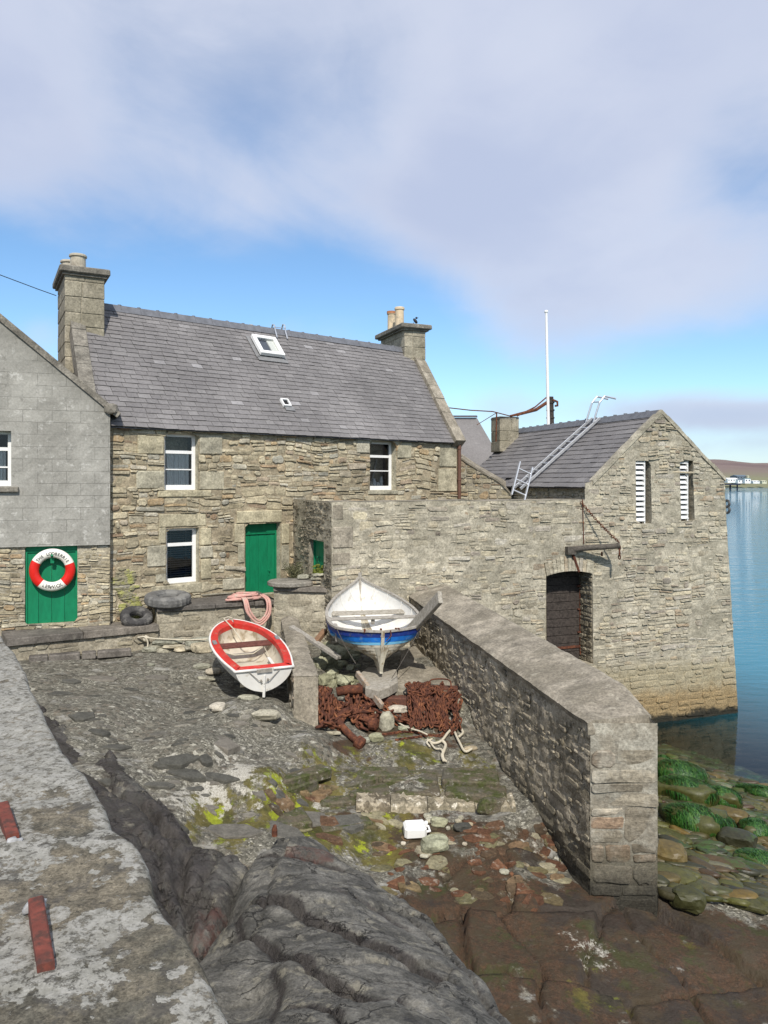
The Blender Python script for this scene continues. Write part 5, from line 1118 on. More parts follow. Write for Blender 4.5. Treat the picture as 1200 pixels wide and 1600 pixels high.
# ================= foreground parapet
pr=[(-.16,1.25),(-.30,1.56),(-.55,2.0),(-.80,2.45),(-1.10,2.93),(-1.43,3.46),(-1.80,4.03),(-2.20,4.65),(-2.55,5.22),(-3.2,6.3),(-4.4,8.3),(-6.6,12.2)]
EP=[(430,1700),(372,1600),(322,1500),(296,1462),(262,1425),(245,1395),(235,1350),(222,1325),(200,1305),(178,1290),(168,1255),(148,1225),(135,1205),(118,1190),(100,1170),(92,1150),(78,1130),(68,1105),(50,1075),(42,1050),(25,1020),(8,1000),(0,984),(-30,955),(-80,925),(-130,905)]
edge=[]
for px,py in EP:
    Y=1.1*F/(py-HY); edge.append(V((px-600)/F*Y,Y,-1.1))
seg=[]; d=0; cum=[0]
for i in range(1,len(edge)): cum.append(cum[-1]+(edge[i]-edge[i-1]).length)
N=360; xs=[e.x for e in edge]; ys=[e.y for e in edge]
ts=[cum[-1]*(i/N)**1.35 for i in range(N+1)]
Mw=70; vs=[]
for i,t_ in enumerate(ts):
    x=np.interp(t_,cum,xs); y=np.interp(t_,cum,ys)
    k=1+.0*i
    for j in range(Mw+1):
        f=j/Mw
        if f<.14:   # outer face
            g=f/.14; z=-1.1-.05-(1-g)**1.0*3.3; q=V(x+.04*nz(t_*3,z*4,1)+.01*nz(t_*11,z*12),y+.025,z)
        else:
            g=(f-.14)/.86; wdt=1.6*g**1.5; q=V(x-wdt*.86,y-wdt*.5,-1.1-.045*max(0,1-g*14)**2); q.z+=.014*fb(q.x*2.2,q.y*2.2,3,5)+.006*fb(q.x*9,q.y*9,1,4)
        vs.append(q)
mb=MB(); mb.add(vs,[(i*(Mw+1)+j,i*(Mw+1)+j+1,(i+1)*(Mw+1)+j+1,(i+1)*(Mw+1)+j) for i in range(N) for j in range(Mw)])
q=[vs[i*(Mw+1)+Mw] for i in(0,N)]; mb.quad(q[0],q[1],q[1]-V(0,0,1.2),q[0]-V(0,0,1.2)); mb.add([vs[j] for j in range(Mw+1)]+[V(vs[Mw].x,vs[Mw].y,-4)],[tuple(range(Mw+2))])
obj('quay_parapet',mb,PARA,None,loc=V(-1,2.5,-4),smooth=True,label='broad lichen-covered stone parapet running along the bottom left foreground',cat='wall')
for k,(x0,y0,x1,y1,w_,lab) in enumerate(((56,1408,72,1512,.036,'nearer red-painted iron bar leaded into the lichened parapet'),(4,1258,20,1308,.036,'farther red-painted iron bar in the lichened parapet at the left edge'))):
    def pp(px,py,z): Y=-z*F/(py-HY); return V((px-600)/F*Y,Y,z)
    a=pp(x0,y0,-1.068); b=pp(x1,y1,-1.083); t_=thing('iron_bar',lab,'iron bar',(a+b)/2,'red iron bars set in the parapet'); mb=MB()
    d_=(b-a).normalized(); n=14; s=d_.cross(V(0,0,1)).normalized(); vs=[]
    for i in range(n+1):
        c=a.lerp(b,i/n)
        for (o1,o2) in((-1,-1.6),(-1,.35),(-.8,.5),(.8,.5),(1,.35),(1,-1.6)): vs.append(c+s*(o1*w_/2+.0015*nz(i*1.3,o1))+V(0,0,o2*.022+.002*nz(i*1.7,o1*3)))
    mb.add(vs,[(i*6+j,i*6+j+1,(i+1)*6+j+1,(i+1)*6+j) for i in range(n) for j in range(5)]+[(0,1,2,3,4,5),tuple(n*6+j for j in(5,4,3,2,1,0))]); obj('bar',mb,REDI,t_)
    mb=MB(); e=a if k==0 else b; e=e-d_*.004 if k==0 else e+d_*.008; stone(mb,e-V(0,0,.014),.05,.022,.03,math.atan2(s.y,s.x),sub=3,rough=.5); obj('lead_seal',mb,LEDP,t_,smooth=True)
# ================= shore rock
rk=[(500,1302,7.3,-3.33),(440,1300,7.25,-3.29),(400,1305,7.2,-3.3),(540,1345,6.8,-3.34),(600,1375,6.5,-3.36),(640,1405,6.1,-3.3),(690,1450,5.6,-3.24),(770,1560,4.7,-3.15),(810,1610,4.35,-3.1),(400,1400,5.9,-3.17),(500,1400,5.8,-3.12),(560,1500,4.8,-2.98),(450,1500,4.75,-2.95),(370,1480,5.3,-3.2),(500,1590,4.05,-2.82),(620,1590,4.15,-2.89),(450,1600,4.1,-2.88),(690,1590,4.3,-3.0),(345,1440,6.0,-3.42),(320,1500,5.5,-3.4),(395,1595,4.7,-3.3),(350,1330,6.9,-3.3),(380,1330,6.7,-3.2),(330,1380,6.4,-3.34)]
rkp=np.array([[(a-600)/F*c,c,-(b-HY)/F*c] for a,b,c,d in rk])
poly=[(395,1298),(440,1294),(505,1302),(530,1340),(610,1380),(655,1420),(690,1452),(740,1515),(800,1595),(840,1650),(900,1800),(300,1800),(330,1560),(312,1480),(345,1445),(380,1380),(385,1330)]
RO=[( -1.02,7.35),(-.6,7.42),(-.45,7.1),(-.0,6.6),(.28,6.1),(.44,5.6),(.62,5.05),(.78,4.4),(.95,3.6),(1.0,2.6),(-1.6,2.6),(-1.5,3.9),(-1.33,4.9),(-1.3,5.6),(-1.22,6.3),(-1.2,6.9)]
def pdist(x,y,po):
    ins=False; dm=9; n=len(po); j=n-1
    for i in range(n):
        xi,yi=po[i]; xj,yj=po[j]
        if (yi>y)!=(yj>y) and x<(xj-xi)*(y-yi)/(yj-yi)+xi: ins=not ins
        dx,dy=xj-xi,yj-yi; t_=max(0,min(1,((x-xi)*dx+(y-yi)*dy)/(dx*dx+dy*dy))); dm=min(dm,math.hypot(x-xi-t_*dx,y-yi-t_*dy)); j=i
    return dm if ins else -dm
def wpt(px,py,z): q=gpx(px,py,z); return (q[0],q[1])
def pline(x,y,pl):
    dm=9;sg=1
    for i in range(len(pl)-1):
        xi,yi=pl[i];xj,yj=pl[i+1]; dx,dy=xj-xi,yj-yi; t_=max(0,min(1,((x-xi)*dx+(y-yi)*dy)/(dx*dx+dy*dy))); ex_,ey_=x-xi-t_*dx,y-yi-t_*dy; d=math.hypot(ex_,ey_)
        if d<dm: dm=d; sg=1 if dx*ey_-dy*ex_>0 else -1; tt=(i+t_)/(len(pl)-1)
    return dm,sg,tt
CREV=[([wpt(x,y,z) for x,y,z in q],dep,stp) for q,dep,stp in (
 ([(350,1375,-3.25),(450,1405,-3.15),(540,1440,-3.1),(640,1492,-3.08),(740,1540,-3.15)],.07,.10),
 ([(385,1322,-3.3),(470,1335,-3.3),(560,1352,-3.34)],.09,.06),
 ([(335,1442,-3.35),(420,1452,-3.1),(490,1500,-2.98),(560,1530,-2.95),(660,1600,-2.95)],.06,.08),
 ([(360,1400,-3.3),(380,1440,-3.2),(350,1500,-3.25)],.05,.03),
 ([(440,1540,-2.93),(520,1560,-2.88),(600,1640,-2.7)],.04,.06),
 ([(500,1385,-3.2),(580,1405,-3.25),(660,1450,-3.25)],.035,.03),
 ([(420,1470,-3.03),(440,1510,-2.95),(420,1600,-2.85)],.04,.03),
 ([(610,1390,-3.3),(690,1455,-3.24),(770,1560,-3.15),(820,1640,-3.1)],.03,.05))]
def facet(x,y,fx,fy,tl,hh,sd):
    a=(x*.78+y*.62)*fx+sd; b=(y*.78-x*.62)*fy; ds,ps=mn.voronoi(V(a,b,sd*1.0)); p=ps[0]; k=mn.noise(V(p.x*7.3,p.y*5.1,sd)); k2=mn.noise(V(p.x*3.1+9,p.y*9.7,sd)); e=ds[1]-ds[0]
    return hh*k*1.6+tl*(k*(a-p.x)/fx+k2*(b-p.y)/fy)-hh*.7*max(0,1-e/.07)
def rockz(x,y):
    w=1/(((rkp[:,0]-x)**2+(rkp[:,1]-y)**2)+.03)**1.5; z=float((w*rkp[:,2]).sum()/w.sum())
    wx=x+.07*nz(x*2.2,y*2.2,1)+.02*nz(x*8,y*8,1); wy=y+.07*nz(x*2.2,y*2.2,5)+.02*nz(x*8,y*8,5)
    for pl,dep,stp in CREV:
        d,sg,tt=pline(wx,wy,pl); fade=min(1,tt*6,(1-tt)*6)
        if d<.45: z-=fade*dep*.9*math.exp(-(d/.028)**1.2); z+=fade*stp*(.3*sg)*math.exp(-d/.3)
    q=V(x*.75+y*.5,y*.75-x*.5,0)
    z+=.03*fb(q.x*.9,q.y*1.1,2,3)+facet(wx,wy,.6,1.1,.10,.035,3)+facet(wx,wy,2.2,3.0,.05,.008,7)+.015*fb(x*3,y*3,3,5)+.006*fb(x*14,y*14,3,3)
    e=pdist(x+.06*nz(x*4,y*4,2)+.1*nz(x*1.3,y*1.3,4),y+.06*nz(x*4,y*4,9),RO)
    right=1 if x>-.6 else 0
    if e<0: z-= min(2.2,-e*1.9+.12)
    else: z-=.12*math.exp(-e*7)
    return z
def heightmesh(x0,x1,y0,y1,st_,fn,wet_shadef,ruf):
    mb=MB(); nx=int((x1-x0)/st_); ny=int((y1-y0)/st_); vs=[];wet=[];ru=[]
    for j in range(ny+1):
        for i in range(nx+1):
            x=x0+i*st_; y=y0+j*st_; vs.append((x,y,fn(x,y))); wet.append(wet_shadef(x,y)); ru.append(ruf(x,y))
    mb.add(vs,[(j*(nx+1)+i,j*(nx+1)+i+1,(j+1)*(nx+1)+i+1,(j+1)*(nx+1)+i) for j in range(ny) for i in range(nx)]); return mb,{'wet':wet,'rust':ru}
def wf(x,y):
    e=pdist(x,y,RO); wx=x+.07*nz(x*2.2,y*2.2,1)+.02*nz(x*8,y*8,1); wy=y+.07*nz(x*2.2,y*2.2,5)+.02*nz(x*8,y*8,5); c=0
    for pl,dep,stp in CREV:
        d,sg,tt=pline(wx,wy,pl); c=max(c,.95*math.exp(-(d/.045)**1.5)*min(1,tt*6,(1-tt)*6)*min(1,dep/.05))  # crevices painted dark: their shade and dirt go into the wet value
    return max(c,edge_shade(x,y,e))
def edge_shade(x,y,e): return min(1,max(0,.25-e*2.2)) if x<-.9 else (.42 if e<-.02 else 0)  # shade of the left cleft and right flank, put into the rock colour
mb,at_=heightmesh(-2.2,1.4,2.4,8.0,.02,rockz,wf,lambda x,y:.8 if abs(y-6.95-.1*x)<.09 and -.9<x<-.45 else 0)
obj('rock',mb,ROCK,smooth=True,kind='structure',attrs=at_)
SO=[wpt(x,y,-3.35) for x,y in((60,1140),(150,1195),(190,1205),(215,1235),(262,1262),(290,1300),(330,1308),(372,1312),(384,1338),(360,1370),(320,1440),(300,1480),(290,1560),(100,1600),(-200,1300),(-150,1150))]
SCR=[([wpt(x,y,-3.3) for x,y in q],dep,stp) for q,dep,stp in (([(140,1215),(200,1250),(250,1270),(300,1290)],.14,.1),([(150,1235),(220,1262),(262,1300),(270,1350),(240,1390)],.1,-.08),([(300,1300),(285,1340),(290,1400),(300,1470)],.2,.05),([(190,1290),(250,1320),(262,1400),(280,1450)],.1,.08),([(330,1320),(310,1380),(330,1400)],.05,.04))]
def shelfz(x,y):
    z=-3.2-.13*(x+3)+.02*(y-7); wx=x+.08*nz(x*2.2,y*2.2,1)+.03*nz(x*8,y*8,1); wy=y+.08*nz(x*2.2,y*2.2,5)+.03*nz(x*8,y*8,5)
    for pl,dep,stp in SCR:
        d,sg,tt=pline(wx,wy,pl); fade=min(1,tt*6,(1-tt)*6)
        if d<.6: z-=fade*dep*math.exp(-(d/.05)**1.2); z+=fade*stp*(.5*sg)*math.exp(-d/.3)
    z+=.05*fb(x*1.2-y*.5,y*.9+x*.4,6,4)+.02*fb(x*4,y*4,3,4)+facet(wx,-wy,.9,1.5,.3,.09,5)+facet(wx,-wy,2.4,3.8,.2,.03,2)
    e=pdist(x+.07*nz(x*4,y*4,2),y+.07*nz(x*4,y*4,9),SO)
    if e<0: z-=min(1.8,-e*1.7+.1)
    else: z-=.1*math.exp(-e*8)
    return z
mb,at_=heightmesh(-5.6,-.9,4.3,10.6,.03,shelfz,lambda x,y:max(0,min(1,.72+.45*nz(x*1.3,y*1.3)-.2*max(0,(x+1.9)*2))),lambda x,y:max(0,min(1,1-abs(x+1.35)*4)) if y<6.3 else 0)
obj('rock_shelf',mb,ROCK,smooth=True,kind='structure',attrs=at_)
# ================= boats
def cr(xs,ys,t):
    n=len(xs); i=0
    while i<n-2 and t>xs[i+1]: i+=1
    h=xs[i+1]-xs[i]; f=max(0,min(1,(t-xs[i])/h))
    def tg(k):
        if k<=0: return (ys[1]-ys[0])/(xs[1]-xs[0])
        if k>=n-1: return (ys[-1]-ys[-2])/(xs[-1]-xs[-2])
        return (ys[k+1]-ys[k-1])/(xs[k+1]-xs[k-1])
    f2=f*f;f3=f2*f
    return (2*f3-3*f2+1)*ys[i]+(f3-2*f2+f)*h*tg(i)+(3*f2-2*f3)*ys[i+1]+(f3-f2)*h*tg(i+1)
def boatframe(stern,bow):
    """local: x to the right, y forward (stern>bow), z up"""
    y=(bow-stern).normalized(); x=y.cross(V(0,0,1)).normalized(); z=x.cross(y); return lambda a,b,c:(stern+x*a+y*b+z*c)
# blue double-ender
S0=P(598,990,12.02); S0.z=-2.33; B0=P(562,911,14.45); Lb=(B0-S0).length
bf=boatframe(S0,B0); bt=thing('wooden_rowing_boat','double-ended clinker boat, white inside, with dark and bright blue top strakes','boat',V((S0.x+B0.x)/2,(S0.y+B0.y)/2,-3.2))
TS=[0,.03,.08,.16,.3,.5,.7,.85,.95,1.0]; HBm=[.02,.34,.56,.70,.775,.74,.54,.29,.1,.02]; ZK=[-.56,-.6,-.62,-.62,-.6,-.58,-.52,-.42,-.2,.0]; ZS=[0.0,-.005,-.02,-.05,-.07,-.06,-.02,.02,.06,.1]
PW=[2.6,2.3,1.9,1.35,.85,.7,.8,1.0,1.2,1.2]
NS=9
def hp(t,s,off=0):
    b=max(.012,cr(TS,HBm,t)); zk=cr(TS,ZK,t); zs=cr(TS,ZS,t); p=max(.5,cr(TS,PW,t)); z=zk+(zs-zk)*s
    # s is height fraction; half breadth profile
    w=b*((1-(1-s)**2)**(p*.55+.45)) if p>1 else b*(1-(1-s)**2.4)**.62
    w=max(w,.012); return w+off,t*Lb,z
strk=[0,.12,.24,.35,.46,.55,.63,.71,.85,1.0]; mats_=[3,3,3,3,3,3,2,1,0]
names={0:'dark_blue_strake',1:'mid_blue_strake',2:'pale_blue_strake',3:'hull'}; mbs={k:MB() for k in names}
nt=56
for k in range(NS):
    for sd in(-1,1):
        for (o0,o1) in((.016,.004),):
            vs=[]
            for i in range(nt+1):
                t=i/nt; a=hp(t,strk[k]); b=hp(t,strk[k+1]); vs.append(bf(sd*(a[0]+.014),a[1],a[2]-.01)); vs.append(bf(sd*(b[0]+.003),b[1],b[2])); vs.append(bf(sd*(a[0]+.0),a[1],a[2]-.01))
            mbs[mats_[k]].add(vs,[(3*i,3*i+1,3*i+4,3*i+3) for i in range(nt)]+[(3*i,3*i+2,3*i+5,3*i+3) for i in range(nt)],m=0)
for k,(n_,m_) in enumerate(((0,BBL1),(1,BBL2),(2,BBL3),(3,BCR2))): obj(names[n_],mbs[n_],m_,bt,smooth=False)
mi=MB()
for sd in(-1,1):
    vs=[]; K=14
    for i in range(nt+1):
        for j in range(K+1): a=hp(i/nt,max(.02,j/K)); vs.append(bf(sd*max(.004,a[0]-.012),a[1],a[2]+.006))
    mi.add(vs,[(i*(K+1)+j,i*(K+1)+j+1,(i+1)*(K+1)+j+1,(i+1)*(K+1)+j) for i in range(nt) for j in range(K)])
obj('inner_planking',mi,BWHT,bt,smooth=True)
g=MB()
for sd in(-1,1):
    pts=[bf(sd*(hp(i/40,1)[0]+.0),hp(i/40,1)[1],hp(i/40,1)[2]+.008) for i in range(41)]; 
    for i in range(40): g.bar(pts[i],pts[i+1]+(pts[i+1]-pts[i])*.03,.05,.032,up=V(0,0,1))
obj('gunwale',g,WGR,bt)
g=MB(); g.tube([bf(0,Lb*t,z) for t,z in((.97,-.2),(.99,0),(1.005,.12),(1.01,.2))],[.03,.035,.04,.035],8); g.tube([bf(.0,Lb*t,z) for t,z in((.9,-.35),(.95,-.22),(.98,-.05))],.03,6); obj('stem_post',g,WGR,bt)
g=MB(); pts=[bf(0,t,z) for t,z in((-.03,.03),(-.035,-.1),(-.02,-.3),(.0,-.55),(.03,-.68))]; 
for i in range(4): g.bar(pts[i],pts[i+1],.05,.06,up=V(0,1,0))
for t in range(20): a=t/20; g.bar(bf(0,a*Lb,cr(TS,ZK,a)-.05-.03*(a<.1)),bf(0,(a+.052)*Lb,cr(TS,ZK,a+.052)-.05),.05,.1)
obj('keel',g,BCR2,bt)
g=MB()   # hollow deadwood fin at the near end
vs=[]
for i in range(9):
    a=.16*i/8
    for z,wd in((-.68,.035),(-.55,.085),(-.4,.16),(-.26,.28)): vs+= [bf(-wd*(.4+a*4),a*Lb,z),bf(wd*(.4+a*4),a*Lb,z)]
g.add(vs,[(8*i+2*j+s,8*i+2*j+2+s,8*i+2*j+10+s,8*i+2*j+8+s) for i in range(8) for j in range(3) for s in(0,1)]+[(0,1,3,2),(2,3,5,4),(4,5,7,6)]); obj('deadwood',g,BCR2,bt,smooth=True)
def thw(y,z,wd,th,mat,nm,par,fn,Lx):
    g=MB(); w=fn(y/Lx,z); g.box((bfx(-0,y,w[1])),w[0]*2,wd,th,Mx,bev=.008); return obj(nm,g,mat,par)
ex=(bf(1,0,0)-bf(0,0,0)); ey=(bf(0,1,0)-bf(0,0,0)); ez=(bf(0,0,1)-bf(0,0,0)); Mx=Matrix((ex,ey,ez)).transposed()
for (t,s,wd,mat) in((.13,.86,.07,WGR),(.37,.93,.11,WGR),(.58,.7,.17,WPL)):
    g=MB(); a=hp(t,s); g.box(bf(0,a[1],a[2]),a[0]*2-.03,wd,.028,Mx,bev=.006)
    if mat is WGR and t>.3: g.box(bf(0,a[1],a[2]-.06),.06,.04,.1,Mx)
    obj('thwart',g,mat,bt)
for t in(.1,.22,.34,.48,.62,.76,.87):
    for sd in(-1,1): g=MB(); g.tube([bf(sd*max(.01,hp(t,s)[0]-.022),t*Lb,hp(t,s)[2]) for s in(.05,.15,.3,.5,.7,.85,.98)],.011,5); obj('rib',g,BWHT,bt)
for t in(.18,.32):
    for sd in(-1,1): g=MB(); a=hp(t,1); g.box(bf(sd*(a[0]-.03),a[1],a[2]+.0),.05,.16,.05,Mx,bev=.006); g.tube([bf(sd*(a[0]-.05),a[1],a[2]-.25),bf(sd*(a[0]-.04),a[1],a[2]+.03)],.02,6); obj('rowlock',g,WGR,bt)
g=MB(); 
for x in(-.28,-.02,.22,.26): g.box(bf(x,.05,.012),.03,.04,.05,Mx)
g.tube([bf(.12,-.01,.03),bf(.13,-.04,-.05),bf(.08,-.05,-.1),bf(.05,-.05,-.13)],.008,5); obj('fitting',g,RUST,bt)
# mooring stays
for (sd,px,py,Y) in((-1,556,1037,11.95),(1,612,1060,11.9)):
    g=MB(); a=bf(sd*(.66+.03),.22*Lb if False else .12*Lb,-.03); b=P(px,py,Y); pts=[a.lerp(b,f)-V(0,0,.03*math.sin(f*3.14)) for f in(0,.25,.5,.75,1)]; g.tube(pts,.006,5); obj('mooring_line',g,WBM,None,loc=b,label=('left' if sd<0 else 'right')+' thin mooring line holding the near end of the blue and white boat',cat='rope')
# red dinghy
S1_=V(-1.72,11.05,-2.66); B1_=V(-2.62,13.15,-2.33); Ld=(B1_-S1_).length; df=boatframe(S1_,B1_)
# list the dinghy slightly
ex=(df(1,0,0)-df(0,0,0)); ey=(df(0,1,0)-df(0,0,0)); ez=(df(0,0,1)-df(0,0,0)); Md=Matrix((ex,ey,ez)).transposed()
dt=thing('red_dinghy','small white dinghy with red side decks and a brown thwart pulled up on the yard','boat',V(-2.1,12,-3.05))
DT=[0,.2,.4,.6,.78,.9,.97,1]; DB=[.42,.51,.55,.52,.41,.27,.13,.03]; DZK=[-.36,-.4,-.42,-.42,-.38,-.3,-.16,-.04]
def dh(t,s):
    b=max(.01,cr(DT,DB,t)); zk=cr(DT,DZK,t); return b*(1-(1-s)**2.2)**.6*(.9+.1*s), t*Ld, zk*(1-s)
g=MB(); K=12; nt=40
for sd in(-1,1):
    vs=[]
    for i in range(nt+1):
        for j in range(K+1): a=dh(i/nt,max(.004,j/K)); vs.append(df(sd*a[0],a[1],a[2]))
    g.add(vs,[(i*(K+1)+j,i*(K+1)+j+1,(i+1)*(K+1)+j+1,(i+1)*(K+1)+j) for i in range(nt) for j in range(K)])
vs=[df(sd*dh(0,max(.004,j/K))[0],-.0,dh(0,j/K)[2]) for sd in(-1,1) for j in range(K+1)]
g.add(vs,[(j,j+1,K+2+j,K+1+j) for j in range(K)]); obj('hull',g,BWHT,dt,smooth=False)
DWD=lambda t:.13 if t<.85 else .13+.3*(t-.85)
g=MB(); top=MB(); n=60; vs=[];
def deckpt(sd,t): a=dh(t,1); return a
out=[];inn=[]
for i in range(n+1):
    t=i/n; a=dh(t,1); out.append((a[0],a[1])); 
    tt=.045+t*.845; b=dh(tt,1)[0]; wi=max(.0,(b-.12)*(1-max(0,(t-.8)/.2)**2.5)); 
    inn.append((wi,tt*Ld))
vs=[]
for sd in(-1,1):
    b0=len(vs)
    for i in range(n+1):
        o=out[i];q=inn[i]; vs+= [df(sd*o[0],o[1],.0),df(sd*(o[0]*.5+q[0]*.5),(o[1]+q[1])/2,.022),df(sd*q[0],q[1],.012),df(sd*max(0,q[0]-.004),q[1],-.07)]
    g.add(vs[b0:],[(4*i+k,4*i+k+1,4*i+k+5,4*i+k+4) for i in range(n) for k in range(3)])
o=out[0];q=inn[0]; g.add([df(-o[0],0,0),df(o[0],0,0),df(q[0],q[1],.012),df(-q[0],q[1],.012),df(-q[0],q[1],-.07),df(q[0],q[1],-.07)],[(0,1,2,3),(3,2,5,4)])
obj('side_deck',g,RED,dt,smooth=False)
g=MB()
for sd in(-1,1): g.tube([df(sd*(out[i][0]+.006),out[i][1],-.012) for i in range(n+1)],.02,7)
g.tube([df(-.44,-.01,-.012),df(-.12,-.012,-.012)],.02,7); g.tube([df(.13,-.012,-.012),df(.44,-.01,-.012)],.02,7); obj('rub_rail',g,BWHT,dt,smooth=True)
g=MB(); vs=[]
for sd in(-1,1):
    vs=[]; J=8
    for i in range(n+1):
        q=inn[i]; t=q[1]/Ld; zb=cr(DT,DZK,t)+.07
        for j in range(J+1):
            f=j/J; wv=q[0]*(1-(f)**3) ; z=-.07+(zb+.07)*min(1,f*1.25) if f<.8 else zb; vs.append(df(sd*wv,q[1],z))
    g.add(vs,[(i*(J+1)+j,i*(J+1)+j+1,(i+1)*(J+1)+j+1,(i+1)*(J+1)+j) for i in range(n) for j in range(J)])
vs=[df(sd*inn[0][0],inn[0][1],z) for sd in(-1,1) for z in(-.05,-.3)]; g.add(vs,[(0,1,3,2)])
obj('inner_liner',g,BCRM,dt,smooth=True)
g=MB(); 
for yo in(-.07,.0,.07): g.box(df(0,.55*Ld+yo,-.09),dh(.55,1)[0]*2-.2,.062,.028,Md,bev=.005)
obj('thwart',g,WRD,dt); g=MB(); g.box(df(.3,.27*Ld,-.2),.05,.55,.03,Md,bev=.008); g.box(df(-.3,.27*Ld,-.2),.05,.5,.03,Md,bev=.008); obj('side_seat',g,BWHT,dt)
g=MB(); g.bar(df(0,-.02,-.1),df(0,-.03,-.42),.035,.05,up=V(0,1,0)); g.tube([df(0,.3,-.42),df(0,1.6,-.44)],.02,6); obj('keel_strip',g,BWHT,dt)
g=MB(); g.tube([df(-.22,-.015,-.04),df(-.08,-.03,-.17),df(0,-.03,-.2),df(.08,-.03,-.17),df(.22,-.015,-.04)],.006,5); g.box(df(0,-.02,-.03),.22,.02,.05,Md)
for x,z in((-.05,-.17),(.05,-.16),(0,-.22),(0,-.26)): g.tube([df(x,-.02,z),df(x,-.05,z)],.014,6)
obj('transom_fitting',g,WGR,dt)
for sd in(-1,1): g=MB(); a=dh(.5,1); g.box(df(sd*(a[0]-.05),a[1],.025),.06,.14,.03,Md,bev=.006); obj('rowlock_pad',g,LEAD,dt)
g=MB(); pts=[df(-.06,Ld*1.0,.03),df(-.14,Ld*.97,.04),df(-.12,Ld*.9,.035),df(-.05,Ld*.8,-.02),df(0,Ld*.66,-.1),df(.05,Ld*.6,-.14)]; g.tube(pts,.011,6)
g.tube([df(.02,Ld*1.0,.02),df(-.04,Ld*1.02,.03),df(-.1,Ld*1.0,.03),df(-.14,Ld*.96,.035)],.012,6); obj('painter',g,ROP,None,loc=pts[0],label='pale rope looped from the bow of the red dinghy',cat='rope',smooth=True)
g=MB(); pts=[df(-.38,Ld*.5,-.13),df(-.2,Ld*.46,-.17),df(.1,Ld*.46,-.17),df(.3,Ld*.52,-.12),df(.32,Ld*.42,-.2),df(.28,Ld*.3,-.28),df(.2,Ld*.2,-.3),df(.12,Ld*.14,-.3)]; g.tube(pts,.01,6); obj('loose_rope',g,ROP,None,loc=pts[3],label='thin rope lying loose inside the red dinghy',cat='rope',smooth=True)
# ================= ropes
def smooth(pts,k=8):
    pts=[V(*p) for p in pts]; xs=list(range(len(pts))); o=[]
    for i in range((len(pts)-1)*k+1):
        t=i/k; o.append(V(*[cr(xs,[p[a] for p in pts],t) for a in range(3)]))
    return o
c=f2.pt(f2.u(382) if False else f2.u(382),-2.25,.0)
c=P(382,938,14.75); c.z=-2.24
pk_=thing('pink_rope','coil of faded pink rope heaped on the dark ledge, loops hanging over the edge','rope',c)
mb=MB(); pts=[]
for k in range(9):
    for j in range(7):
        a=2*math.pi*j/7+k*.23; rx=.36*U(.8,1.12)-.02*k; ry=.15*U(.7,1.15); pts.append(c+f2.d*(rx*math.cos(a))+V(f2.n.x,f2.n.y,0)*(ry*math.sin(a)-.03)+V(0,0,.02+.012*k+U(-.008,.014)))
mb.tube(smooth(pts,5),.021,7)
for (a0,a1,dz,x0) in((-.08,.40,.40,.0),(-.02,.36,.36,.04),(-.05,.42,.44,.08)):
    P0=[c+f2.d*a0+V(0,0,.07)-f2.n*.05,c+f2.d*(a0+.0)+f2.n*.26+V(0,0,.03),c+f2.d*(a0+.05)+f2.n*.33+V(0,0,-dz*.5),c+f2.d*((a0+a1)/2+.02)+f2.n*.34+V(0,0,-dz),c+f2.d*(a1-.02)+f2.n*.33+V(0,0,-dz*.6),c+f2.d*a1+f2.n*.27+V(0,0,.0),c+f2.d*(a1-.05)+V(0,0,.08)]
    mb.tube(smooth(P0,7),.02,7)
obj('coil',mb,PNK,pk_,smooth=True)
mb=MB(); a=P(228,998,13.75); mb.tube(smooth([a+V(-.15,0,.02),a+V(0,-.06,.04),a+V(.05,-.05,-.1),a+V(-.02,-.12,-.25),a+V(-.25,-.2,-.33),a+V(-.35,-.3,-.37),a+V(-.1,-.35,-.38),a+V(.05,-.2,-.37)],7),.016,6)
mb.tube(smooth([a+V(0,-.05,.03),a+V(.3,-.02,0),a+V(.7,0,-.02),a+V(1.1,-.05,.0)],6),.014,6); mb.add([v for v in [a+q*.07 for q in ico(1)[0]]],ico(1)[1]); obj('mooring_rope',mb,ROP,None,loc=a,label='weathered cream rope knotted to the end of the low ledge and trailing on the yard',cat='rope',smooth=True)
# ================= tyres
def tyre(c,R0,r,ax,lab,mat,sq=.8,grp=None):
    mb=MB(); ax=V(*ax).normalized(); u=ax.orthogonal().normalized(); w_=ax.cross(u); n,k=48,14; vs=[]
    for i in range(n):
        a=2*math.pi*i/n; rad=u*math.cos(a)+w_*math.sin(a); wob=1+.03*nz(math.cos(a)*1.5,math.sin(a)*1.5,c.x)
        for j in range(k):
            b=2*math.pi*j/k; cb,sb=math.cos(b),math.sin(b); tr=.006*((i%2)*2-1) if cb>.55 else 0
            vs.append(c+rad*((R0+r*math.copysign(abs(cb)**.7,cb)+tr)*wob)+ax*(r*sq*math.copysign(abs(sb)**.6,sb)))
    mb.add(vs,[(i*k+j,i*k+(j+1)%k,((i+1)%n)*k+(j+1)%k,((i+1)%n)*k+j) for i in range(n) for j in range(k)]); return obj('tyre',mb,mat,None,loc=c,label=lab,cat='tyre',group=grp)
c=P(262,938,14.35); c.z=-2.16; tyre(c,.30,.12,(.05,-.1,1),'large bleached grey tyre on the ledge under the lower window, upper of two',TYG); c=c-V(0,0,.0)
c2=c.copy(); c2.z=-2.235; c.z=-2.13
c=P(213,958,14.0); c.z=-2.44; tyre(c,.2,.085,(.25,-.4,.9),'small dark tyre tilted on the low ledge beside the bleached tyre',TYR,.9)
# upper & lower tread halves of big tyre stack
tyre(V(c2.x-.01,c2.y,-2.215),.31,.055,(.0,-.05,1),'flattened grey tyre under the bleached one on the ledge',TYG,.9)
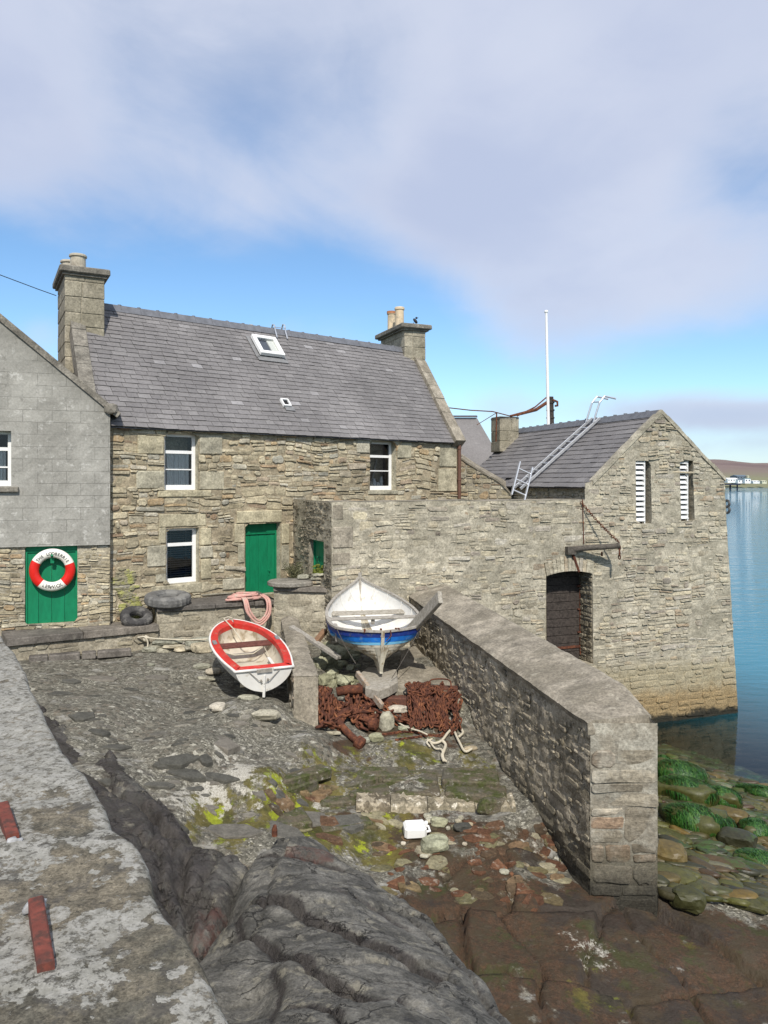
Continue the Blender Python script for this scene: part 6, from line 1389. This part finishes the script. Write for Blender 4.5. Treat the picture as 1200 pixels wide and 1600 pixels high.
# ================= mill stone, stacked stones, plants on upper ledge
def st1(c,a,b,h,rot=0,tilt=(0,0),lab='',cat='stone',grp=None,mat=None,name='stone',rough=.2,sub=3,seed=None):
    mb=MB(); stone(mb,c,a,b,h,rot,tilt,sub,rough,r=R(),seed=seed); return obj(name,mb,mat or LST,None,loc=V(*c),label=lab,cat=cat,group=grp)
c=P(455,917,15.0); c.z=-1.93; mb=MB(); 
n=40; prof=[(0,0),(.43,0),(.46,.02),(.46,.075),(.43,.095),(0,.1)]; mb.lathe(V(c.x,c.y,c.z-.06),[(r_,z) for r_,z in prof],n); o=obj('round_slab',mb,DSL2:=stonemat('round_slab_stone',[(0,(.22,.215,.2)),(1,(.26,.25,.23))],bst=.6,seed=41,str_=(1,1,1)),None,loc=c,label='flat round grey stone disc lying on the upper dark ledge',cat='stone')
k=0
for row,(y0,cnt,x0,x1) in enumerate(((916,5,484,518),(910,4,486,514),(904,3,488,508),(898,2,492,504))):
    for i in range(cnt):
        px=x0+(x1-x0)*(i+.5)/cnt+U(-1,1); p=P(px,y0,14.9); st1(p,U(.13,.19),U(.1,.15),.055,U(-.5,.5),(U(-.1,.1),U(-.1,.1)),'small flat stone in the little stack of pale stones below the small green door','stone','stack of small flat stones on the upper ledge',name='flat_stone',sub=2)
st1(P(474,901,15.1),.24,.15,.09,.3,(0,0),'pale white lump of stone on the upper ledge left of the small stack')
mb=MB(); 
for _ in range(26): stone(mb,P(499+U(-9,9),889+U(-5,7),15.0)+V(0,U(-.08,.08),0),U(.05,.1),U(.05,.1),U(.04,.08),U(0,3),sub=1,rough=.5,r=R())
obj('moss_cushion',mb,MOSS,None,loc=P(499,896,15),label='yellow-green moss cushion on the stones beside the small green door',cat='moss')
mb=MB()
for _ in range(14): stone(mb,P(508+U(-5,6),893+U(-6,7),15.05),U(.06,.1),U(.05,.1),U(.05,.09),U(0,3),sub=1,rough=.5,r=R())
obj('dry_clump',mb,MOSB,None,loc=P(509,898,15.05),label='brown dried clump right behind the moss cushion',cat='moss')
def bush(c,w_,h,n,mat,lab):
    mb=MB(); 
    for i in range(n):
        a=U(0,6.28); b=U(.1,1); l=h*U(.5,1.1); p=V(c.x+U(-.03,.03),c.y+U(-.03,.03),c.z); tip=p+V(math.cos(a)*w_*b*.5,math.sin(a)*w_*b*.4,l); m_=p.lerp(tip,.5)+V(U(-.03,.03),U(-.03,.03),.03); mb.tube([p,m_,tip],.004,3)
        for k in range(7):
            f=U(.3,1); q=p.lerp(tip,f)+V(U(-.04,.04),U(-.04,.04),U(-.03,.03)); d1=V(U(-1,1),U(-1,1),U(-.5,1)).normalized()*.022; d2=d1.orthogonal().normalized()*.009; mb.add([q,q+d1*.5+d2,q+d1,q+d1*.5-d2],[(0,1,2,3)],r=R())
    return obj('plant',mb,mat,None,loc=c,label=lab,cat='plant')
PLT=simple('dull_herb',(.12,.12,.06),.9,.5,30,0)
c=P(459,905,15.35); c.z=-1.95; bush(c,.5,.36,70,PLT,'wispy dull green plant growing against the wall right of the main green door')
# yellow lichen streak below the wall near the tyres: part of wall growth
mb=MB()
for _ in range(110):
    t_=R(); px=188+U(-10,16)+t_*16; py=892+t_*75+U(-5,8); 
    if px<172: continue
    q=HFr.px(px,py,.03); stone(mb,q-HFr.n*.015,U(.08,.24),U(.03,.05),U(.025,.06),math.atan2(HFr.d.y,HFr.d.x),sub=1,rough=.5,r=R())
obj('wall_lichen',mb,simple('yellow_green_lichen',(.36,.36,.12),.95,.45,14,.9,dirt=(.24,.22,.15),dsc=7,dth=(.4,.55)),None,loc=HFr.px(195,960),label='yellow-green mossy growth streaking down the house wall beside the outhouse',cat='moss')
# ================= stacked flat stones at foot of middle ledge
G='flat grey stones stacked at the foot of the retaining wall'
for (px,py,Y,a,b,h) in [(262,1002,13.85,.55,.3,.09),(300,1004,14.0,.42,.3,.09),(255,1015,13.8,.3,.3,.1),(285,1014,13.8,.35,.3,.09),(316,1002,13.9,.6,.3,.13),(246,1009,13.8,.35,.25,.07),(272,1009,13.8,.4,.25,.06),(318,1013,13.8,.4,.3,.08),(235,1014,13.7,.28,.2,.1),(298,1012,13.75,.26,.2,.07),(330,1000,14,.4,.3,.1)]:
    p=P(px,py,Y); st1(p,a,b,h,U(.2,.6),(U(-.08,.08),U(-.06,.06)),'flat grey stone in the loose stack between the low ledge and the red dinghy','stone',G,name='flat_stone')
for (px,py,a,b,h,lab) in [(317,1018,.42,.34,.2,'large grey-green rounded stone just left of the red dinghy'),(416,1122,.36,.26,.12,'smooth pale oval stone on the yard below the red dinghy'),(316,1043,.28,.2,.07,'pale buff flat stone left of the red dinghy hull'),(333,1052,.24,.2,.1,'grey-green stone leaning near the red dinghy side'),(388,1092,.3,.14,.07,'thin flat yellowish stone under the stern of the red dinghy'),(322,1062,.3,.13,.05,'thin tan stone left of the red dinghy stern'),(236,1040,.14,.08,.05,'small white stone alone on the yard in front of the low ledge'),(340,1108,.2,.24,.1,'upright grey stone on the yard left of the pale oval stone')]:
    p=gp(px,py); p.z+=h*.35; st1(p,a,b,h,U(-.3,.5),(0,0),lab)
# stones left of blue boat
G='greenish building stones piled between the divider wall and the blue boat'
for i in range(46):
    px=U(498,562); py=U(1012,1076)
    if i<10: px=[512,532,520,548,508,545,526,556,536,515][i]; py=[1042,1030,1062,1052,1072,1070,1020,1034,1074,1028][i]
    p=gp(px,py); s=U(.16,.34) if i<22 else U(.1,.2); h=s*U(.4,.7); p.z+=h*.2+(.08 if i<10 else 0); st1(p,s,s*U(.6,.95),h,U(0,3),(U(-.3,.3),U(-.3,.3)),'greenish grey rubble stone in the pile left of the blue and white boat','stone',G,mat=GRS,name='rubble_stone',rough=.26)
# wooden block, concrete slab
mb=MB(); tp=[gp(562,1066),gp(566,1074),gp(616,1072),gp(622,1056)]; zb_=-2.97; T=[P(563,1046,12.05),P(573,1070,11.75),P(605,1067,11.8),P(622,1056,11.95),P(619,1040,12.35),P(575,1038,12.5)]; 
for p in T: p.z=-3.02
T=[V(gpx(x,y,-3.02)[0],gpx(x,y,-3.02)[1],-3.02) for x,y in((562,1046),(571,1067),(592,1072),(608,1066),(622,1058),(620,1040),(575,1036))]; mb.prism([p-V(0,0,.06) for p in T],.15,bev=.02); obj('keel_block',mb,WPL,None,loc=gp(595,1080),label='thick pale timber block under the near end of the blue and white boat',cat='block')
mb=MB(); 
for (px,py,s) in((588,1076,.25),(574,1079,.18)):
    p=gp(px,py); p.z+=.1; stone(mb,p,s,s*.5,s*.8,0,sub=2,r=R())
obj('wedge_stone',mb,GRS,None,loc=gp(588,1080),label='pale green pointed stone wedged in front of the timber keel block',cat='stone')
mb=MB(); T=[gp(x,y)+V(0,0,.1) for x,y in((628,1024),(650,1016),(733,1088),(700,1094),(640,1092),(616,1086))]; mb.prism(T,.3,bev=.03); obj('concrete_slab',mb,CAP,None,loc=gp(660,1085),label='wedge of grey concrete slab lying along the slipway wall right of the blue boat',cat='slab')
mb=MB(); 
for q,(a,b) in enumerate((((556,1083),(716,1087)),((540,1100),(716,1106)))):
    A_=gp(*a);B_=gp(*b);A_.z+=.06;B_.z+=.06; mb.bar(A_,B_,.16,.16,bev=.015)
obj('timber_sleepers',mb,m_wood('rust_stained_wood',(.14,.06,.04),(.08,.04,.03)),None,loc=gp(640,1090),label='two rust-stained timber sleepers laid across the slipway under the chains',cat='timber')
# planks
def plank(a,b,w_,h,lab,mat,up=V(0,0,1)):
    mb=MB(); mb.bar(a,b,w_,h,up=up,bev=.008); return obj('plank',mb,mat,None,loc=a,label=lab,cat='plank')
plank(P(628,1000,12.9),P(688,938,11.7)+V(0,0,.05),.2,.07,'grey weathered plank resting on the coping of the slipway wall beside the blue boat',WPL,up=V(-.45,-.75,.5))
plank(P(558,1052,12.0),P(597,1104,11.35),.06,.1,'narrow stained timber lying over the chains below the boat keel',m_wood('stained_post',(.3,.2,.12),(.38,.35,.3)))
plank(P(455,983,13.4)+V(0,0,.04),P(530,1028,12.6),.11,.06,'long weathered plank propped over the divider wall left of the blue boat',WGR)
plank(P(492,1005,13.0),P(508,985,13.3),.1,.08,'short brown post leaning beside the long plank left of the blue boat',m_wood('brown_post',(.25,.15,.09),(.17,.1,.06)))
mb=MB(); p=P(700,938,13.0)
# ================= chains
def heap(name,lab,polys,L,r,z=.04,jit=.03,piled=0):
    mb=MB()
    for pl in polys:
        pts=[]
        for (px,py,dz) in pl: q=gp(px+U(-2,2),py+U(-2,2)); q.z+=z+dz; pts.append(q)
        pts=smooth(pts,5); chain(mb,pts,L,r,up=V(U(-1,1),U(-1,1),U(-1,1)).normalized())
    return obj(name,mb,RUST,None,loc=gp(*polys[0][0][:2]),label=lab,cat='chain',smooth=True)
pl=[]
for i in range(15):
    x=504+U(0,84); y=1101+U(0,22); pl.append([(x,y-10,U(0,.16)),(x+U(-5,16),y+U(0,12),U(.05,.18)),(x+U(-6,22),y+U(8,24),U(0,.1)),(x+U(-6,28),y+U(0,26),U(0,.12))])
for x in range(500,520,6): pl.append([(x,1096,.12),(x-3,1106,.24),(x-2,1120,.2),(x+2,1136,.05)])
pl.append([(500,1142,.02),(520,1140,.08),(550,1130,.1),(590,1126,.1),(640,1136,.04),(700,1142,.03)]); 
heap('rusty_chain','tangled heap of thick rusty chain against the divider wall, left of the stained timber',pl,.11,.018)
pl=[]
for i in range(27):
    x=640+U(0,72)+(U(-4,4)); top=1088+abs(x-668)*.2+U(-4,6); pl.append([(x,top+2,.1),(x+U(-7,7),top+6,.16+U(-.04,.06)),(x+U(-9,9),top+20,.15),(x+U(-6,6),top+36,.12),(x+U(-8,8),min(1150,top+50),.03)])
for i in range(12):
    x=646+U(0,34); y=1090+U(0,14); pl.append([(x,y-2,.16),(x+12*U(-1,1),y+4,.22),(x+14*U(-1,1),y+8,.2),(x+U(-14,14),y+2,.2)])
heap('rusty_chain','tall heap of fine rusty chain piled against the slipway wall beside the concrete slab',pl,.082,.0125)
pl=[[(x+U(-6,6),y+U(-3,3),0),(x+U(-14,14),y+U(-6,6),.03),(x+U(-20,20),y+U(-6,6),.0)] for x in range(596,642,6) for y in (1092,1104,1118,1130)]
heap('rusty_chain','single strand of small rusty chain trailing along in front of the heaps',[[(600,1150,.0),(640,1146,.01),(690,1150,.0),(705,1140,.0)],[(705,1140,.0),(690,1149,0),(660,1153,0),(622,1156,0)]],.045,.009,.01)
heap('rusty_chain','low spread of small rusty chain links lying between the two big chain heaps',pl,.045,.009,.01)
mb=MB(); S=[(560,1166),(548,1156),(534,1146),(529,1134),(537,1124),(553,1121),(566,1128),(574,1137),(583,1143)]
pts=[]
for i,(x,y) in enumerate(S): q=gp(x,y); q.z+=.11-.05*(i<2); pts.append(q)
mb.tube(smooth(pts,5),[.05]*((len(pts)-1)*5+1),12); sh=thing('iron_shackle','big curved rusty iron shackle lying in front of the chain heap','shackle',gp(555,1165)); obj('bow',mb,RUST,sh,smooth=True)
for (a,b) in((pts[0],V(.05,-.02,-.03)),(pts[-1],V(.08,-.03,0))): mb=MB(); mb.lathe(a-V(b.x,b.y,b.z)*.8,[(.05,0),(.09,.02),(.09,.12),(.05,.14)],14,b); obj('lug',mb,RUST,sh)
mb=MB(); a=gp(526,1104)+V(0,0,.22); b=gp(566,1100)+V(0,0,.22); mb.tube([a,a.lerp(b,.5)+V(0,0,.02),b],.07,10); obj('iron_roller',mb,RUST,None,loc=a,label='short thick rusty iron bar lying along the top of the left chain heap',cat='iron bar',smooth=True)
mb=MB(); q=[gp(670,1094)+V(0,0,.2),gp(674,1088)+V(0,0,.26),gp(700,1088)+V(0,0,.26),gp(705,1096)+V(0,0,.22),gp(704,1108)+V(0,0,.12)]; mb.tube(smooth(q,5),.012,6); obj('iron_hoop',mb,RUST,None,loc=q[0],label='thin rusty iron hoop standing up from the right chain heap over the concrete slab',cat='iron hoop',smooth=True)
# stones by chains
for (px,py,a,b,h,lab,mt) in [(604,1140,.2,.13,.3,'upright rust-stained pink stone in front of the chains, right of the shackle',None),(588,1158,.2,.14,.12,'yellow-green stone beside the shackle in front of the chains',GRS),(572,1160,.12,.1,.08,'small orange stained stone between the shackle and the yellow-green stone',None),(622,1112,.3,.16,.1,'broad pale stone amid the chain links below the stained timber',None),(592,1116,.2,.18,.1,'white rust-edged stone at the foot of the stained timber',None),(540,1106,.1,.08,.12,'small white stone standing in the left chain heap',None),(637,1140,.28,.12,.06,'flat pale green stone in front of the chain heaps',GRS),(519,1147,.22,.09,.05,'flat pale stone left of the shackle',None),(717,1110,.16,.1,.2,'buff stone on edge against the slipway wall beside the right chain heap',None),(651,1130,.08,.06,.1,'small cream stone standing at the left foot of the right chain heap',None),(735,1172,.2,.1,.06,'long pale stone by the slipway wall near the frayed rope',None)]:
    p=gp(px,py); p.z+=h*.4; st1(p,a,b,h,U(-.2,.4),(0,0),lab,mat=mt)
# frayed rope
mb=MB(); q=[gp(612,1124),gp(628,1138),gp(642,1146),gp(655,1152),gp(668,1160)]; mb.tube(smooth([p+V(0,0,.03+.02*i) for i,p in enumerate(q)],5),.013,6)
for s in([(668,1160),(678,1165),(690,1163),(700,1150),(708,1140)],[(672,1164),(680,1174),(690,1178),(692,1190),(698,1196)],[(690,1162),(696,1168),(694,1180),(690,1186),(694,1196)],[(708,1140),(712,1152),(718,1166),(726,1180),(738,1176)],[(700,1135),(716,1140),(724,1150),(718,1158)],[(676,1160),(666,1164),(672,1170)]):
    q=[gp(x+U(-1,1),y+U(-1,1))+V(0,0,.03+U(0,.03)) for x,y in s]; mb.tube(smooth(q,5),U(.014,.026),6)
obj('frayed_rope',mb,ROP,None,loc=gp(690,1165),label='frayed cream rope straggling from the chains toward the mossy steps',cat='rope',smooth=True)
# white container
c=gp(648,1308)+V(0,0,.09); ct=thing('plastic_container','white plastic container with a handle lying on the stones of the lower slipway','container',gp(648,1308)); Mc=Matrix.Rotation(.12,3,'Z')@Matrix.Rotation(.12,3,'X'); mb=MB(); mb.box(c,.26,.2,.15,Mc,bev=.028); obj('body',mb,PLW,ct); mb=MB(); mb.tube([c+Mc@V(.12,.06,.0),c+Mc@V(.17,.05,.0),c+Mc@V(.17,-.05,.0),c+Mc@V(.12,-.06,0)],.014,7); obj('handle',mb,PLW,ct); mb=MB(); mb.lathe(c+Mc@V(.13,.07,.03),[(.025,0),(.025,.03),(.0,.03)],12,Mc@V(1,0,0)); obj('cap',mb,PLW,ct)
# pebbles on lower slipway
GP='small pale pebbles scattered on the lower slipway around the white container'
for (px,py,a,b,h) in [(672,1284,.12,.09,.06),(682,1288,.14,.1,.06),(668,1278,.1,.08,.06),(720,1280,.07,.06,.05),(795,1256,.12,.07,.05),(754,1252,.1,.08,.05),(788,1364,.11,.08,.04),(716,1286,.08,.08,.05),(663,1340,.1,.05,.04),(700,1296,.06,.05,.04),(630,1320,.06,.05,.04),(735,1290,.07,.06,.04),(650,1290,.06,.05,.04),(800,1264,.05,.08,.04),(726,1320,.06,.05,.03)]:
    p=gp(px,py); p.z+=h*.4; st1(p,a,b,h,U(-1,1),(0,0),'small pale rounded pebble among those scattered near the white container','pebble',GP,name='pebble',sub=2,rough=.12,mat=LST)
for (px,py,a,b,h,lab) in [(680,1325,.32,.26,.14,'pale grey-green wedge-shaped stone right below the white container'),(686,1289,.2,.14,.1,'oval cream stone right of the white container'),(722,1296,.2,.12,.08,'flat reddish stone on the lower slipway right of the oval cream stone'),(769,1268,.36,.2,.2,'dark mossy block at the right end of the lowest step')]:
    p=gp(px,py); p.z+=h*.35; st1(p,a,b,h,U(-.3,.5),(0,0),lab,mat=MBK if 'mossy' in lab else (SLB if 'red' in lab else GRS))
# red post stub on rock
mb=MB(); p=P(429,1306,7.15); mb.tube([p,p+V(0,0,.06),p+V(0.003,0,.10)],[.028,.026,.015],8); obj('iron_stub',mb,RUST,None,loc=p,label='tiny rusty iron stub standing on the crest of the grey shore rock',cat='iron stub')
# ================= beach stones
mb=MB(); rs=0; cnt=0
def bz(x,y): return float(ZB(np.array(x),np.array(y)))
while cnt<3000:
    y=8.0+U(0,1)**.9*8.5; x=y*(U(1022,1222)-600)/F
    if x<pierx(y)+.62: continue
    z=bz(x,y)
    if z<-6.0: continue
    s=U(.055,.15)*(1 if R()<.75 else 1.8); d=1.0 if z>SEA else .6
    stone(mb,(x,y,z+s*.12),s*U(1.1,2.2),s*U(.5,.85),s*U(.25,.45),-.6+U(-.5,.5),(U(-.15,.15),U(-.15,.15)),1 if s<.17 else 2,.2,r=R()); cnt+=1
obj('beach_stones',mb,PEB,smooth=True,kind='stuff',label='wet olive and brown flat stones covering the beach right of the slipway wall',loc=(4,10,-4.7))
for (px,py,a,b,h,lab) in [(1045,1335,.42,.34,.24,'large ochre brown boulder against the slipway wall on the beach'),(1052,1372,.5,.3,.16,'flat dark green boulder below the ochre boulder'),(930+0,0,0,0,0,None),(1075,1404,.36,.24,.2,'square-edged pale slab standing out on the lower beach near the wall corner'),(1140,1275,.5,.28,.2,'brown flat boulder beyond the two weed-covered rocks'),(1085,1390,.2,.18,.12,'small blue-grey squared stone on the lower beach'),(1150,1310,.45,.3,.2,'tan boulder right of the weed-covered rocks'),(1130,1350,.6,.16,.12,'long olive stone lying diagonally in the middle of the beach'),(1170,1410,.5,.22,.1,'large flat olive slab at the lower right of the beach')]:
    if not lab: continue
    s=-4.55/(-(py-HY)/F); p=V((px-600)/F*s,s,0); p.z=bz(p.x,p.y)+h*.45; s=p.z/(-(py-HY)/F); p=V((px-600)/F*s,s,p.z); st1(p,a,b,h,-.5,(.1,0),lab,'boulder',mat=PEB,name='boulder')
def weedrock(px,py,a,b,h,lab,n=900):
    s=-4.9/(-(py-HY)/F)
    for _ in range(4): x=(px-600)/F*s; z=bz(x,s)+h*.3; s=z/(-(py-HY)/F)
    c=V((px-600)/F*s,s,z); t_=thing('weed_covered_rock',lab,'rock',c); mb=MB(); stone(mb,c,a,b,h,-.5,sub=3,rough=.3,r=.1); obj('rock',mb,PEB,t_,smooth=True)
    mb=MB(); Rz=Matrix.Rotation(-.5,3,'Z')
    for i in range(n):
        th=U(0,6.28); ph=U(0,1)**.6*1.1; d0=V(math.cos(th)*math.sin(ph),math.sin(th)*math.sin(ph),math.cos(ph)); pts=[]
        ux=math.cos(th)*math.sin(min(ph,1.4)); uy=math.sin(th)*math.sin(min(ph,1.4)); jx=U(-.05,.05)
        for k in range(4):
            r2=ux*ux+uy*uy; zz_=math.sqrt(max(0,1-r2)) if r2<1 else -(math.sqrt(r2)-1)*1.5; k2=1 if r2<1 else 1/math.sqrt(r2); pts.append(c+Rz@(V(ux*k2*a/2,uy*k2*b/2,zz_*h/2)*1.1+V(0,0,U(.0,.02)))); ux+=.05+jx; uy-=.12
        w_=Rz@V(-math.sin(th),math.cos(th),0)*.009; vs=[]
        for k,p in enumerate(pts): vs+= [p-w_*(1-k*.22),p+w_*(1-k*.22)]
        mb.add(vs,[(0,1,3,2),(2,3,5,4),(4,5,7,6)],r=R())
    obj('weed',mb,WEED,t_)
for q in [(1058,1212,.95,.6,.42,'bright green weed-covered rock nearest the water by the slipway wall'),(1070,1238,.9,.55,.4,'broad green weed-covered rock just below the one nearest the water'),(1082,1285,.8,.52,.4,'large bright green weed-covered rock in the middle of the beach'),(1110,1290,.62,.42,.34,'green weed-covered rock touching the right side of the large middle one'),(1128,1248,.55,.4,.3,'dark and green weed-covered rock by the water right of the wall shadow'),(1180,1298,.42,.4,.25,'small weed-covered rock near the right edge of the beach'),(1036,1196,.3,.3,.3,'small weedy rock tight against the far side of the slipway wall'),(1185,1345,.55,.4,.16,'low weed-covered flat rock at the right edge of the beach'),(1192,1240,.9,.3,.2,'weedy rock breaking the water surface at the right edge')]: weedrock(*q)
# ---------------- sky, sun, camera
SAZ=V(.13,-.99,0).normalized(); SEL=math.radians(44)
sd=V(SAZ.x*math.cos(SEL),SAZ.y*math.cos(SEL),math.sin(SEL))
sun=bpy.data.lights.new('sun','SUN'); sun.energy=5.0; sun.angle=math.radians(.53); sun.color=(1,.945,.86)
so=bpy.data.objects.new('sun',sun); col.objects.link(so); so.rotation_euler=(-sd).to_track_quat('-Z','Y').to_euler(); so.location=(0,-5,30)
w=bpy.data.worlds.new('World'); bpy.context.scene.world=w; w.use_nodes=True
t=NT('w',world=w)
sky=t.n('ShaderNodeTexSky',sky_type='NISHITA'); sky.sun_disc=False; sky.sun_elevation=SEL; sky.sun_rotation=math.atan2(SAZ.x,SAZ.y); sky.air_density=1.0; sky.dust_density=0; sky.ozone_density=1.6
d=t.n('ShaderNodeTexCoord').outputs['Generated']
def blob(px,py,r,amp,el=1.0):
    c=P(px,py,1).normalized(); rr=r/F
    m=t.vmap(d,(1,1,el),loc=(-c.x,-c.y,-c.z*el)); ln=t.n('ShaderNodeVectorMath',operation='LENGTH'); t.put(ln.inputs[0],m)
    return t.rng(ln.outputs['Value'],0,rr,amp,0)
pl=t.vmap(d,(1.0,.35,1.7),rot=(0,.35,0))
n1=t.noise(pl,2.3,7,.52,.6); n2=t.noise(t.vmap(d,(1,.4,1.6)),6,7,.6,.5)
cov=t.m('ADD',t.m('MULTIPLY',t.m('SUBTRACT',n1,.5),1.15),t.m('MULTIPLY',t.m('SUBTRACT',n2,.5),.55))
zz=t.z(d)
cov=t.m('ADD',cov,t.rng(zz,.16,.42,.26,.62))
for b in [(-40,400,260,-.45,1.6),(230,470,300,-.5,1.6),(520,450,260,-.6,1.9),(215,75,170,-.3,.7),(390,130,130,-.42,.8),(530,180,190,-.42,.8),(150,290,140,-.22,1.5),
          (700,560,170,-.4,1),(960,600,330,-.5,2.2),(1180,560,220,-.4,2),(1160,240,140,-.28,1.2),(860,60,120,-.1,1),(640,600,200,-.3,1),
          (950,300,420,.22,1.2),(700,300,300,.2,1.4),(880,500,200,.22,1.6),(60,180,250,.25,1),(1060,440,220,.25,1.5),(1040,640,230,.75,4.5),(1190,650,160,.5,5),(780,630,120,.3,2.5),(70,520,70,.35,1.2),(1150,690,180,.3,5),(-20,560,60,.2,1)]:
    cov=t.m('ADD',cov,blob(*b))
m0=t.rng(cov,-.12,.7,0,.9); m1=t.m('MAXIMUM',t.rng(zz,-.02,.13,.6,.0),t.rng(zz,.25,.48,0,.3)); mask=t.m('ADD',m0,t.m('MULTIPLY',m1,t.m('SUBTRACT',1,m0)))
thick=t.rng(t.m('ADD',cov,t.m('MULTIPLY',t.m('SUBTRACT',t.noise(pl,3.2,5,.5),.5),1.2)),.25,1.1)
cc=t.mix(thick,(7.6,8.1,9.6),(5.9,6.6,8.6)); cc=t.mix(t.rng(zz,.0,.16,.8,0),cc,(4.8,5.7,7.8))
skc=t.mix(1.0,sky.outputs[0],(SKR,SKG,SKB),'MULTIPLY')
fin=t.mix(mask,skc,cc)
bg=t.n('ShaderNodeBackground'); t.put(bg.inputs[0],fin); bg.inputs[1].default_value=.1
o=t.n('ShaderNodeOutputWorld'); t.t.links.new(bg.outputs[0],o.inputs[0])
cam=bpy.data.cameras.new('camera'); cam.sensor_fit='VERTICAL'; cam.sensor_height=36; cam.sensor_width=36; cam.lens=F/1600*36; cam.shift_y=-45/1600; cam.clip_end=20000; cam.clip_start=.05
co=bpy.data.objects.new('camera',cam); col.objects.link(co); co.rotation_euler=(math.pi/2,0,0); bpy.context.scene.camera=co
sc=bpy.context.scene; sc.view_settings.view_transform='Standard'; sc.view_settings.look='None'; sc.view_settings.exposure=-.12; sc.view_settings.gamma=1
sc.cycles.max_bounces=6; sc.cycles.transparent_max_bounces=12; sc.cycles.caustics_reflective=False; sc.cycles.caustics_refractive=False
